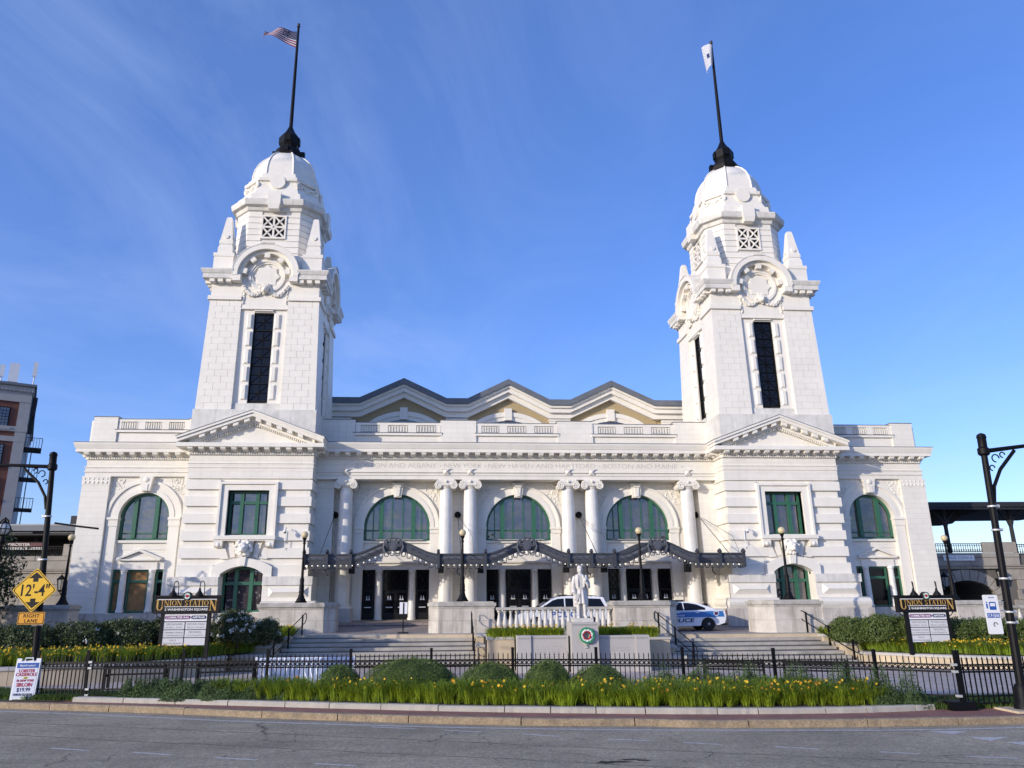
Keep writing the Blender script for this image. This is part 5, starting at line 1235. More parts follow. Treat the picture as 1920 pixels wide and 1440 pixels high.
# wreath
wr = thing('wreath', 'red white and green wreath hung on the front of the statue pedestal', 'wreath', (1.36, 32.55, 1.18)); wr.scale = (.74, .9, .74)
def tufts(r0, n, rr, mname, nm):
    b = MB(); q = random.Random(n)
    for i in range(n):
        t = 2*PI*i/n; r = r0+.02*(q.random()-.5); b.ball((r*math.cos(t), -.06-.05*q.random(), r*math.sin(t)), rr*(.8+.5*q.random()), 6, 4)
    b.build(nm, mname, wr)
tufts(.40, 46, .045, 'wgreen', 'green_ring'); tufts(.36, 40, .045, 'wgreen', 'green_ring'); tufts(.31, 40, .045, 'wwhite', 'white_ring'); tufts(.265, 36, .04, 'wwhite', 'white_ring'); tufts(.215, 34, .045, 'wred', 'red_ring')
rb = MB(); rb.tube([(0, .02, -.42), (0, -.03, -.6)], .012, 4); rb.tube([(.06, -.05, .34), (.1, -.02, -.4)], .008, 4); rb.build('wire_frame', 'wgreen', wr)

# ================================================================== IRON FENCE
fe = thing('iron_fence', 'low black iron picket fence with a row of rings along the plaza', 'fence', (0, 0, 0))
ring_me = picket_me = None
FH = 1.2
def gz(i): 
    return zpl(*FP[i])+.02
nsec = len(FP)-1
for i, (x, y) in enumerate(FP):
    z = gz(i); b = MB(); t_ = .062 if i not in (11,) else .09; h = 1.30 if i != 11 else 1.32
    b.box(-t_/1.0*.6, t_*.6, -t_*.6, t_*.6, 0, h); b.frustum(0, 0, h, h+.03, t_*.75, t_*.75, t_*.5, t_*.5)
    o = b.build('fence_post', 'black', fe); o.location = (x, y, z); o.rotation_euler = (0, (-.03 if i == 1 else .0), 0)
for i in range(nsec):
    (xa, ya), (xb, yb) = FP[i], FP[i+1]; za, zb_ = gz(i), gz(i+1); d = Vector((xb-xa, yb-ya, 0)); L = d.length; ang = math.atan2(d.y, d.x); dz = (zb_-za)/L
    for h, t_ in ((1.02, .040), (.86, .040), (.30, .032), (.14, .032)):
        b = MB(); b.add([(0, -.018, h-t_), (L, -.018, h-t_+dz*L), (L, .018, h-t_+dz*L), (0, .018, h-t_), (0, -.018, h+.0), (L, -.018, h+dz*L), (L, .018, h+dz*L), (0, .018, h)], [(3,2,1,0),(4,5,6,7),(0,1,5,4),(1,2,6,5),(2,3,7,6),(3,0,4,7)])
        o = b.build('fence_rail', 'black', fe); o.location = (xa, ya, za); o.rotation_euler = (0, 0, ang)
    n = int(round(L/.132))
    for k in range(1, n):
        u = k/n; p = Vector((xa, ya, za)).lerp(Vector((xb, yb, zb_)), u)
        if picket_me is None:
            b = MB(); b.box(-.0125, .0125, -.0125, .0125, .10, 1.15); b.frustum(0, 0, 1.15, 1.19, .0125, .0125, .003, .003); o = b.build('picket', 'black', fe); picket_me = o.data
        else: o = link('picket', picket_me, None, fe)
        o.location = p; o.rotation_euler = (0, 0, ang)
    for k in range(n):
        u = (k+.5)/n; p = Vector((xa, ya, za)).lerp(Vector((xb, yb, zb_)), u)
        if ring_me is None:
            b = MB(); b.tube([(.046*math.cos(2*PI*q/12), 0, .925+.044*math.sin(2*PI*q/12)) for q in range(12)], .014, 4, closed=True); o = b.build('fence_ring', 'black', fe, True); ring_me = o.data
        else: o = link('fence_ring', ring_me, None, fe)
        o.location = p; o.rotation_euler = (0, 0, ang)
for (i, dx, zz) in ((1, .06, 1.02), (1, .06, .86), (1, .06, .30), (1, .06, .14), (11, -.09, 1.02), (11, -.09, .86), (11, -.09, .30), (11, -.09, .14)):
    b = MB(); b.box(-.05, .05, -.06, .06, -.035, .02); o = b.build('rail_bracket', 'galv', fe); o.location = (FP[i][0]+dx, FP[i][1], gz(i)+zz)
b = MB(); b.box(-.30, .30, -.2, .2, -.02, .2); o = b.build('concrete_foot', 'black', fe); o.location = (FP[11][0]-.15, FP[11][1]-.05, 0)
# ================================================================== ENTRANCE CANOPY
ca = thing('entrance_canopy', 'dark grey metal entrance canopy with three waves, crests and rows of bulbs', 'canopy', (0, 0, 0))
YCN = 42.4
def wave(x):
    for cx, hw in ((-7.314, 2.41), (0.129, 2.41), (7.573, 2.21)):
        u = abs(x-cx)/hw
        if u < 1: return .72*(.5+.5*math.cos(PI*u))**.92
    return 0.0
XS = [-12.313+24.824*i/220 for i in range(221)]
def band(z0, z1, y0, y1, name, m, curve=False):
    rs = []
    for x in XS:
        w_ = wave(x); rs.append([(x, y0, z0+w_), (x, y0-(.10 if curve else 0), (z0+z1)/2+w_), (x, y0-(.02 if curve else 0), z1+w_), (x, y1, z1+w_), (x, y1, z0+w_)])
    return MB().rings(rs).build(name, m, ca)
band(4.62, 5.05, YCN, YCN+.10, 'fascia', 'canopy', True); band(5.03, 5.13, YCN-.10, YCN+.14, 'top_rail', 'canopyd'); band(4.56, 4.63, YCN-.06, YCN+.12, 'bottom_rail', 'canopyd')
# roof and soffit run back to the wall
rs = []; rs2 = []
for x in XS:
    w_ = wave(x); rs.append([(x, YCN+.1, 5.0+w_), (x, 44.95, 5.25+w_*.9), (x, 44.95, 5.19+w_*.9), (x, YCN+.1, 4.94+w_)]); rs2.append([(x, YCN+.1, 4.90+w_), (x, 44.95, 4.98+w_*.9), (x, 44.95, 4.94+w_*.9), (x, YCN+.1, 4.86+w_)])
MB().rings(rs).build('roof', 'canopyd', ca); MB().rings(rs2).build('soffit', 'soffit', ca)
for q, x in ((-1, -12.313), (1, 12.511)):
    b = MB(); b.box(x-.05, x+.05, YCN, 43.4, 4.56, 5.12); b.build('end_fascia', 'canopy', ca)
for x in (-12.252, -10.999, -9.726, -4.901, -3.597, -2.283, 2.388, 3.682, 5.006, 9.78, 11.073, 12.449):
    b = MB(); w_ = wave(x); b.box(x-.075, x+.075, YCN-.20, YCN+.05, 4.34+w_, 5.12+w_); b.tube([(x-.0, YCN-.12, 5.12+w_), (x, YCN-.25, 5.19+w_), (x, YCN-.12, 5.29+w_), (x, YCN+.08, 5.21+w_)], .085, 8); b.build('bracket', 'canopyd', ca)
# greek-key relief on the fascia
b = MB(); x = -12.088
while x < 12.244:
    z = 4.85+wave(x+.12); b.box(x, x+.17, YCN-.115, YCN-.08, z+.03, z+.055); b.box(x+.16, x+.185, YCN-.115, YCN-.08, z-.06, z+.055); b.box(x+.17, x+.34, YCN-.115, YCN-.08, z-.06, z-.035); x += .40
b.build('key_relief', 'canopyd', ca)
# fringe loops and bulbs, one of each per bay
lp = None; bl = None; x = -12.139
rnd = random.Random(8)
while x < 12.398:
    w_ = wave(x); sl_ = (wave(x+.05)-wave(x-.05))/.1
    if lp is None:
        b = MB(); b.tube([(-.115, 0, .0), (-.115, 0, -.22), (-.08, 0, -.27), (.08, 0, -.27), (.115, 0, -.22), (.115, 0, 0)], .028, 5); o = b.build('fringe_loop', 'canopyd', ca); lp = o.data
    else: o = link('fringe_loop', lp, None, ca)
    o.location = (x, YCN-.02, 4.60+w_)
    if bl is None:
        b = MB(); b.ball((0, 0, 0), .032, 8, 6); o = b.build('bulb', 'bulb', ca, True); bl = o.data
    else: o = link('bulb', bl, None, ca)
    o.location = (x, YCN+.10, 4.50+w_); x += .312
for q, x in ((-1, -12.313), (1, 12.511)):
    for k in range(3):
        o = link('fringe_loop', lp, None, ca); o.location = (x, YCN+.2+.32*k, 4.60); o.rotation_euler = (0, 0, PI/2)
        o = link('bulb', bl, None, ca); o.location = (x-q*.1, YCN+.2+.32*k, 4.50)
for cx in (-7.396, 0.047, 7.501):
    b = MB(); z0 = 5.53
    for q in (-1, 1):
        pts = []
        for i in range(20): t = i/19*1.7*2*PI; r = .21*(1-i/25); pts.append((cx+q*(.31+r*math.sin(t)), YCN-.16, z0+.16+r*math.cos(t)))
        b.tube(pts, .045, 6)
        b.tube([(cx+q*.50, YCN-.14, z0+.20), (cx+q*.55, YCN-.14, z0-.05), (cx+q*.46, YCN-.14, z0-.30), (cx+q*.26, YCN-.14, z0-.40), (cx+q*.10, YCN-.14, z0-.36)], [.05, .06, .06, .045, .03], 6)
        for k_ in range(4): b.ball((cx+q*(.56-.02*k_), YCN-.13, z0-.02-.11*k_), .055, 6, 4, sy=.6)
        b.tube([(cx+q*.05, YCN-.15, z0+.36), (cx+q*.17, YCN-.17, z0+.44), (cx+q*.30, YCN-.15, z0+.40)], [.05, .05, .02], 6)
    b.prism([(cx-.24, z0+.22), (cx, z0+.30), (cx+.24, z0+.22), (cx+.22, z0-.10), (cx, z0-.32), (cx-.22, z0-.10)], 'y', YCN-.19, YCN-.08)
    b.prism([(cx-.16, z0+.16), (cx, z0+.21), (cx+.16, z0+.16), (cx+.14, z0-.07), (cx, z0-.22), (cx-.14, z0-.07)], 'y', YCN-.215, YCN-.18)
    for a_ in (-2, -1, 0, 1, 2): b.ball((cx+.085*a_, YCN-.15, z0+.44-.025*abs(a_)), .05, 6, 4, sy=.6, sz=1.5)
    b.build('crest', 'canopy', ca, True)
for x in (-9.75, -4.75, -2.5, 2.4, 4.6, 9.5):
    b = MB(); b.box(x-.16, x+.16, 43.2, 43.6, 4.1, 4.75); b.build('loudspeaker', 'signblack', ca)
for x in (-11.3, -3.8, 3.75, 11.2):
    b = MB(); b.tube([(x, 44, 4.6), (x, 44, 4.15), (x+.16, 44, 4.0)], .035, 6); b.build('drain_pipe', 'canopyd', ca)
anch = None
for i, (x, wd) in enumerate(((-11.19, 'at the left beside the left tower'), (-3.75, 'between the left pair of columns'), (3.75, 'between the right pair of columns'), (11.25, 'at the right beside the right tower'))):
    th = thing('tie_rod', 'black round anchor plate and rod '+wd, 'tie rod', (x, 46.1, 7.66), group='canopy tie rods')
    b = MB(); b.tube([(0, .02, 0), (0, -.12, 0)], .20, 16); b.tube([(0, -.10, 0), (0, -.26, -.05)], .12, 8); b.build('anchor_plate', 'black', th)
    b = MB(); b.tube([(0, -.2, -.05), (-.1 if i == 0 else .1, -4.4, -2.55)], .022, 5); b.build('rod', 'canopyd', th)
    if i > 0: b = MB(); b.tube([(0, -.2, -.05), (.5, -2.2, -1.0), (.75, -3.6, -1.6), (.8, -4.2, -2.5)], .011, 4); b.build('slack_cable', 'canopyd', th)

# ================================================================== FLAGPOLES AND FLAGS
for s, wd in ((-1, 'left'), (1, 'right')):
    th = thing('flagpole', 'tall black flagpole with a bulbous base on the %s tower dome' % wd, 'flagpole', (s*XT, YT, 32.7), group='flagpoles on the tower domes')
    oc = lambda a, z, f=.42: [(x, y, z) for x, y in [(-f*a, -a), (f*a, -a), (a, -f*a), (a, f*a), (f*a, a), (-f*a, a), (-a, f*a), (-a, -f*a)]]
    b = MB(); b.rings([oc(1.05, 0), oc(1.08, .12), oc(.98, .16), oc(.98, .34), oc(.84, .42), oc(.80, .66), oc(.50, .72)]); b.build('base', 'black', th)
    b = MB(); b.rings([oc(.55, .70), oc(.52, .95), oc(.63, 1.15), oc(.63, 1.75), oc(.50, 1.95), oc(.36, 2.15), oc(.22, 2.45), oc(.13, 2.7)]); b.build('bulb_base', 'black', th)
    b = MB()
    for k in range(4):
        T = Matrix.Rotation(PI/2*k, 4, 'Z'); b.T = T; b.box(-.2, .2, -.72, -.55, 1.2, 1.72); b.box(-.16, .16, -1.12, -.8, .1, .6)
    b.build('buttress', 'black', th)
    b = MB(); b.lathe([(.135, 2.6), (.12, 6), (.085, 11.5)], 0, 0, 10); b.build('pole', 'black', th, True)
    b = MB(); b.ball((0, 0, 11.62), .12, 10, 6); b.lathe([(.12, 11.4), (.12, 11.5)], 0, 0, 8); b.build('finial', 'canopyd', th, True)
def us_flag():
    th = thing('national_flag', 'red white and blue striped flag with stars flying left from the left pole', 'flag', (-XT-.09, YT-.06, 42.2))
    NX = 26
    def P(u, v):     # u along the fly, v 0..1 up the hoist
        sq = 1-.66*min(u*1.15, 1)**.9; zc_ = .72+.28*math.sin(u*2.7)*.9-.10*u
        x = -2.35*u**.97; y = .26*math.sin(u*7.5+v*1.4)*u**.6-.55*u; return (x+(v-.5)*.25*u, y, zc_+(v-.5)*1.45*sq+.05*math.sin(u*9+v*4)*u)
    for i in range(13):
        b = MB(); u0 = .38 if i >= 6 else 0
        for k in range(NX):
            a, c = u0+(1-u0)*k/NX, u0+(1-u0)*(k+1)/NX; b.add([P(a, i/13), P(c, i/13), P(c, (i+1)/13), P(a, (i+1)/13)], [(0, 1, 2, 3)])
        b.build('stripe', 'flagred' if i % 2 == 0 else 'flagwhite', th, True)
    b = MB()
    for k in range(8):
        for j in range(4): a, c, e, f = .38*k/8, .38*(k+1)/8, 6/13+7/13*j/4, 6/13+7/13*(j+1)/4; b.add([P(a, e), P(c, e), P(c, f), P(a, f)], [(0, 1, 2, 3)])
    b.build('canton', 'flagblue', th, True)
    b = MB()
    for r in range(9):
        for c in range(6 if r % 2 == 0 else 5):
            u = .38*(c+(.5 if r % 2 == 0 else 1))/6; v = 6/13+7/13*(r+.7)/10; p = Vector(P(u, v)); q = .035
            for sy in (-.012, .012): b.add([(p.x+q*(1 if i % 2 == 0 else .42)*math.cos(i*PI/5+PI/2), p.y+sy, p.z+q*(1 if i % 2 == 0 else .42)*math.sin(i*PI/5+PI/2)) for i in range(10)], [tuple(range(10))])
    b.build('star', 'flagwhite', th)
us_flag()
th = thing('state_flag', 'limp white flag with a small blue emblem on the right pole', 'flag', (XT-.09, YT-.06, 41.5))
def PW(u, v):
    # furled sheet hanging in two folds, its top corner blown back over the pole
    x = -.62*math.sin(u*2.1)*(.65+.35*v)+(.55*max(0, u-.75)*4*max(0, v-.75)); y = -.38*math.sin(u*5.2+v)*.8; z = .55+1.75*v-.45*u*(1-v*.7)+.35*u*v*v; return (x, y, z)
b = MB(); n = 16; b.rings([[PW(i/n, j/n) for i in range(n+1)] for j in range(n+1)], close=False, cap=False); b.build('cloth', 'flagwhite', th, True)
b = MB()
for sy in (-.02, .02):
    b.rings([[(PW(.30+.16*i/4, .38+.2*j/4)[0], PW(.30+.16*i/4, .38+.2*j/4)[1]+sy, PW(.30+.16*i/4, .38+.2*j/4)[2]) for i in range(5)] for j in range(5)], close=False, cap=False)
b.build('emblem', 'navy', th)

# ================================================================== GLOBE LAMPS
def globe_lamp(loc, label, first=[None], h=3.62):
    if first[0] is None:
        th = thing('globe_lamp', label, 'lamp', loc, group='globe lamps on granite pedestals')
        b = MB(); b.lathe([(.30, 0), (.31, .06), (.25, .10), (.24, .16), (.19, .22), (.13, .42), (.12, .5), (.15, .52), (.15, .56), (.125, .6), (.13, .82), (.105, .95), (.115, 1.2), (.09, 1.24), (.085, 1.3)], 0, 0, 14); b.build('base', 'black', th, 'auto')
        b = MB(); b.lathe([(.075, 1.25), (.05, 3.02), (.08, 3.05), (.08, 3.10), (.05, 3.14), (.06, 3.2), (.11, 3.32), (.13, 3.36)], 0, 0, 12); b.build('post', 'black', th, True)
        b = MB(); b.ball((0, 0, 3.52), .185, 18, 12); b.build('globe', 'globe', th, True); first[0] = th; return th
    return copy_tree(first[0], loc, 0, label)
globe_lamp((-12.1, 41.3, 2.56), 'globe lamp on the pedestal in front of the left tower')
globe_lamp((-3.62, 40.3, 2.57), 'globe lamp on the pedestal left of the balustrade')
globe_lamp((5.58, 39.0, 2.55), 'globe lamp on the pedestal just right of the statue')
globe_lamp((13.2, 38.8, 2.54), 'globe lamp on the pedestal in front of the right tower')
globe_lamp((24.75, 42.6, 2.42), 'globe lamp at the far right in front of the stone arch')
globe_lamp((-24.85, 42.6, 2.54), 'globe lamp at the far left in front of the stone viaduct')

# ================================================================== TALL STREET LAMPS
def street_lamp(loc, label, sgn, tilt, hgt, clamps, rise):
    th = thing('street_lamp', label, 'street lamp', loc, group='tall black street lamps'); th.rotation_euler = (0, tilt, 0)
    b = MB()
    n = 12; fl_ = lambda r: [( (r*(1-.05*(i % 2)))*math.cos(2*PI*i/24), (r*(1-.05*(i % 2)))*math.sin(2*PI*i/24)) for i in range(24)]
    b.rings([[(x, y, z) for x, y in fl_(r)] for r, z in ((.105, 0), (.096, 1.5), (.078, hgt-.8), (.074, hgt-.35))]); b.build('pole', 'black', th)
    b = MB(); b.lathe([(.10, hgt-.4), (.14, hgt-.36), (.14, hgt-.22), (.105, hgt-.18), (.105, hgt+.05), (.12, hgt+.08), (.10, hgt+.16), (.03, hgt+.2)], 0, 0, 12); b.build('cap', 'black', th, 'auto')
    b = MB(); b.lathe([(.22, 0), (.22, .12), (.17, .2), (.17, .5), (.13, .6)], 0, 0, 12); b.build('base', 'black', th, 'auto')
    b = MB(); b.tube([(sgn*.1, 0, hgt-.27), (sgn*1.2, 0, hgt-.27+rise*.6), (sgn*2.6, 0, hgt-.27+rise)], [.06, .05, .04], 8)
    b.tube([(sgn*.08, 0, hgt-1.6), (sgn*.14, 0, hgt-1.2), (sgn*.38, 0, hgt-.75), (sgn*.85, 0, hgt-.35+rise*.4)], .045, 6)
    for cx, cz, r in ((.30, -.52, .10), (.17, -.78, .07), (.5, -.42, .07)):
        b.tube([(sgn*(cx+r*math.cos(t*PI/6)), 0, hgt+cz+rise*.2+r*math.sin(t*PI/6)) for t in range(10)], .018, 5)
    b.build('arm', 'black', th, True)
    b = MB(); x = sgn*2.6; z = hgt-.27+rise; b.lathe([(.05, 0), (.06, -.2), (.20, -.32), (.34, -.62), (.36, -.66), (.30, -.66)], x, 0, 14, z); b.build('lantern', 'black', th, 'auto')
    for z in clamps:
        b = MB(); b.lathe([(.106, z), (.112, z+.01), (.112, z+.035), (.106, z+.045)], 0, 0, 14); b.box(.1*sgn, .17*sgn, -.04, .04, z, z+.07); b.build('band_clamp', 'galv', th, True)
    return th
street_lamp((-16.58, 23.95, 0), 'black street lamp with the arm to the left, carrying the yellow height limit sign', -1, -.062, 7.05, (2.0, 3.9, 5.2), .18)
lamp_r = street_lamp((9.17, 18.35, 0), 'black street lamp at the right edge with a bus stop sign', 1, .034, 6.6, (2.25, 2.0, 3.05, 4.25, 4.85), .30)
b = MB(); b.tube([(-16.62, 23.85, 5.0), (-15.9, 23.85, 4.9), (-15.3, 23.85, 4.83)], .03, 6); tag(b.build('signal_bracket', 'black'), 'thin black bracket arm reaching right from the left street lamp', 'bracket')
b = MB(); b.box(8.7, 10.5, 17.95, 18.9, .0, .05); tag(b.build('concrete_pad', 'tanwall'), kind='structure')

# ================================================================== SIGNS
# height limit diamond
th = thing('height_limit_sign', 'yellow diamond sign reading 12 feet 4 inches between two arrows', 'road sign', (-16.85, 23.72, 3.02))
def rdiamond(a, r=.07, n=4):
    pts = []
    for k, (cx, cz) in enumerate(((0, a), (a, 0), (0, -a), (-a, 0))):
        base = PI/2-k*PI/2
        c = Vector((cx, cz))*(1-r*1.414/a)
        for i in range(n+1): t = base+PI/4-PI/2*i/n; pts.append((c.x+r*math.cos(t), c.y+r*math.sin(t)))
    return pts
MB().prism(rdiamond(.645), 'y', -.004, .012).build('face', 'yellow', th)
def outline(pa, pb, y):
    b = MB(); n = len(pa); b.add([(x, y, z) for x, z in pa]+[(x, y, z) for x, z in pb], [(i, (i+1) % n, n+(i+1) % n, n+i) for i in range(n)]); return b
outline(rdiamond(.615), rdiamond(.585), -.006).build('border', 'signblack', th)
for q in (-1, 1):
    b = MB(); P = [(0, .52), (.21, .34), (.075, .34), (.075, .24), (-.075, .24), (-.075, .34), (-.21, .34)]; b.add([(x, -.006, z*q) for x, z in P], [tuple(range(7))]); b.build('arrow', 'signblack', th)
text('lettering', "12'-4\"", .33, 'signblack', th, (0, -.006, -.165), width=.80, bold=.012)
th = thing('lane_plate', 'orange plate reading RIGHT LANE under the yellow diamond sign', 'road sign', (-16.82, 23.72, 2.22))
def rrect(w_, h, r, n=4):
    pts = []
    for cx, cz, a in ((w_-r, h-r, 0), (-w_+r, h-r, PI/2), (-w_+r, -h+r, PI), (w_-r, -h+r, 3*PI/2)):
        for i in range(n+1): t = a+PI/2*i/n; pts.append((cx+r*math.cos(t), cz+r*math.sin(t)))
    return pts
MB().prism(rrect(.38, .175, .04), 'y', -.004, .012).build('face', 'orange', th); outline(rrect(.365, .16, .035), rrect(.345, .14, .03), -.006).build('border', 'signblack', th)
text('lettering', 'RIGHT', .10, 'signblack', th, (0, -.006, .02), bold=.008, space=1.15); text('lettering', 'LANE', .10, 'signblack', th, (0, -.006, -.12), bold=.008, space=1.15)
# sandwich board
th = thing('sandwich_board', 'white folding sandwich board advertising lobster casserole on the sidewalk', 'sandwich board', (-16.62, 23.5, .0), .05)
Tb = Matrix.Rotation(-.10, 4, 'X')
b = MB(T=Tb); b.box(-.325, .325, -.02, .02, .03, 1.04); b.box(-.325, -.20, -.02, .02, 1.04, 1.12); b.box(.20, .325, -.02, .02, 1.04, 1.12); b.box(-.325, -.26, -.02, .02, 0, .03); b.box(.26, .325, -.02, .02, 0, .03)
b.build('front_panel', 'white', th)
Tk = Matrix.Translation((0, .26, 0)) @ Matrix.Rotation(.10, 4, 'X'); b = MB(T=Tk); b.box(-.325, .325, -.02, .02, 0, 1.06); b.build('back_panel', 'white', th)
b = MB(T=Tb); b.tube([(-.11, 0, 1.03), (-.10, 0, 1.13), (.10, 0, 1.13), (.11, 0, 1.03)], .02, 6); b.build('handle', 'white', th)
fp = MB(T=Tb).box(-.29, .29, -.026, -.02, .06, 1.0).build('poster', mat('poster_paper', (.62, .66, .74), .5), th)
b = MB(T=Tb); b.box(-.29, .29, -.029, -.026, .86, 1.0); b.build('poster_header', 'blue', th)
b = MB(T=Tb); b.ball((0, -.022, .595), .105, 14, 8, sz=.38, sy=.06); b.build('poster_oval', mat('yellow_print', (.62, .55, .05), .5), th)
for txt, h, z, m, w_ in (('MAXWELL LUCIANO\'S', .05, .905, 'white', .42), ('LOBSTER', .085, .745, 'crimson', .43), ('CASSEROLE', .085, .645, 'crimson', .56), ('or', .05, .575, 'signblack', .08), ('1lb NEW YORK', .06, .495, 'crimson', .47), ('SIRLOIN', .10, .365, 'crimson', .42), ('$19.99', .10, .235, 'navy', .36), ('UNION STATION', .06, .125, 'navy', .50)):
    if txt.startswith('MAX'): txt = 'Maxwell Luciano\'s'
    text('lettering', txt, h, m, th, tuple(Tb @ Vector((0, -.0305, z))), width=w_, rot=(-.10, 0, 0), bold=.02 if m == 'crimson' else .012)
# bus stop sign
th = thing('bus_stop_sign', 'white bus stop sign with blue bus symbol clamped to the right street lamp', 'bus stop sign', (8.70, 18.2, 1.76))
MB().prism(rrect(.19, .46, .03), 'y', -.006, .006).build('face', 'white', th).location.z = .46
b = MB(); b.prism(rrect(.085, .095, .02), 'y', -.010, -.006); o = b.build('bus_symbol', 'blue', th); o.location = (.03, 0, .66)
b = MB(); b.box(-.06, .06, -.013, -.010, -.01, .065); o = b.build('bus_symbol_window', 'white', th); o.location = (.03, 0, .66)
b = MB(); b.ball((-.115, -.008, .74), .02, 6, 4, sy=.2); b.box(-.135, -.095, -.010, -.006, .60, .71); b.build('person_symbol', 'blue', th)
b = MB(); b.box(-.15, .17, -.010, -.006, .38, .49); b.build('route_band', 'blue', th); text('lettering', '7, 9 15/16', .07, 'white', th, (.01, -.0115, .40), width=.28, bold=.012)
text('lettering', 'BUS STOP', .03, 'blue', th, (.03, -.008, .84), width=.14); b = MB(); b.tube([(.02+.05*math.cos(t*PI/5), -.008, .22+.05*math.sin(t*PI/5)) for t in range(8)], .010, 4); b.build('wheelchair_symbol', 'signblack', th)
b = MB(); b.tube([(.19, .0, .55), (.42, .10, .55)], .012, 5); b.tube([(.19, .0, .75), (.42, .10, .75)], .012, 5); b.build('clamp_bar', 'galv', th)
# station name signs
def glyph_bar(b, pts, w_): pass
def station_sign(loc, rz, label, first=[None]):
    if first[0] is not None: return copy_tree(first[0], loc, rz, label)
    th = thing('station_sign', label, 'sign', loc, rz, group='black station name signs'); first[0] = th
    for x in (-.98, .90): b = MB(); b.box(x-.075, x+.075, -.07, .07, -.5, 1.50); b.build('post', 'signblack', th)
    b = MB(); b.box(-1.36, 1.30, -.13, .13, 1.28, 2.0); b.box(-1.44, 1.38, -.18, .18, 1.94, 2.01); b.build('header', 'signblack', th)
    for q, x in ((-1, -1.06), (1, .98)): b = MB(); b.tube([(x, 0, 1.10), (x+q*.14, 0, 1.16), (x+q*.22, 0, 1.28)], .02, 5); b.build('scroll_bracket', 'signblack', th)
    b = MB(); b.box(-1.24, -.16, -.136, -.13, 1.835, 1.862); b.box(.10, 1.18, -.136, -.13, 1.835, 1.862); b.box(-.92, .86, -.136, -.13, 1.545, 1.567); b.build('white_rule', 'white', th)
    # gold letters drawn with thick and thin strokes and serifs
    def put(strokes, x0, z0, w_, h, mb_):
        for s_ in strokes:
            if s_[0] == 'l':     # line: x,z,x,z,thickness
                _, xa, za, xb, zb_, t = s_; a = Vector((x0+xa*w_, z0+za*h)); c = Vector((x0+xb*w_, z0+zb_*h)); d = (c-a); n = Vector((-d.y, d.x)).normalized()*t*h/2
                mb_.add([(p.x, -.137, p.y) for p in (a-n, c-n, c+n, a+n)], [(0, 1, 2, 3)])
            else:                # arc: cx,cz,rx,rz,a0,a1,tthin,tthick
                _, cx, cz, rx, rz_, a0, a1, t0, t1 = s_; k = 14; vs = []
                for i in range(k+1):
                    a = a0+(a1-a0)*i/k; t = (t0+(t1-t0)*abs(math.cos(a)))*h/2
                    vs += [(x0+cx*w_+(rx*w_+t)*math.cos(a), -.137, z0+cz*h+(rz_*h+t*.8)*math.sin(a)), (x0+cx*w_+(rx*w_-t)*math.cos(a), -.137, z0+cz*h+(rz_*h-t*.8)*math.sin(a))]
                mb_.add(vs, [(2*i, 2*i+1, 2*i+3, 2*i+2) for i in range(k)])
    T_, t_ = .17, .06; SF = lambda x, z, w_=.34: ('l', x-w_/2, z, x+w_/2, z, .05)
    G = {'N': [('l', .14, 0, .14, 1, t_), ('l', .12, 1, .86, 0, T_), ('l', .86, 0, .86, 1, t_), SF(.14, .975), SF(.14, .025), SF(.86, .975)],
         'I': [('l', .5, 0, .5, 1, T_), SF(.5, .975, .8), SF(.5, .025, .8)],
         'O': [('a', .5, .5, .40, .44, 0, 2*PI, .05, .17)],
         'S': [('a', .5, .74, .27, .21, .15*PI, 1.5*PI, .08, .13), ('a', .5, .26, .30, .22, -.85*PI, .5*PI, .08, .15), ('l', .82, .72, .82, .97, .05), ('l', .16, .03, .16, .30, .05)],
         'T': [('l', .5, 0, .5, 1, T_), ('l', .04, .965, .96, .965, .07), ('l', .06, .74, .06, .97, .06), ('l', .94, .74, .94, .97, .06), SF(.5, .025, .5)],
         'A': [('l', .16, 0, .50, 1, t_), ('l', .48, 1, .84, 0, T_), ('l', .28, .34, .70, .34, .06), SF(.16, .025), SF(.84, .025)],
         'U': [('l', .18, 1, .18, .34, T_), ('l', .82, 1, .82, .34, t_), ('a', .5, .35, .32, .30, PI, 2*PI, .06, .15), SF(.18, .975, .4), SF(.82, .975)]}
    gl = MB()
    put(G['U'], -1.27, 1.40, .30, .42, gl); put(G['N'], .90, 1.40, .30, .42, gl)
    x = -.95
    for ch, w_ in zip('NION STATIO', (.20, .09, .195, .20, .08, .145, .165, .175, .165, .09, .185)):
        if ch != ' ': put(G[ch], x, 1.59, w_, .225, gl)
        x += w_+.012
    gl.build('gold_lettering', 'gold', th)
    text('lettering', '2 WASHINGTON SQUARE', .085, 'white', th, (-.03, -.137, 1.405), width=1.75, bold=.02)
    b = MB(); b.tube([(-.03, .02, 1.98), (-.03, -.17, 1.98)], .17, 20); b.build('badge', 'signblack', th)
    b = MB(); b.tube([(-.03, -.17, 1.98), (-.03, -.18, 1.98)], .135, 20); b.build('badge_disc', 'white', th)
    b = MB(); b.tube([(-.03+.12*math.cos(i*PI/8), -.183, 1.98+.12*math.sin(i*PI/8)) for i in range(16)], .010, 4, closed=True); b.build('badge_rim', 'wgreen', th)
    b = MB(); b.ball((-.06, -.182, 2.0), .04, 8, 5, sy=.2); b.ball((0, -.182, 2.0), .04, 8, 5, sy=.2); b.add([(-.10, -.189, 1.995), (-.03, -.189, 1.90), (.04, -.189, 1.995)], [(0, 1, 2)]); b.build('badge_heart', 'wred', th)
    b = MB(); b.box(-.92, .84, -.05, .05, .02, 1.30); b.build('tenant_board', 'signblack', th)
    cells = [(-.90, .82, .98, 1.27, 'white', ())]
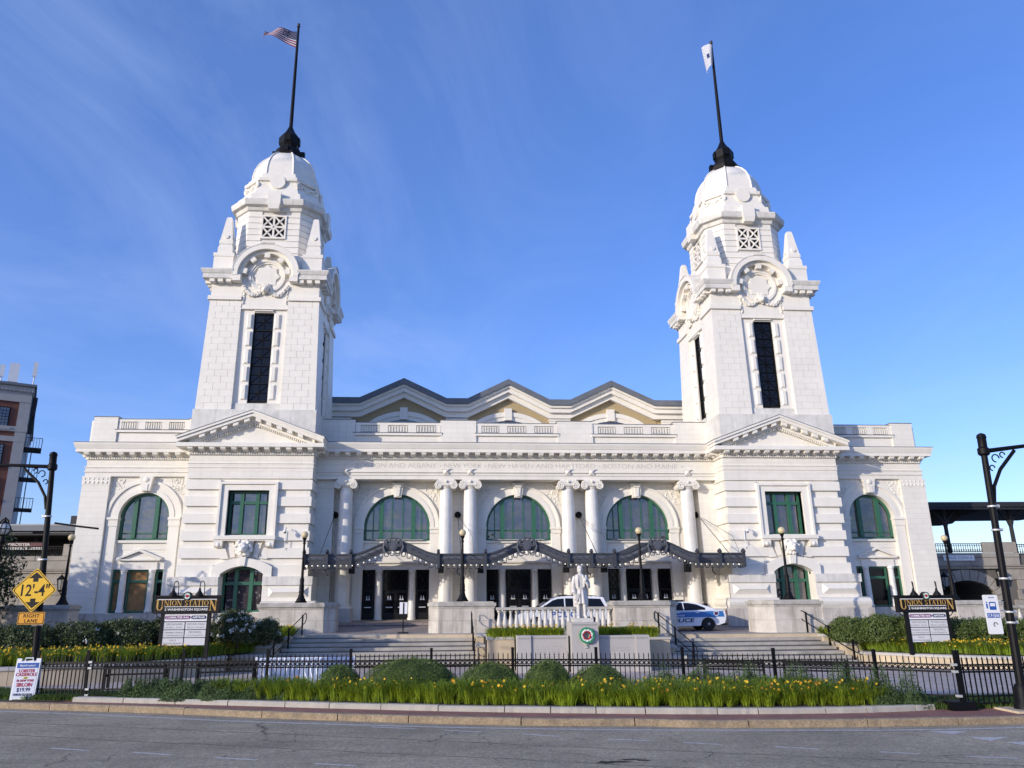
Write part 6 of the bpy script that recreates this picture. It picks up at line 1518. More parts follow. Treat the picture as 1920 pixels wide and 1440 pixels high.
    for r, (a, c) in enumerate(((('GREYHOUND', 'LINES, INC.'), ('PETER PAN', 'BUS LINES')), (('CANNABIS CONTROL', 'COMMISSION'), ('MAXWELL', "LUCIANO'S")), (('N-I', 'RESTAURANT'), ()))):
        z1 = .94-.315*r; cells += [(-.90, -.06, z1-.285, z1, 'signgrey', a), (-.02, .82, z1-.285, z1, 'signgrey', c)]
    for x0, x1, z0, z1, m, tx_ in cells:
        p = MB().box(x0, x1, -.056, -.05, z0, z1).build('tenant_panel', m, th)
        for k, t in enumerate(tx_):
            text('lettering', t, .085 if k == 0 and len(t) < 10 else .062, 'textgrey', p, ((x0+x1)/2, -.058, z1-.125-.115*k), width=min((x1-x0)*.92, .075*len(t)))
    lg = MB().prism(rrect(.52, .075, .07), 'y', -.060, -.056).build('logo_lozenge', 'purple', th); lg.location = (-.36, 0, 1.125)
    text('lettering', 'COMMUTER RAIL', .085, 'white', lg, (0, -.062, -.04), width=.94, bold=.02)
    lg = MB().prism(rrect(.31, .075, .07), 'y', -.060, -.056).build('logo_lozenge', 'dkblue', th); lg.location = (.49, 0, 1.125)
    text('lettering', 'AMTRAK', .085, 'white', lg, (0, -.062, -.04), width=.52, bold=.02)
    for x in (-.60, .47):
        b = MB(); b.tube([(x+.14, .0, 2.0), (x+.14, -.03, 2.42), (x+.11, -.06, 2.55), (x+.06, -.10, 2.60), (x+.01, -.16, 2.55), (x, -.2, 2.42), (x, -.2, 2.28)], .020, 6); b.lathe([(.045, .30), (.055, .2), (.16, .05), (.17, 0), (.12, 0)], x, -.2, 12, 2.0); b.build('gooseneck_lamp', 'signblack', th, True)
    return th
station_sign((-15.32, 33.2, .90), .0, 'black station name sign with white tenant panels in the left flower bed')
station_sign((16.83, 33.2, .70), .0, 'black station name sign with white tenant panels in the right flower bed')
# small signs on the terrace
th = thing('portable_sign', 'small sign on a post seen from behind, standing at the top of the left steps', 'sign', (-6.65, 39.9, 1.03))
MB().box(-.20, .20, -.01, .01, .95, 1.52).build('panel', 'white', th); MB().box(-.03, .03, -.03, .0, .1, 1.50).tube([(0, -.01, 0), (0, -.01, 1.5)], .03, 6).build('post', 'black', th); MB().box(-.27, .27, -.27, .27, 0, .05).build('foot', 'black', th)
th = thing('kerb_sign', 'little black notice board beside the police sedan at the foot of the right tower', 'sign', (10.2, 43.0, 1.15))
MB().box(-.16, .16, -.01, .01, .85, 1.2).build('panel', 'signblack', th); MB().tube([(0, .02, 0), (0, .02, 1.1)], .02, 6).build('post', 'black', th); MB().box(-.1, .1, -.013, -.01, 1.0, 1.02).box(-.12, .12, -.013, -.01, .95, .97).build('notice_line', 'wgreen', th)

# ================================================================== HANDRAILS, BENCHES, FLUTED PANEL, CAMERAS
def handrail(label, x0, y0, z0, x1, y1, z1):
    th = thing('stair_handrail', label, 'handrail', (0, 0, 0), group='black stair handrails')
    a, c = Vector((x0, y0, z0)), Vector((x1, y1, z1))
    for u in (0, .5, 1):
        p = a.lerp(c, u); b = MB(); b.box(p.x-.035, p.x+.035, p.y-.035, p.y+.035, p.z-.1, p.z+1.02); b.build('rail_post', 'black', th)
    d = (c-a).normalized(); ex = d*.30; up = Vector((0, 0, 1))
    for_pts = [a+up*.52-ex*.3, a+up*.50-ex, a+up*.6-ex*1.5, a+up*.86-ex*1.5, a+up*.97-ex, a+up*.95, c+up*.95, c+up*.90+ex*.8, c+up*.72+ex*1.2, c+up*.55+ex*.8, c+up*.50]
    b = MB(); b.tube(for_pts, .022, 6); b.tube([a+up*.50, c+up*.50], .022, 6); b.build('rail', 'black', th, True)
handrail('black handrail at the left end of the left steps', -11.55, 38.95, .98, -12.3, 36.2, -.2)
handrail('black handrail at the right end of the left steps', -3.2, 38.9, .98, -3.2, 36.1, -.2)
handrail('black handrail at the left end of the right steps', 5.95, 37.7, .95, 6.6, 34.7, -.25)
handrail('black handrail at the right end of the right steps', 13.45, 37.7, .93, 14.1, 34.8, -.25)
def bench(label, loc, rz, first=[None]):
    if first[0] is not None: return copy_tree(first[0], loc, rz, label)
    th = thing('bench', label, 'bench', loc, rz, group='black slatted benches behind the fence'); first[0] = th
    for x in (-.95, .95): MB().box(x-.045, x+.045, -.05, .05, 0, .80).box(x-.04, x+.04, .05, .55, .38, .44).box(x-.045, x+.045, .48, .56, 0, .62).build('end_frame', 'black', th)
    MB().box(-.95, .95, -.02, .02, .64, .72).build('back_rail', 'black', th)
    for i in range(19): x = -.88+.098*i; MB().tube([(x, 0, .70), (x, .01, .80), (x, .04, .82)], .016, 5).build('back_slat', 'black', th) if i % 1 == 0 else None
    for i in range(5): MB().box(-.95, .95, .06+.09*i, .12+.09*i, .43, .455).build('seat_slat', 'black', th)
    return th
bench('black bench behind the fence, rightmost one left of the tall fence post', (7.35, 24.9, -.1), -.42)
bench('black bench behind the fence in front of the right steps', (5.05, 26.0, -.12), -.40)
bench('black bench behind the fence below the left station sign', (-15.1, 27.6, -.15), .12)
bench('black bench behind the fence nearest the white fluted panel', (-12.25, 28.4, -.18), .28)
# fluted white panel
th = thing('fluted_panel', 'low white wavy fluted panel standing on the plaza behind the fence', 'panel', (-9.75, 29.6, -.38), .03)
b = MB(); b.box(-1.75, 1.75, .06, .12, 0, 1.02); b.build('back', 'marquee', th)
for i in range(16):
    x = -1.62+.215*i; b = MB(); rs = []
    for k in range(9):
        z = .02+.98*k/8; dx = .07*math.sin(k/8*2*PI*1.1+.6); rs.append([(x-.085+dx, .06, z), (x+dx-.03, -.05, z), (x+.085+dx, .06, z)])
    b.rings(rs); b.build('flute', 'marquee', th, True)
for x in (-1.78, 1.78): b = MB(); b.box(x-.04, x+.04, 0, .14, 0, 1.05); b.build('end_post', 'marquee', th)
for s, wd in ((-1, 'left'), (1, 'right')):
    th = thing('security_camera', 'small white dome camera on a bracket arm on the %s pavilion wall' % wd, 'camera', (-13.55 if s < 0 else 13.2, 43.55, 6.45), group='security cameras on the facade')
    b = MB(); b.ball((0, -.35, 0), .10, 10, 6); b.build('dome', 'white', th, True); b = MB(); b.ball((0, -.35, -.07), .075, 8, 6); b.build('lens', 'signblack', th)
    b = MB(); b.tube([(0, .1, .2), (0, -.2, .2), (0, -.35, .1)], .03, 6); b.tube([(-.03, .05, .2), (-.05, .05, -1.0)], .02, 5); b.build('bracket', 'white', th)

# ================================================================== VEHICLES
def wheel(b_parent, x, y, z, r, w_, out_):
    o = MB().rings([[(r*k*math.cos(2*PI*i/24), yy, r*k*math.sin(2*PI*i/24)) for i in range(24)] for k, yy in ((.62, 0), (.93, 0), (1.0, .03), (1.0, w_-.03), (.93, w_), (.62, w_))]).build('tyre', 'rubber', b_parent, 'auto'); o.location = (x, y if out_ < 0 else y-w_, z)
    rm = MB(); yf = -.012 if out_ < 0 else w_+.012
    rm.rings([[(r*k*math.cos(2*PI*i/24), yy, r*k*math.sin(2*PI*i/24)) for i in range(24)] for k, yy in ((.64, w_*.5+ (0)), (.64, w_*.5-out_*(-1)*0+(-.02 if out_ < 0 else .02)+ (0 if out_ > 0 else 0)), (.55, .05 if out_ < 0 else w_-.05), (.2, .03 if out_ < 0 else w_-.03))])
    ro = rm.build('rim', 'signblack', o, True)
    h = MB()
    for k in range(5):
        a = 2*PI*k/5; h.tube([(.12*r*math.cos(a), .02 if out_ < 0 else w_-.02, .12*r*math.sin(a)), (.56*r*math.cos(a), .03 if out_ < 0 else w_-.03, .56*r*math.sin(a))], .035, 5)
    h.build('spoke', 'canopyd', o)
    c = MB(); c.tube([(0, .03 if out_ < 0 else w_-.03, 0), (0, -.02 if out_ < 0 else w_+.02, 0)], .06, 12); c.build('hub_cap', 'steel', o)
    return o
def car_body(prof_low, arches, hw, tumble=.0, name='body', m='whitecar', parent=None):
    """side outline with wheel arches cut out, given depth and a rounded shoulder"""
    b = MB(); n = len(prof_low)
    rs = []
    for yy, ins, k in ((-hw+.10, .0, 0), (-hw+.02, .0, 1), (-hw, .02, 2)): pass
    zmax = max(p[1] for p in prof_low)
    def ring(y, shrink):
        cx = sum(p[0] for p in prof_low)/n; cz = .7
        return [(cx+(x-cx)*(1-shrink), y, z-(shrink*1.2 if z > .75 else -shrink*.4 if z < .4 else 0)) for x, z in prof_low]
    b.rings([ring(-hw+0.0, .045), ring(-hw-.02 if False else -hw+.0, .02), ring(-hw+.06, .004), ring(-hw+.25, 0), ring(hw-.25, 0), ring(hw-.06, .004), ring(hw, .02), ring(hw, .045)])
    return b.build(name, m, parent, 'auto')
def arch_cut(cx, r, z0, n=10, k=1): 
    a0 = math.asin(min(1, max(-1, 0)))
    return [(cx+r*math.cos(PI*i/n)*k, z0+r*math.sin(PI*i/n)) for i in range(n+1)]
# sedan: nose towards -x, rear at x = +2.5
def sedan(loc):
    th = thing('police_sedan', 'white police sedan with a broad blue side band half hidden by the pedestal', 'police car', loc, 0)
    low = [(2.50, .55), (2.53, .72), (2.50, .98), (2.36, 1.06), (1.7, 1.08), (1.0, 1.0), (-1.0, .97), (-1.3, .99), (-2.2, .84), (-2.5, .70), (-2.52, .40), (-2.35, .25)]+arch_cut(-1.52, .40, .27, 10, -1)+[(-1.05, .22), (1.05, .24)]+arch_cut(1.52, .40, .28, 10, -1)+[(2.1, .28), (2.42, .38)]
    car_body(low, None, .93, parent=th)
    # greenhouse
    gh = [(-1.35, .98), (-.55, 1.40), (-.1, 1.475), (.55, 1.475), (1.15, 1.38), (2.0, 1.08), (1.2, 1.0)]
    b = MB(); b.rings([[(x, -.86+(.22*max(0, z-1.0)/.47), z) for x, z in gh], [(x, .86-(.22*max(0, z-1.0)/.47), z) for x, z in gh]]); b.build('cabin', 'whitecar', th, 'auto')
    for q in (-1, 1):
        Y = lambda z: q*(.866-.22*max(0, z-1.0)/.47)
        for P in ([(-1.05, 1.03), (-.50, 1.36), (-.12, 1.41), (.22, 1.415), (.22, 1.03)], [(.28, 1.03), (.28, 1.415), (.55, 1.41), (1.0, 1.33), (1.42, 1.16), (1.42, 1.06)]):
            b = MB(); b.add([(x, Y(z)+q*.004, z) for x, z in P]+[(x, Y(z)-q*.02, z) for x, z in P], [tuple(range(len(P)))]+[(i, (i+1) % len(P), len(P)+(i+1) % len(P), len(P)+i) for i in range(len(P))]); b.build('side_window', 'darkglass', th)
        # livery
        ys = q*.935
        P = [(-2.2, .66), (-2.2, .78), (-1.2, .93), (1.0, .95), (1.5, .99), (2.33, .99), (2.40, .70), (2.0, .70), (1.86, .66), (1.7, .69), (1.35, .69), (1.1, .68)]
        b = MB(); b.add([(x, ys, z) for x, z in P], [tuple(range(len(P)))]); b.build('blue_band', 'bluecar', th)
        for xh in (.95, -.1): b = MB(); b.box(xh-.10, xh+.10, min(ys, ys+q*.03), max(ys, ys+q*.03), .90, .935); b.build('door_handle', 'whitecar', th)
        for xd in (-.95, .28, 1.2): b = MB(); b.box(xd-.006, xd+.006, min(ys-q*.004, ys+q*.001), max(ys-q*.004, ys+q*.001), .34, .66); b.build('door_seam', 'signblack', th)
        o = text('lettering', 'POLICE', .19, 'navy', th, (-.02, ys+q*.002, .44), width=1.5, bold=.03, shear=.25, rot=(0, 0, 0 if q < 0 else PI))
        text('lettering', 'WORCESTER', .075, 'white', th, (-.25, ys+q*.003, .735), width=.95, bold=.01, shear=.25, rot=(0, 0, 0 if q < 0 else PI))
        b = MB(); P = [(1.82, .97), (2.10, .97), (2.10, .84), (1.96, .72), (1.82, .84)]; b.add([(x, ys+q*.003, z) for x, z in P], [tuple(range(5))]); b.build('shield_emblem', 'white', th)
        b = MB(); P = [(1.85, .945), (2.07, .945), (2.07, .85), (1.96, .76), (1.85, .85)]; b.add([(x, ys+q*.005, z) for x, z in P], [tuple(range(5))]); b.build('shield_center', 'navy', th)
        b = MB(); P = [(1.87, .80), (1.90, .78), (2.05, .93), (2.02, .945)]; b.add([(x, ys+q*.007, z) for x, z in P], [tuple(range(4))]); b.build('shield_stripe', 'flagred', th)
        for xw in (-1.52, 1.52): wheel(th, xw, q*.93, .345, .345, .22, q)
        b = MB(); b.box(2.40, 2.52, min(q*.5, q*.9), max(q*.5, q*.9), .84, .98); b.build('tail_light', 'red', th)
    b = MB(); b.box(-.75, .75, -.5, .5, .3, .95); b.build('interior', 'signblack', th)
    b = MB(); b.box(2.0, 2.53, -.9, .9, .28, .36); b.build('lower_bumper', 'signblack', th)
    b = MB(); b.box(2.2, 2.46, -.75, .75, 1.08, 1.105); b.build('spoiler', 'whitecar', th)
    b = MB(); b.add([(-1.30, -.74, 1.02), (-.56, -.62, 1.39), (-.56, .62, 1.39), (-1.30, .74, 1.02)], [(0, 1, 2, 3)]); b.build('windscreen', 'darkglass', th).location.z = .012
    b = MB(); b.add([(1.18, -.64, 1.375), (1.92, -.72, 1.115), (1.92, .72, 1.115), (1.18, .64, 1.375)], [(0, 1, 2, 3)]); b.build('rear_window', 'darkglass', th).location.z = .012
    b = MB(); b.box(.0, .34, -.58, .58, 1.50, 1.56); b.box(-.02, .36, -.60, -.35, 1.485, 1.57); b.box(-.02, .36, .35, .60, 1.485, 1.57); b.build('light_bar', 'signblack', th)
    return th
sedan((7.9, 41.3, .99))
def suv(loc):
    th = thing('police_suv', 'white police sport utility car parked behind the balustrade and the statue', 'police car', loc, 0)
    low = [(2.45, .50), (2.50, .75), (2.46, 1.12), (2.40, 1.16), (-.95, 1.12), (-1.35, 1.12), (-2.2, 1.02), (-2.46, .84), (-2.5, .42), (-2.35, .30)]+arch_cut(-1.48, .43, .32, 10, -1)+[(-1.0, .28), (1.0, .30)]+arch_cut(1.46, .43, .33, 10, -1)+[(2.1, .32), (2.4, .38)]
    car_body(low, None, .97, parent=th)
    gh = [(-1.42, 1.12), (-.62, 1.62), (-.3, 1.73), (.2, 1.78), (1.9, 1.75), (2.18, 1.72), (2.42, 1.14)]
    b = MB(); b.rings([[(x, -.90+(.17*max(0, z-1.12)/.62), z) for x, z in gh], [(x, .90-(.17*max(0, z-1.12)/.62), z) for x, z in gh]]); b.build('cabin', 'whitecar', th, 'auto')
    for q in (-1, 1):
        Y = lambda z: q*(.905-.17*max(0, z-1.12)/.62)
        for P in ([(-1.18, 1.16), (-.55, 1.56), (-.28, 1.64), (.05, 1.66), (.05, 1.16)], [(.12, 1.16), (.12, 1.665), (1.0, 1.665), (1.0, 1.16)], [(1.08, 1.16), (1.08, 1.665), (2.02, 1.63), (2.26, 1.16)]):
            b = MB(); b.add([(x, Y(z)+q*.004, z) for x, z in P]+[(x, Y(z)-q*.02, z) for x, z in P], [tuple(range(len(P)))]+[(i, (i+1) % len(P), len(P)+(i+1) % len(P), len(P)+i) for i in range(len(P))]); b.build('side_window', 'darkglass', th)
        ys = q*.975
        text('lettering', 'POLICE', .27, 'blue', th, (.12, ys+q*.003, .72), width=1.55, bold=.025, rot=(0, 0, 0 if q < 0 else PI))
        for xw in (-1.48, 1.46): wheel(th, xw, q*.97, .37, .37, .24, q)
        b = MB(); b.box(2.18, 2.47, min(q*.72, q*.96), max(q*.72, q*.96), 1.14, 1.24); b.build('tail_light', 'red', th)
        b = MB(); b.tube([(-.95, q*.92, 1.18), (-1.0, q*1.08, 1.24)], .03, 6); b.box(-1.05, -.92, min(q*1.0, q*1.16), max(q*1.0, q*1.16), 1.18, 1.32); b.build('wing_mirror', 'signblack', th)
        b = MB(); b.box(-2.4, -2.05, min(q*.6, q*.93), max(q*.6, q*.93), .84, .97); b.build('headlight', 'steel', th)
        b = MB(); b.tube([(-.2, q*.62, 1.76), (.0, q*.62, 1.82), (1.7, q*.62, 1.80), (1.9, q*.62, 1.75)], .018, 5); b.build('roof_rail', 'signblack', th)
        for xd in (-.9, .09, 1.04): b = MB(); b.box(xd-.006, xd+.006, min(ys-q*.004, ys+q*.001), max(ys-q*.004, ys+q*.001), .45, 1.1); b.build('door_seam', 'signblack', th)
    b = MB(); b.add([(-1.40, -.82, 1.14), (-.64, -.70, 1.61), (-.64, .70, 1.61), (-1.40, .82, 1.14)], [(0, 1, 2, 3)]); b.build('windscreen', 'darkglass', th).location.z = .014
    b = MB(); b.box(-.95, 2.3, -.94, .94, .28, .40); b.build('sill_trim', 'signblack', th)
    b = MB(); b.box(1.85, 2.25, -.7, .7, 1.72, 1.76); b.build('spoiler', 'signblack', th)
    b = MB(); b.box(.0, .3, -.55, .55, 1.79, 1.86); b.build('light_bar', 'signblack', th)
    return th
suv((1.72, 41.5, 1.02))

# ================================================================== BACKGROUND LEFT AND RIGHT
# right: stone viaduct with an arch, railing and derelict platform roof
th = thing('stone_viaduct', 'grey granite railway viaduct with a shallow arch at the far right', 'viaduct', (0, 0, 0), group='stone viaducts beside the station')
YV = 50.0
b = MB(); b.box(25.9, 48, YV+.12, YV+8, -1, 5.5)
vw = MB(); opening_wall(vw, 27.0, 38.0, .6, 4.5, [(28.9, .6)]+[(30.95-2.05*math.cos(PI*i/16), 2.35+1.32*math.sin(PI*i/16)) for i in range(17)]+[(33.0, .6)], YV+.10, YV+6)
vw.box(38, 48, YV+.1, YV+8, -1, 4.5); vw.box(25.9, 27.0, YV+.1, YV+8, -1, 4.5); vw.box(25.9, 48, YV+.1, YV+8, 4.5, 5.45); vw.build('wall', 'vjoint', th)
def vblocks(x0, x1, rows, skip=None, lo=1.0, hi=1.5, parent=None, Y=YV, rnd=random.Random(21)):
    for z0, z1, yoff in rows:
        x = x0-rnd.random()*.6
        while x < x1:
            l = lo+(hi-lo)*rnd.random(); a, c = max(x, x0), min(x+l, x1)
            if c-a > .12 and not (skip and skip((a+c)/2, (z0+z1)/2, a, c, z0, z1)):
                q = MB(); j = .03*rnd.random(); q.box(a+.012, c-.012, Y-yoff-j, Y+.12, z0+.012, z1-.012); q.build('stone_block', 'vstone', parent)
            x += l
def inarch(x, z, a, c, z0, z1): return any(((xx-30.95)/2.68)**2+((zz-2.35)/1.95)**2 < 1.0 for xx in (a, c, x) for zz in (z0, z1)) and z1 > 2.2 or (28.9 < x < 33.0 and z0 < 2.4)
vblocks(27.0, 44, ((.5, 1.1, 0), (1.1, 1.75, 0), (1.75, 2.4, 0), (2.4, 3.05, 0), (3.05, 3.7, 0), (3.7, 4.42, 0)), inarch, parent=th)
for i in range(13):
    t0, t1 = PI*i/13+.012, PI*(i+1)/13-.012; e = lambda t, k: (30.95-(2.05+.68*k)*math.cos(t), 2.35+(1.32+.72*k)*math.sin(t))
    q = MB(); q.prism([e(t0, 0), e(t1, 0), e(t1, 1), e(t0, 1)], 'y', YV-.06, YV+.3); q.build('voussoir', 'vstone', th)
vblocks(26.5, 44, ((4.43, 4.57, .12), (4.57, 4.66, .2)), None, 2.0, 3.0, th); vblocks(26.5, 35.0, ((4.66, 5.2, .05), (5.2, 5.5, .1)), None, 1.6, 2.4, th)
vblocks(32.55, 35.0, ((5.5, 6.25, .0),), None, 1.2, 1.3, th); vblocks(27.2, 29.1, ((5.5, 6.2, .0),), None, 1.8, 1.9, th)
b = MB(); b.box(29.0, 33.0, YV+4.2, YV+4.4, .6, 4.0); b.build('arch_back', 'vjoint', th)
def railing(label, x0, x1, y, z0, z1):
    t_ = thing('iron_railing', label, 'railing', (0, 0, 0), group='ornate railings on the viaducts')
    MB().box(x0, x1, y-.03, y+.03, z1-.05, z1).box(x0, x1, y-.02, y+.02, z1-.17, z1-.14).build('top_rail', 'black', t_); MB().box(x0, x1, y-.03, y+.03, z0, z0+.05).build('bottom_rail', 'black', t_)
    n = int((x1-x0)/.16); b0 = b1 = None
    for i in range(n+1):
        x = x0+(x1-x0)*i/n
        o = MB().box(-.014, .014, -.014, .014, 0, z1-z0).build('baluster', 'black', t_) if b0 is None else link('baluster', b0, None, t_); b0 = o.data; o.location = (x, y, z0)
        if i < n:
            o = MB().tube([(.06*math.cos(k*PI/4), 0, .06*math.sin(k*PI/4)) for k in range(8)], .013, 4, closed=True).build('ring', 'black', t_) if b1 is None else link('ring', b1, None, t_); b1 = o.data; o.location = (x+(x1-x0)/n/2, y, z0+.13)
railing('black ornate railing on the right viaduct beside the tower wing', 29.1, 32.55, YV+.1, 5.55, 6.15); railing('black ornate railing at the far right edge beyond the stone pier', 35.0, 40, YV+.1, 5.4, 6.1)
th = thing('platform_canopy', 'dark derelict steel platform roof above the right viaduct', 'platform roof', (0, 0, 0), group='platform roofs')
YP = 51.5
b = MB(); b.prism([(29.0, 8.98), (44, 9.05), (44, 8.75), (29.0, 8.62)], 'y', YP-1.5, YP+9); b.build('roof', 'platform', th)
b = MB(); b.prism([(29.0, 8.62), (35.0, 8.72), (33.4, 8.3), (32.6, 7.75), (31.8, 7.62), (29.0, 7.55)], 'y', YP+1.2, YP+1.5); b.build('gable_truss', 'platform', th)
for i in range(14): x = 29.2+.55*i; b = MB(); b.tube([(x, YP-1.4, 8.55), (x+.27, YP-1.4, 8.9), (x+.55, YP-1.4, 8.55)], .04, 4); b.build('truss_web', 'platform', th)
b = MB(); b.box(29.0, 44, YP-1.5, YP-1.4, 8.48, 8.60); b.build('truss_chord', 'platform', th)
for x in (31.2, 36.1):
    b = MB(); b.tube([(x, YP, 5.3), (x, YP, 7.4), (x, YP, 8.7)], [.15, .13, .15], 8)
    for q in (-1, 1): b.tube([(x, YP, 7.3), (x+q*.25, YP, 8.0), (x+q*.9, YP, 8.6)], [.10, .09, .07], 6)
    b.build('column', 'platform', th)
b = MB(); b.box(32.6, 33.4, YV-.06, YV-.03, 0, 0)
th = thing('painted_banner', 'small white banner with faded letters on the right viaduct', 'banner', (30.6, YV-.16, 5.16)); MB().box(-1.1, 1.1, -.01, .01, -.18, .18).build('cloth', 'white', th); text('lettering', 'E PAUL COPIX A', .17, 'textgrey', th, (0, -.012, -.08), width=1.9)
for x, hh, m in ((34.2, 7.2, 'mast'), (35.8, 7.4, 'mast')):
    b = MB(); b.tube([(x, 60, 5), (x, 60, hh+1.5)], .05, 6); b.ball((x, 60, hh+1.55), .1, 6, 4); tag(b.build('distant_pole', 'mast'), 'thin distant %s behind the right viaduct' % ('white pole' if x < 35 else 'flagpole with a drooping teal flag'), 'pole')
b = MB(); b.rings([[(35.8, 60, z) for z in (6.8, 8.3)], [(35.3, 59.9, 6.6), (35.6, 59.9, 8.1)], [(34.9, 60, 6.5), (35.55, 60, 7.6)]], close=False, cap=False); tag(b.build('distant_flag', 'teal', None, True), 'drooping teal flag seen between the poles at the far right', 'flag')
def wall_lantern(loc, label, first=[None]):
    if first[0] is not None: return copy_tree(first[0], loc, 0, label)
    th = thing('wall_lantern', label, 'lantern', loc, group='black wall lanterns on the viaducts'); first[0] = th
    b = MB(); b.lathe([(.02, .75), (.03, .62), (.10, .55), (.30, .36), (.28, .33)], 0, 0, 6); b.build('roof', 'black', th); b = MB(); b.lathe([(.24, .34), (.13, -.28)], 0, 0, 6); b.build('glass', mat('lantern_glass', (.30, .30, .28), .15), th)
    b = MB()
    for k in range(6): a = k*PI/3; b.tube([(.25*math.cos(a), .25*math.sin(a), .34), (.135*math.cos(a), .135*math.sin(a), -.28)], .016, 4)
    b.lathe([(.15, -.28), (.15, -.34), (.05, -.42)], 0, 0, 6); b.tube([(0, 0, -.38), (0, .15, -.55), (0, .35, -.50), (0, .45, -.3)], .035, 6); b.box(-.10, .10, .42, .5, -.65, -.1); b.build('bracket', 'black', th)
    return th
wall_lantern((29.1, YV-.5, 3.55), 'black wall lantern left of the stone arch next to the tower wing'); wall_lantern((33.1, YV-.5, 3.9), 'black wall lantern right of the stone arch'); wall_lantern((-28.35, YV-.5, 3.7), 'black wall lantern on the left viaduct beside the left wing')
b = MB(); b.box(36, 46, 49.2, 49.9, -.5, 4.7); tag(b.build('brick_abutment', 'redbrick'), 'red brick abutment at the right edge beyond the viaduct', 'brick wall')
# left viaduct
th = thing('stone_viaduct', 'grey granite viaduct wall at the far left, shaded by a tree', 'viaduct', (0, 0, 0), group='stone viaducts beside the station')
b = MB(); b.box(-55, -25.9, YV+.12, YV+8, -1, 5.45); b.build('wall', 'vjoint', th)
vblocks(-46, -26.4, ((.5, 1.15, 0), (1.15, 1.8, 0), (1.8, 2.45, 0), (2.45, 3.1, 0), (3.1, 3.75, 0), (3.75, 4.42, 0)), None, 1.2, 1.8, th); vblocks(-46, -26.4, ((4.43, 4.57, .12), (4.57, 4.68, .22)), None, 2.2, 3.2, th); vblocks(-46, -26.4, ((4.68, 5.2, .05), (5.2, 5.5, .1)), None, 1.8, 2.6, th); vblocks(-28.75, -26.4, ((5.5, 6.25, 0),), None, 2.2, 2.4, th)
railing('black ornate railing on the left viaduct', -40, -28.75, YV+.1, 5.5, 6.12)
th = thing('platform_canopy', 'long grey platform roof above the left viaduct', 'platform roof', (0, 0, 0), group='platform roofs')
b = MB(); b.box(-50, -26.2, 51, 58, 7.35, 7.6); b.build('roof', 'greytrim', th); b = MB(); b.box(-50, -26.2, 50.8, 51, 7.15, 7.5); b.build('fascia', 'roofgrey', th); b = MB(); b.box(-50, -26.2, 51.2, 58, 6.9, 7.15); b.build('soffit_beam', 'platform', th)
for i in range(8): x = -46+2.6*i; b = MB(); b.box(x, x+1.6, 51.1, 51.2, 7.02, 7.10); b.build('light_strip', 'soffit', th)
for x in (-44, -38, -32): b = MB(); b.tube([(x, 53, 5.4), (x, 53, 7.0)], .12, 8); b.build('column', 'platform', th)
b = MB(); b.box(-29.5, -26.2, 52, 55, 7.6, 8.25); b.build('roof_plant', 'platform', th)
th = thing('platform_building', 'low platform building with pale panels and dark windows above the left viaduct', 'building', (0, 0, 0)); MB().box(-50, -26.2, 56, 62, 5.4, 7.0).build('wall', 'platform', th); MB().box(-30.6, -26.4, 55.9, 56, 5.5, 6.8).build('panel', 'cafe', th); MB().box(-37, -31.5, 55.9, 56, 5.5, 5.95).build('panel', 'cafe', th)
for x in (-29.2, -27.8): MB().box(x-.03, x+.03, 55.85, 55.9, 5.5, 6.8).build('panel_joint', 'steel', th)
th = thing('platform_sign', 'dark red station name board reading Worcester above the left viaduct', 'sign', (-33.0, 52.2, 6.35)); MB().box(-1.9, 1.9, -.03, .03, -.16, .2).build('board', mat('maroon_board', (.10, .02, .03), .5), th); text('lettering', 'WORCESTER', .17, 'white', th, (.2, -.035, -.06), width=1.7, bold=.01); MB().box(-1.9, 1.9, -.03, .03, -.30, -.17).build('lower_board', 'white', th)
# thin mast on the platform roof and shepherd-crook lamp behind
b = MB(); b.tube([(-27.9, 53, 7.6), (-27.85, 53, 10.1), (-27.4, 53, 10.12)], .05, 6); tag(b.build('light_mast', 'platform'), 'thin dark mast on the left platform roof', 'mast')
th = thing('hook_lamp', 'black hook-topped street lamp behind the left street lamp', 'street lamp', (-25.9, 38.0, 0.9)); b = MB(); b.tube([(-.3, 0, 0), (-.3, 0, 5.2), (-.25, 0, 5.55), (-.05, 0, 5.75), (.12, 0, 5.6), (.14, 0, 5.4)], .045, 8); b.build('post', 'black', th, True); b = MB(); b.lathe([(.04, .1), (.08, -.1), (.25, -.28), (.27, -.33), (.18, -.33)], .14, 0, 12, 5.4); b.build('shade', 'black', th, True)
th = thing('cage_lantern', 'round caged glass lantern on a black post at the left edge', 'street lamp', (-21.5, 30.0, .9)); b = MB(); b.lathe([(.09, -.5), (.06, .3), (.05, 3.9), (.12, 4.0), (.10, 4.2)], 0, 0, 10); b.build('post', 'black', th, True); b = MB(); b.ball((.0, 0, 4.48), .23, 16, 10); b.build('glass', mat('lantern_globe', (.55, .55, .5), .1, coat=.5), th, True)
b = MB()
for k in range(4): a = k*PI/4; b.tube([(.245*math.cos(t*PI/8)*math.cos(a), .245*math.cos(t*PI/8)*math.sin(a), 4.48+.25*math.sin(t*PI/8)) for t in range(16)], .014, 4, closed=True)
b.tube([(.25*math.cos(t*PI/8), .25*math.sin(t*PI/8), 4.48) for t in range(16)], .016, 4, closed=True); b.lathe([(.12, 4.7), (.06, 4.78), (.02, 4.9)], 0, 0, 8); b.build('cage', 'black', th)
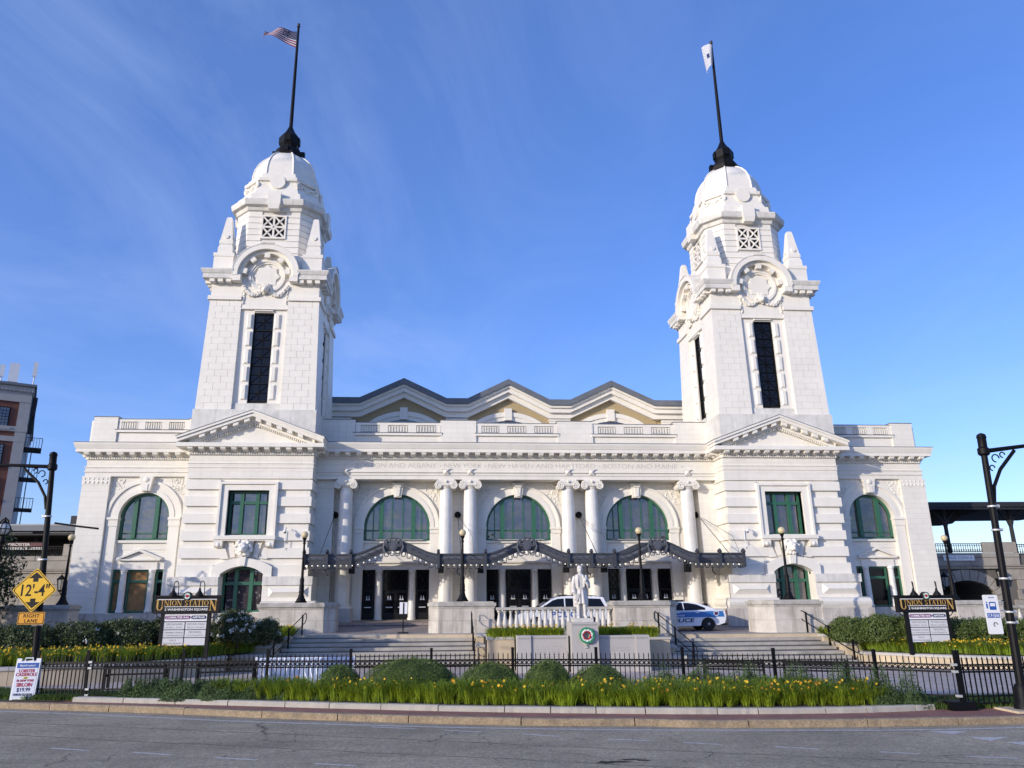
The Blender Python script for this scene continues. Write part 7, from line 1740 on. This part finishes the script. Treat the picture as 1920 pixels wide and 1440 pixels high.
# brick building at the far left
th = thing('brick_building', 'tall red brick building with pale trim and a fire escape at the far left', 'building', (0, 0, 0)); YB = 75.0
Tb_ = Matrix.Translation((-45.9, YB, 0)) @ Matrix.Rotation(math.radians(27.5), 4, 'Z')
b = MB(T=Tb_); b.box(-40, -.03, .06, 30, -1, 21.9); b.build('wall', 'redbrick', th)
def bb(x0, x1, y0, y1, z0, z1, n, m): o = MB(T=Tb_).box(x0, x1, y0, y1, z0, z1).build(n, m, th); return o
bb(-.95, 0, -.06, 30, -1, 22.3, 'corner_pier', 'greytrim'); bb(-40, .12, -.2, 30.1, 22.9, 23.5, 'cornice', 'greytrim'); bb(-40, .3, -.45, 30.2, 23.5, 23.75, 'cornice', 'roofgrey'); bb(-40, -.0, -.1, 30, 21.9, 22.9, 'frieze', 'greytrim')
bb(-40, .05, -.1, 30.05, 18.9, 19.4, 'string_course', 'greytrim'); bb(-40, .02, -.08, 30.02, 17.9, 18.4, 'string_course', 'greytrim'); bb(-5.3, -4.3, -.05, .1, -1, 22, 'pier', 'greytrim')
b = MB(T=Tb_)
for i in range(60): b.box(-.1-.32*i, .06-.32*i, -.3, -.15, 22.95, 23.15)
tag(b.build('dentils', 'greytrim', th), kind='stuff')
for r in range(6):
    z = 20.3-3.15*r
    if r == 1: z = 16.6
    if r > 1: z = 16.6-3.3*(r-1)
    for x in (-2.55, -7.2, -11.5, -15.5):
        fo = MB(T=Tb_).box(x-.95, x+.95, -.03, .1, z-1.0, z+1.0).build('window', 'signblack', th)
        for q in (-1, 1):
            MB(T=Tb_).box(x+q*.46-.38, x+q*.46+.38, -.05, -.03, z-.9, z-.03).build('pane', 'glass', fo); MB(T=Tb_).box(x+q*.46-.38, x+q*.46+.38, -.05, -.03, z+.03, z+.9).build('pane', 'glass', fo)
        m_ = MB(T=Tb_)
        for q in (-1, 1):
            for k in (-.14, .14): m_.box(x+q*.46+k-.02, x+q*.46+k+.02, -.07, -.05, z-.9, z+.9)
            for k in (-.6, -.3, .3, .6): m_.box(x+q*.46-.38, x+q*.46+.38, -.07, -.05, z+k-.02, z+k+.02)
        m_.build('glazing_bar', 'signblack', fo); MB(T=Tb_).box(x-1.2, x+1.2, -.15, .1, z-1.25, z-1.0).build('sill', 'greytrim', th)
for i in range(5):
    z = 17.4-3.0*i; b = MB(T=Tb_); b.box(.0, 1.5, .3, 3.0, z, z+.12)
    for k in range(7): b.tube([(1.5, .3+.45*k, z), (1.5, .3+.45*k, z+1.1)], .03, 4); b.tube([(.05+.24*k, .3, z), (.05+.24*k, .3, z+1.1)], .03, 4)
    b.tube([(0, .3, z+1.1), (1.5, .3, z+1.1), (1.5, 3.0, z+1.1)], .035, 4); b.tube([(.7, 1, z), (.7, 2.6, z-3.0)], .06, 4); b.build('fire_escape', 'platform', th)
for x, y, z0, h, w_, hw in ((-.1, .2, 22.5, 2.4, .20, .95), (-1.9, .6, 23.7, .5, .42, 1.25), (-2.9, .6, 23.7, .9, .2, .75), (-3.7, .6, 23.7, 1.0, .09, .9)):
    b = MB(T=Tb_); b.tube([(x, y, z0), (x, y, z0+h+hw)], .06, 5); b.build('antenna_mast', 'mast', th); b = MB(T=Tb_); b.box(x-w_, x+w_, y-.18, y-.02, z0+h-.2, z0+h+hw*1.4); b.build('antenna_panel', 'white', th)
for k in range(6): b = MB(T=Tb_); b.box(.05, .5, 1.0+.5*(k % 3), 1.3+.5*(k % 3), 19.0+.6*k, 20.0+.6*k); b.build('equipment_box', 'platform', th)

for i, (x, w_, y, h, m) in enumerate(((-52, 22, -66, 12, 'redbrick'), (-28, 20, -72, 10, 'greytrim'), (-4, 24, -70, 11.5, 'redbrick'), (22, 22, -74, 9, 'vstone'), (48, 24, -70, 12, 'redbrick'))):
    th = thing('street_building', 'building across the square behind the photographer, %s' % ('far left', 'left of centre', 'in the middle', 'right of centre', 'far right')[i], 'building', (x, y, -1))
    MB().box(-w_/2, w_/2, -12, 0, 0, h+1).build('wall', m, th); MB().box(-w_/2-.3, w_/2+.3, -12.3, .3, h+1, h+1.4).build('cornice', 'greytrim', th)
    for zz in np.arange(3, h-1, 3.2):
        for xx in np.arange(-w_/2+1.5, w_/2-1, 2.6): MB().box(xx-.6, xx+.6, -.02, .04, zz, zz+1.8).build('window', 'darkglass', th)
# ================================================================== PLANTS
def hump(cx, cy, z0, rx, ry, rz_, n, seedv):
    q = np.random.default_rng(seedv); u = q.uniform(-1, 1, n); a = q.uniform(0, 2*np.pi, n); w_ = q.uniform(.0, 1, n)
    z = w_; r = np.sqrt(np.maximum(1-z**2.2, 0)); N = np.stack([r*np.cos(a)/rx, r*np.sin(a)/ry, z/rz_+.15], 1); N /= np.linalg.norm(N, axis=1)[:, None]
    lump = 1+.035*np.sin(a*5+z*7)+.03*np.sin(a*9-z*5)
    P = np.stack([cx+rx*r*np.cos(a)*lump, cy+ry*r*np.sin(a)*lump, z0+rz_*z*lump], 1)
    return P, N
def clipped(label, cx, cy, rx, h, seedv):
    th = thing('clipped_shrub', label, 'shrub', (cx, cy, .15), group='clipped dome shrubs')
    P, N = hump(0, 0, 0, rx, min(rx, .8), h, int(17000*rx+7000), seedv); P += N*rng.uniform(-.05, .015, len(P))[:, None]
    V, F = leaf_quads(P, N, rng.uniform(.009, .017, len(P)), .6, .6); np_mesh('foliage', V, F, 'box', th)
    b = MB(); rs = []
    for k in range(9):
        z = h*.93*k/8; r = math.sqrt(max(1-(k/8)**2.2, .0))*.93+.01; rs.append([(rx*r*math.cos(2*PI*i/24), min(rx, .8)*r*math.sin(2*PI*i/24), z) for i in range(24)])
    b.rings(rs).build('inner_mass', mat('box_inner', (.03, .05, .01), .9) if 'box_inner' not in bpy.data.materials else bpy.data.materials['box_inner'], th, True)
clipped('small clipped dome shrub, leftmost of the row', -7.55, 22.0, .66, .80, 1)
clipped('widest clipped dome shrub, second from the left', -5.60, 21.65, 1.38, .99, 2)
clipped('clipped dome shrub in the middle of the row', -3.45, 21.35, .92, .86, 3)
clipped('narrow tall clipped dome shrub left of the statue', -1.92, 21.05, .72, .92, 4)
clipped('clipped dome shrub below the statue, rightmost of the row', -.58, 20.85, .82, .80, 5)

def blades(name, centers, per, hmin, hmax, spread, width, m, seedv, lean=.6, parent=None):
    q = np.random.default_rng(seedv); C_ = np.repeat(np.asarray(centers, float), per, 0); n = len(C_)
    a = q.uniform(0, 2*np.pi, n); r = q.uniform(0, spread*.45, n); base = C_.copy(); base[:, 0] += r*np.cos(a); base[:, 1] += r*np.sin(a)
    h = q.uniform(hmin, hmax, n); out_ = q.uniform(.15, 1.0, n)*lean*h; a2 = a+q.normal(0, .5, n); dx, dy = np.cos(a2), np.sin(a2); px, py = -dy, dx
    V = []
    ts = [(0, 0, .6), (.55, .20, 1.0), (.92, .58, .8), (.84, 1.05, .10)]
    for zf, of, wf in ts:
        cx = base[:, 0]+dx*out_*of; cy = base[:, 1]+dy*out_*of; cz = base[:, 2]+h*zf-(out_*.25 if zf == .80 else 0); w_ = width*wf*q.uniform(.8, 1.2, n)
        V.append(np.stack([cx-px*w_, cy-py*w_, cz], 1)); V.append(np.stack([cx+px*w_, cy+py*w_, cz], 1))
    V = np.stack(V, 1).reshape(-1, 3); i0 = np.arange(n)*8
    F = np.concatenate([np.stack([i0+2*k, i0+2*k+1, i0+2*k+3, i0+2*k+2], 1) for k in range(3)])
    o = np_mesh(name, V, F, m, parent); o['kind'] = 'stuff'; return o
def blossoms(name, P, size, m, seedv):
    q = np.random.default_rng(seedv); V = []; F = []; k = 0
    for p in P:
        s_ = size*q.uniform(.7, 1.15); d = Vector((q.normal(0, .6), q.normal(-.5, .6), q.normal(.6, .4))).normalized(); a = d.orthogonal().normalized(); c = d.cross(a)
        V.append(tuple(Vector(p)-d*.6*s_)); c0 = k; k += 1
        for i in range(6):
            t = 2*PI*i/6; t2 = 2*PI*(i+.5)/6; t0 = 2*PI*(i-.5)/6
            e = Vector(p)+(a*math.cos(t)+c*math.sin(t))*s_; e1 = Vector(p)+(a*math.cos(t0)+c*math.sin(t0))*s_*.5-d*s_*.1; e2 = Vector(p)+(a*math.cos(t2)+c*math.sin(t2))*s_*.5-d*s_*.1
            V += [tuple(e1), tuple(e), tuple(e2)]; F.append((c0, k, k+1, k+2)); k += 3
    o = np_mesh(name, V, F, m); o['kind'] = 'stuff'; return o
# front bed: daylilies
rb_ = random.Random(31); tall, low_, edge_c = [], [], []
def scatter(n, fn, dmin):
    out_ = []; tries = 0
    while len(out_) < n and tries < n*40:
        tries += 1; x = rb_.uniform(-10.9, 6.3); t = rb_.random(); tm = fn(x)
        if t > tm: continue
        d = fy(x)-by(x); y = by(x)+.42+t*(d-.55)
        if all((x-a)**2+(y-b)**2 > dmin*dmin for a, b, _ in out_): out_.append((x, y, .13+.06*min(t*3, 1)))
    return out_
reach = lambda x: .22 if x < -9.6 else (.50 if x < -8.4 else .36 if x < .5 else .50 if x < 4.6 else .36)
tall = scatter(230, reach, .19)
sz = [rb_.random() for _ in tall]
blades('daylily_bed', [c for c, k in zip(tall, sz) if k < .40], 95, .20, .44, .30, .0066, 'lily', 3, 1.35)
blades('daylily_bed', [c for c, k in zip(tall, sz) if .40 <= k < .75], 100, .26, .54, .34, .0070, 'lily', 4, 1.15)
blades('daylily_bed', [c for c, k in zip(tall, sz) if k >= .75], 85, .30, .60, .36, .0072, 'lily2', 5, 1.0)
tuft = [(x+rb_.uniform(-.2, .2), by(x)+.30+rb_.uniform(-.04, .10), .12) for x in np.arange(-9, 6.3, .33)]
blades('daylily_edge', tuft, 26, .10, .30, .24, .0055, 'lily', 6, 1.2)
def flower_pts(n, x0, x1, t0, t1, zlo, zhi, clump=6):
    out_ = []; k = 0
    while len(out_) < n:
        cx = rb_.uniform(x0, x1); ct = rb_.uniform(t0, t1)
        for i in range(rb_.randint(1, clump)):
            xx = cx+rb_.gauss(0, .28); yb_, yf = by(xx), fy(xx); out_.append((xx, yb_+.2+(ct+rb_.gauss(0, .08))*(yf-yb_-.4), rb_.uniform(zlo, zhi)))
    return out_
blossoms('yellow_daylily_flowers', flower_pts(250, -8.8, 6.2, .06, .50, .46, .72), .045, 'petal', 6); blossoms('orange_daylily_flowers', flower_pts(50, -10, 6, .06, .5, .46, .70), .044, 'petal2', 7)
# juniper ground cover
def mound_leaves(name, pts, n, hgt, size, m, seedv, aspect=.35):
    q = np.random.default_rng(seedv); P = []; N = []
    for cx, cy, rx, ry, z0 in pts:
        k = int(n*rx*ry); a = q.uniform(0, 2*np.pi, k); r = np.sqrt(q.uniform(0, 1, k)); w_ = np.maximum(1-r**2.4, 0); lump = 1+.3*np.sin(a*4+cx*3)+.2*np.sin(7*r+cy)
        P.append(np.stack([cx+rx*r*np.cos(a), cy+ry*r*np.sin(a), z0+hgt*w_*lump*q.uniform(.55, 1.05, k)], 1)); N.append(np.stack([np.cos(a)*r, np.sin(a)*r, .6+0*r], 1))
    P = np.concatenate(P); N = np.concatenate(N); N /= np.linalg.norm(N, axis=1)[:, None]
    V, F = leaf_quads(P, N, q.uniform(size*.6, size*1.3, len(P)), aspect, .8); return np_mesh(name, V, F, m)
o = mound_leaves('juniper_cover', [(-12.6, 22.9, 1.0, .45, .08), (-11.6, 22.55, 1.0, .5, .08), (-10.6, 22.3, .9, .5, .1), (-9.7, 22.2, .9, .45, .1), (-8.8, 22.0, .8, .45, .1), (-7.9, 21.7, .8, .4, .1), (-13.4, 23.0, .5, .3, .06)], 26000, .42, .030, 'juniper', 12); tag(o, kind='stuff')
o = mound_leaves('juniper_cover', [(2.2, 20.75, .9, .6, .12), (3.3, 20.45, .9, .6, .12), (4.4, 19.95, .9, .6, .12), (5.4, 19.5, .8, .55, .10), (6.1, 19.1, .6, .42, .06), (6.75, 18.98, .5, .3, .04), (1.2, 20.9, .7, .5, .1)], 26000, .66, .028, 'juniper', 13); tag(o, kind='stuff')
# lawn blades
def lawn_blades(name, polyfn, n, seedv):
    q = random.Random(seedv); c = []
    while len(c) < n:
        p = polyfn(q)
        c.append(p)
    return blades(name, c, 7, .06, .17, .12, .006, 'grass', seedv, .7)
lawn_blades('lawn_grass', lambda q: (lambda x: (x, q.uniform((by(x)+.28) if x > -14.9 else 23.0+(-14.9-x)*.27, 24.6+(-14.9-x)*.30 if x < -14.9 else fy(x)+1.1), .02))(q.uniform(-19, -12.9)), 3600, 21)
lawn_blades('lawn_grass', lambda q: (lambda x: (x, q.uniform(18.72 if x > 6.6 else by(x)+.3, 20.7-.05*(x-6)), .015))(q.uniform(5.6, 13)), 3000, 22)
# side beds
def bed_pts(path, d0, d1, n, q, z):
    P = resample(path, 8); L = along(P); out_ = []
    for i in range(n):
        u = q.uniform(0, L[-1]); p = at_len(P, L, u); d = q.uniform(d0, d1); out_.append((p.x, p.y+d, z+.06*d))
    return out_
q = random.Random(41)
LWp = [p for p in LW if p[0] > -31]+[(-13.3, 36.6)]; RWp = [(14.6, 35.6)]+RW[:-1]
cl = bed_pts(LWp, .45, 1.9, 560, q, .38); blades('daylily_bed', cl, 36, .28, .54, .40, .010, 'lily2', 42, .9)
cr_ = bed_pts(RWp, .45, 1.7, 420, q, .24); blades('daylily_bed', cr_, 36, .28, .54, .40, .010, 'lily2', 43, .9)
blossoms('yellow_daylily_flowers', [(x, y, z+q.uniform(.26, .56)) for x, y, z in bed_pts(LWp, .3, 1.9, 1500, q, .38)], .050, 'petal', 44); blossoms('yellow_daylily_flowers', [(x, y, z+q.uniform(.28, .56)) for x, y, z in bed_pts(RWp, .3, 1.7, 800, q, .24)], .050, 'petal', 45)
# planter behind the memorial
cp = [(rb_.uniform(-2.6, .6), rb_.uniform(34.2, 35.4), .98) for i in range(110)]+[(rb_.uniform(2.05, 4.9), rb_.uniform(34.4, 35.4), .98) for i in range(90)]
blades('daylily_bed', cp, 70, .24, .50, .45, .008, 'lily', 46, 1.1); blossoms('orange_daylily_flowers', [(x+.1, y-.1, z+rb_.uniform(.34, .58)) for x, y, z in cp], .05, 'petal', 47)
cp = [(rb_.uniform(13.9, 16.0), rb_.uniform(36.3, 37.6), .72) for i in range(60)]+[(rb_.uniform(-12.9, -12.1), rb_.uniform(38.2, 40.2), .92) for i in range(34)]
blades('daylily_bed', cp, 34, .3, .6, .4, .011, 'lily', 48, .6); blossoms('yellow_daylily_flowers', [(x, y, z+rb_.uniform(.3, .62)) for x, y, z in cp], .055, 'petal', 49)
# hedges and shrubs: each plant its own leaves and stems
def shrub(name, label, cat, cx, cy, z0, rx, ry, h, n, m, seedv, lsize=.07, group=None, bloom=0, low=.12, boxy=3.6):
    th = thing(name, label, cat, (cx, cy, z0), group=group); q = np.random.default_rng(seedv)
    # leaf clumps spread through the volume, denser near the surface, with gaps
    n = int(n*2.2); lsize *= .62; nc = max(int(n/34), 8); d = q.normal(0, 1, (nc, 3)); d /= np.linalg.norm(d, axis=1)[:, None]; rad = q.uniform(.55, 1.0, nc)**.5
    C_ = d/(np.sum(np.abs(d)**boxy, axis=1)**(1/boxy))[:, None]*rad[:, None]; C_[:, 2] = np.abs(C_[:, 2])*1.0; C_[:, 2] = low+(1-low)*C_[:, 2]
    P = np.repeat(C_, 34, 0); N = P.copy(); P = P*np.array([rx, ry, h])+q.normal(0, .075, (len(P), 3)); N[:, 2] -= .35; N /= np.linalg.norm(N, axis=1)[:, None]+1e-6
    P[:, 2] = np.maximum(P[:, 2], .02)
    V, F = leaf_quads(P, N, q.uniform(lsize*.6, lsize*1.25, len(P)), .55, .75); np_mesh('foliage', V, F, m, th)
    b = MB(); rr = random.Random(seedv)
    for i in range(9): a = rr.uniform(0, 2*PI); k = rr.uniform(.2, .8); b.tube([(rx*.25*math.cos(a), ry*.25*math.sin(a), -.1), (rx*k*.7*math.cos(a), ry*k*.7*math.sin(a), h*.45), (rx*k*math.cos(a), ry*k*math.sin(a), h*.8)], [.022, .016, .008], 5)
    b.build('stems', 'trunk', th)
    if bloom:
        b = MB()
        for i in range(bloom):
            a = rr.uniform(PI*.95, PI*2.05); z = rr.uniform(.3, .95); r = math.sqrt(max(0, 1-z*z))*1.0+.05; c = Vector((rx*r*math.cos(a), ry*r*math.sin(a), h*z))
            for k in range(7): b.ball((c.x+rr.gauss(0, .045), c.y-.04+rr.gauss(0, .04), c.z+rr.gauss(0, .04)), .04, 5, 3)
        tag(b.build('blossoms', 'bloom', th), kind='stuff')
    return th
hl = [(-23.6, 33.2, 'far left end of the left hedge', 1.35, 1.0), (-21.6, 33.0, 'left hedge behind the sign pole', 1.3, 1.05), (-19.8, 33.6, 'left hedge, in front of the boarded window', 1.25, 1.12), (-18.1, 34.4, 'left hedge just left of the station sign', 1.25, 1.18), (-16.4, 34.9, 'left hedge behind the left station sign', 1.0, 1.25)]
for i, (x, y, wd, rx, h) in enumerate(hl): shrub('hedge_shrub', 'dark green leafy shrub at the '+wd if i == 0 else 'dark green leafy shrub in the '+wd, 'shrub', x, y, .72, rx, .85, h, 5200, 'hedged', 60+i, .075, 'dark shrubs in the left bed', 5 if i in (2, 3) else 0)
shrub('flowering_shrub', 'dark shrub full of white blossoms right of the left station sign', 'shrub', -14.0, 35.6, .75, 1.0, .9, 1.50, 6200, 'hedged', 70, .075, None, 34, boxy=2.4)
shrub('flowering_shrub', 'lower dark shrub with a few white blossoms beside the left pedestal', 'shrub', -12.9, 37.0, .75, .75, .8, 1.1, 3600, 'hedged', 71, .07, None, 8, boxy=2.4)
hr = [(14.5, 35.6, 'first shrub of the right hedge beside the steps', .85, 1.05), (15.6, 34.9, 'tall rounded shrub left of the right station sign', .95, 1.15), (17.0, 34.6, 'shrub directly behind the right station sign', .95, 1.10), (18.6, 34.2, 'shrub just right of the right station sign', 1.0, 1.0), (20.2, 34.0, 'shrub behind the bus stop sign', 1.05, 1.0), (22.0, 33.8, 'last shrub of the right hedge at the edge', 1.1, .95)]
for i, (x, y, wd, rx, h) in enumerate(hr): shrub('hedge_shrub', 'mid green '+wd, 'shrub', x, y, .62, rx, .85, h, 5200, 'hedge', 80+i, .075, 'green hedge shrubs in the right bed')
def tree(label, x, y, z0, trunk_h, rx, rz_, n, m, seedv, lsize=.11):
    th = thing('leafy_tree', label, 'tree', (x, y, z0), group='leafy trees at the left'); q = np.random.default_rng(seedv); rr = random.Random(seedv)
    b = MB(); b.tube([(0, 0, -.2), (.05, 0, trunk_h*.5), (.0, .1, trunk_h), (.1, .1, trunk_h+rz_)], [.22, .17, .14, .05], 9)
    tips = []
    for i in range(16):
        a = rr.uniform(0, 2*PI); k = rr.uniform(.45, .95); z1 = trunk_h+rr.uniform(.1, 1.5)*rz_; p = (rx*k*math.cos(a), rx*k*math.sin(a), z1); b.tube([(0, .05, trunk_h*rr.uniform(.7, 1.1)), (p[0]*.5, p[1]*.5, (trunk_h+z1)/2+.2), p], [.07, .045, .015], 5); tips.append(p)
    b.build('trunk', 'trunk', th, True)
    nc = n//40; d = q.normal(0, 1, (nc, 3)); d /= np.linalg.norm(d, axis=1)[:, None]; C_ = d*(q.uniform(.25, 1, nc)**.45)[:, None]*np.array([rx, rx, rz_])*(1+.18*np.sin(d[:, :1]*6+d[:, 2:]*5)); C_[:, 2] += trunk_h+rz_*.75
    P = np.repeat(C_, 40, 0)+q.normal(0, .26, (nc*40, 3)); N = np.repeat(d, 40, 0)+np.array([0, 0, .3]); N /= np.linalg.norm(N, axis=1)[:, None]
    V, F = leaf_quads(P, N, q.uniform(lsize*.6, lsize*1.3, len(P)), .55, .8); np_mesh('crown', V, F, m, th); return th
tree('dark leafy tree at the left edge in front of the viaduct', -27.7, 39.0, .9, 1.5, 2.2, 1.9, 9000, 'treeleaf', 91, .10)
tree('leafy street tree left of the left wing, throwing dappled shade', -36.5, 36.6, .3, 2.6, 4.3, 2.9, 12000, 'treeleaf', 92, .16)
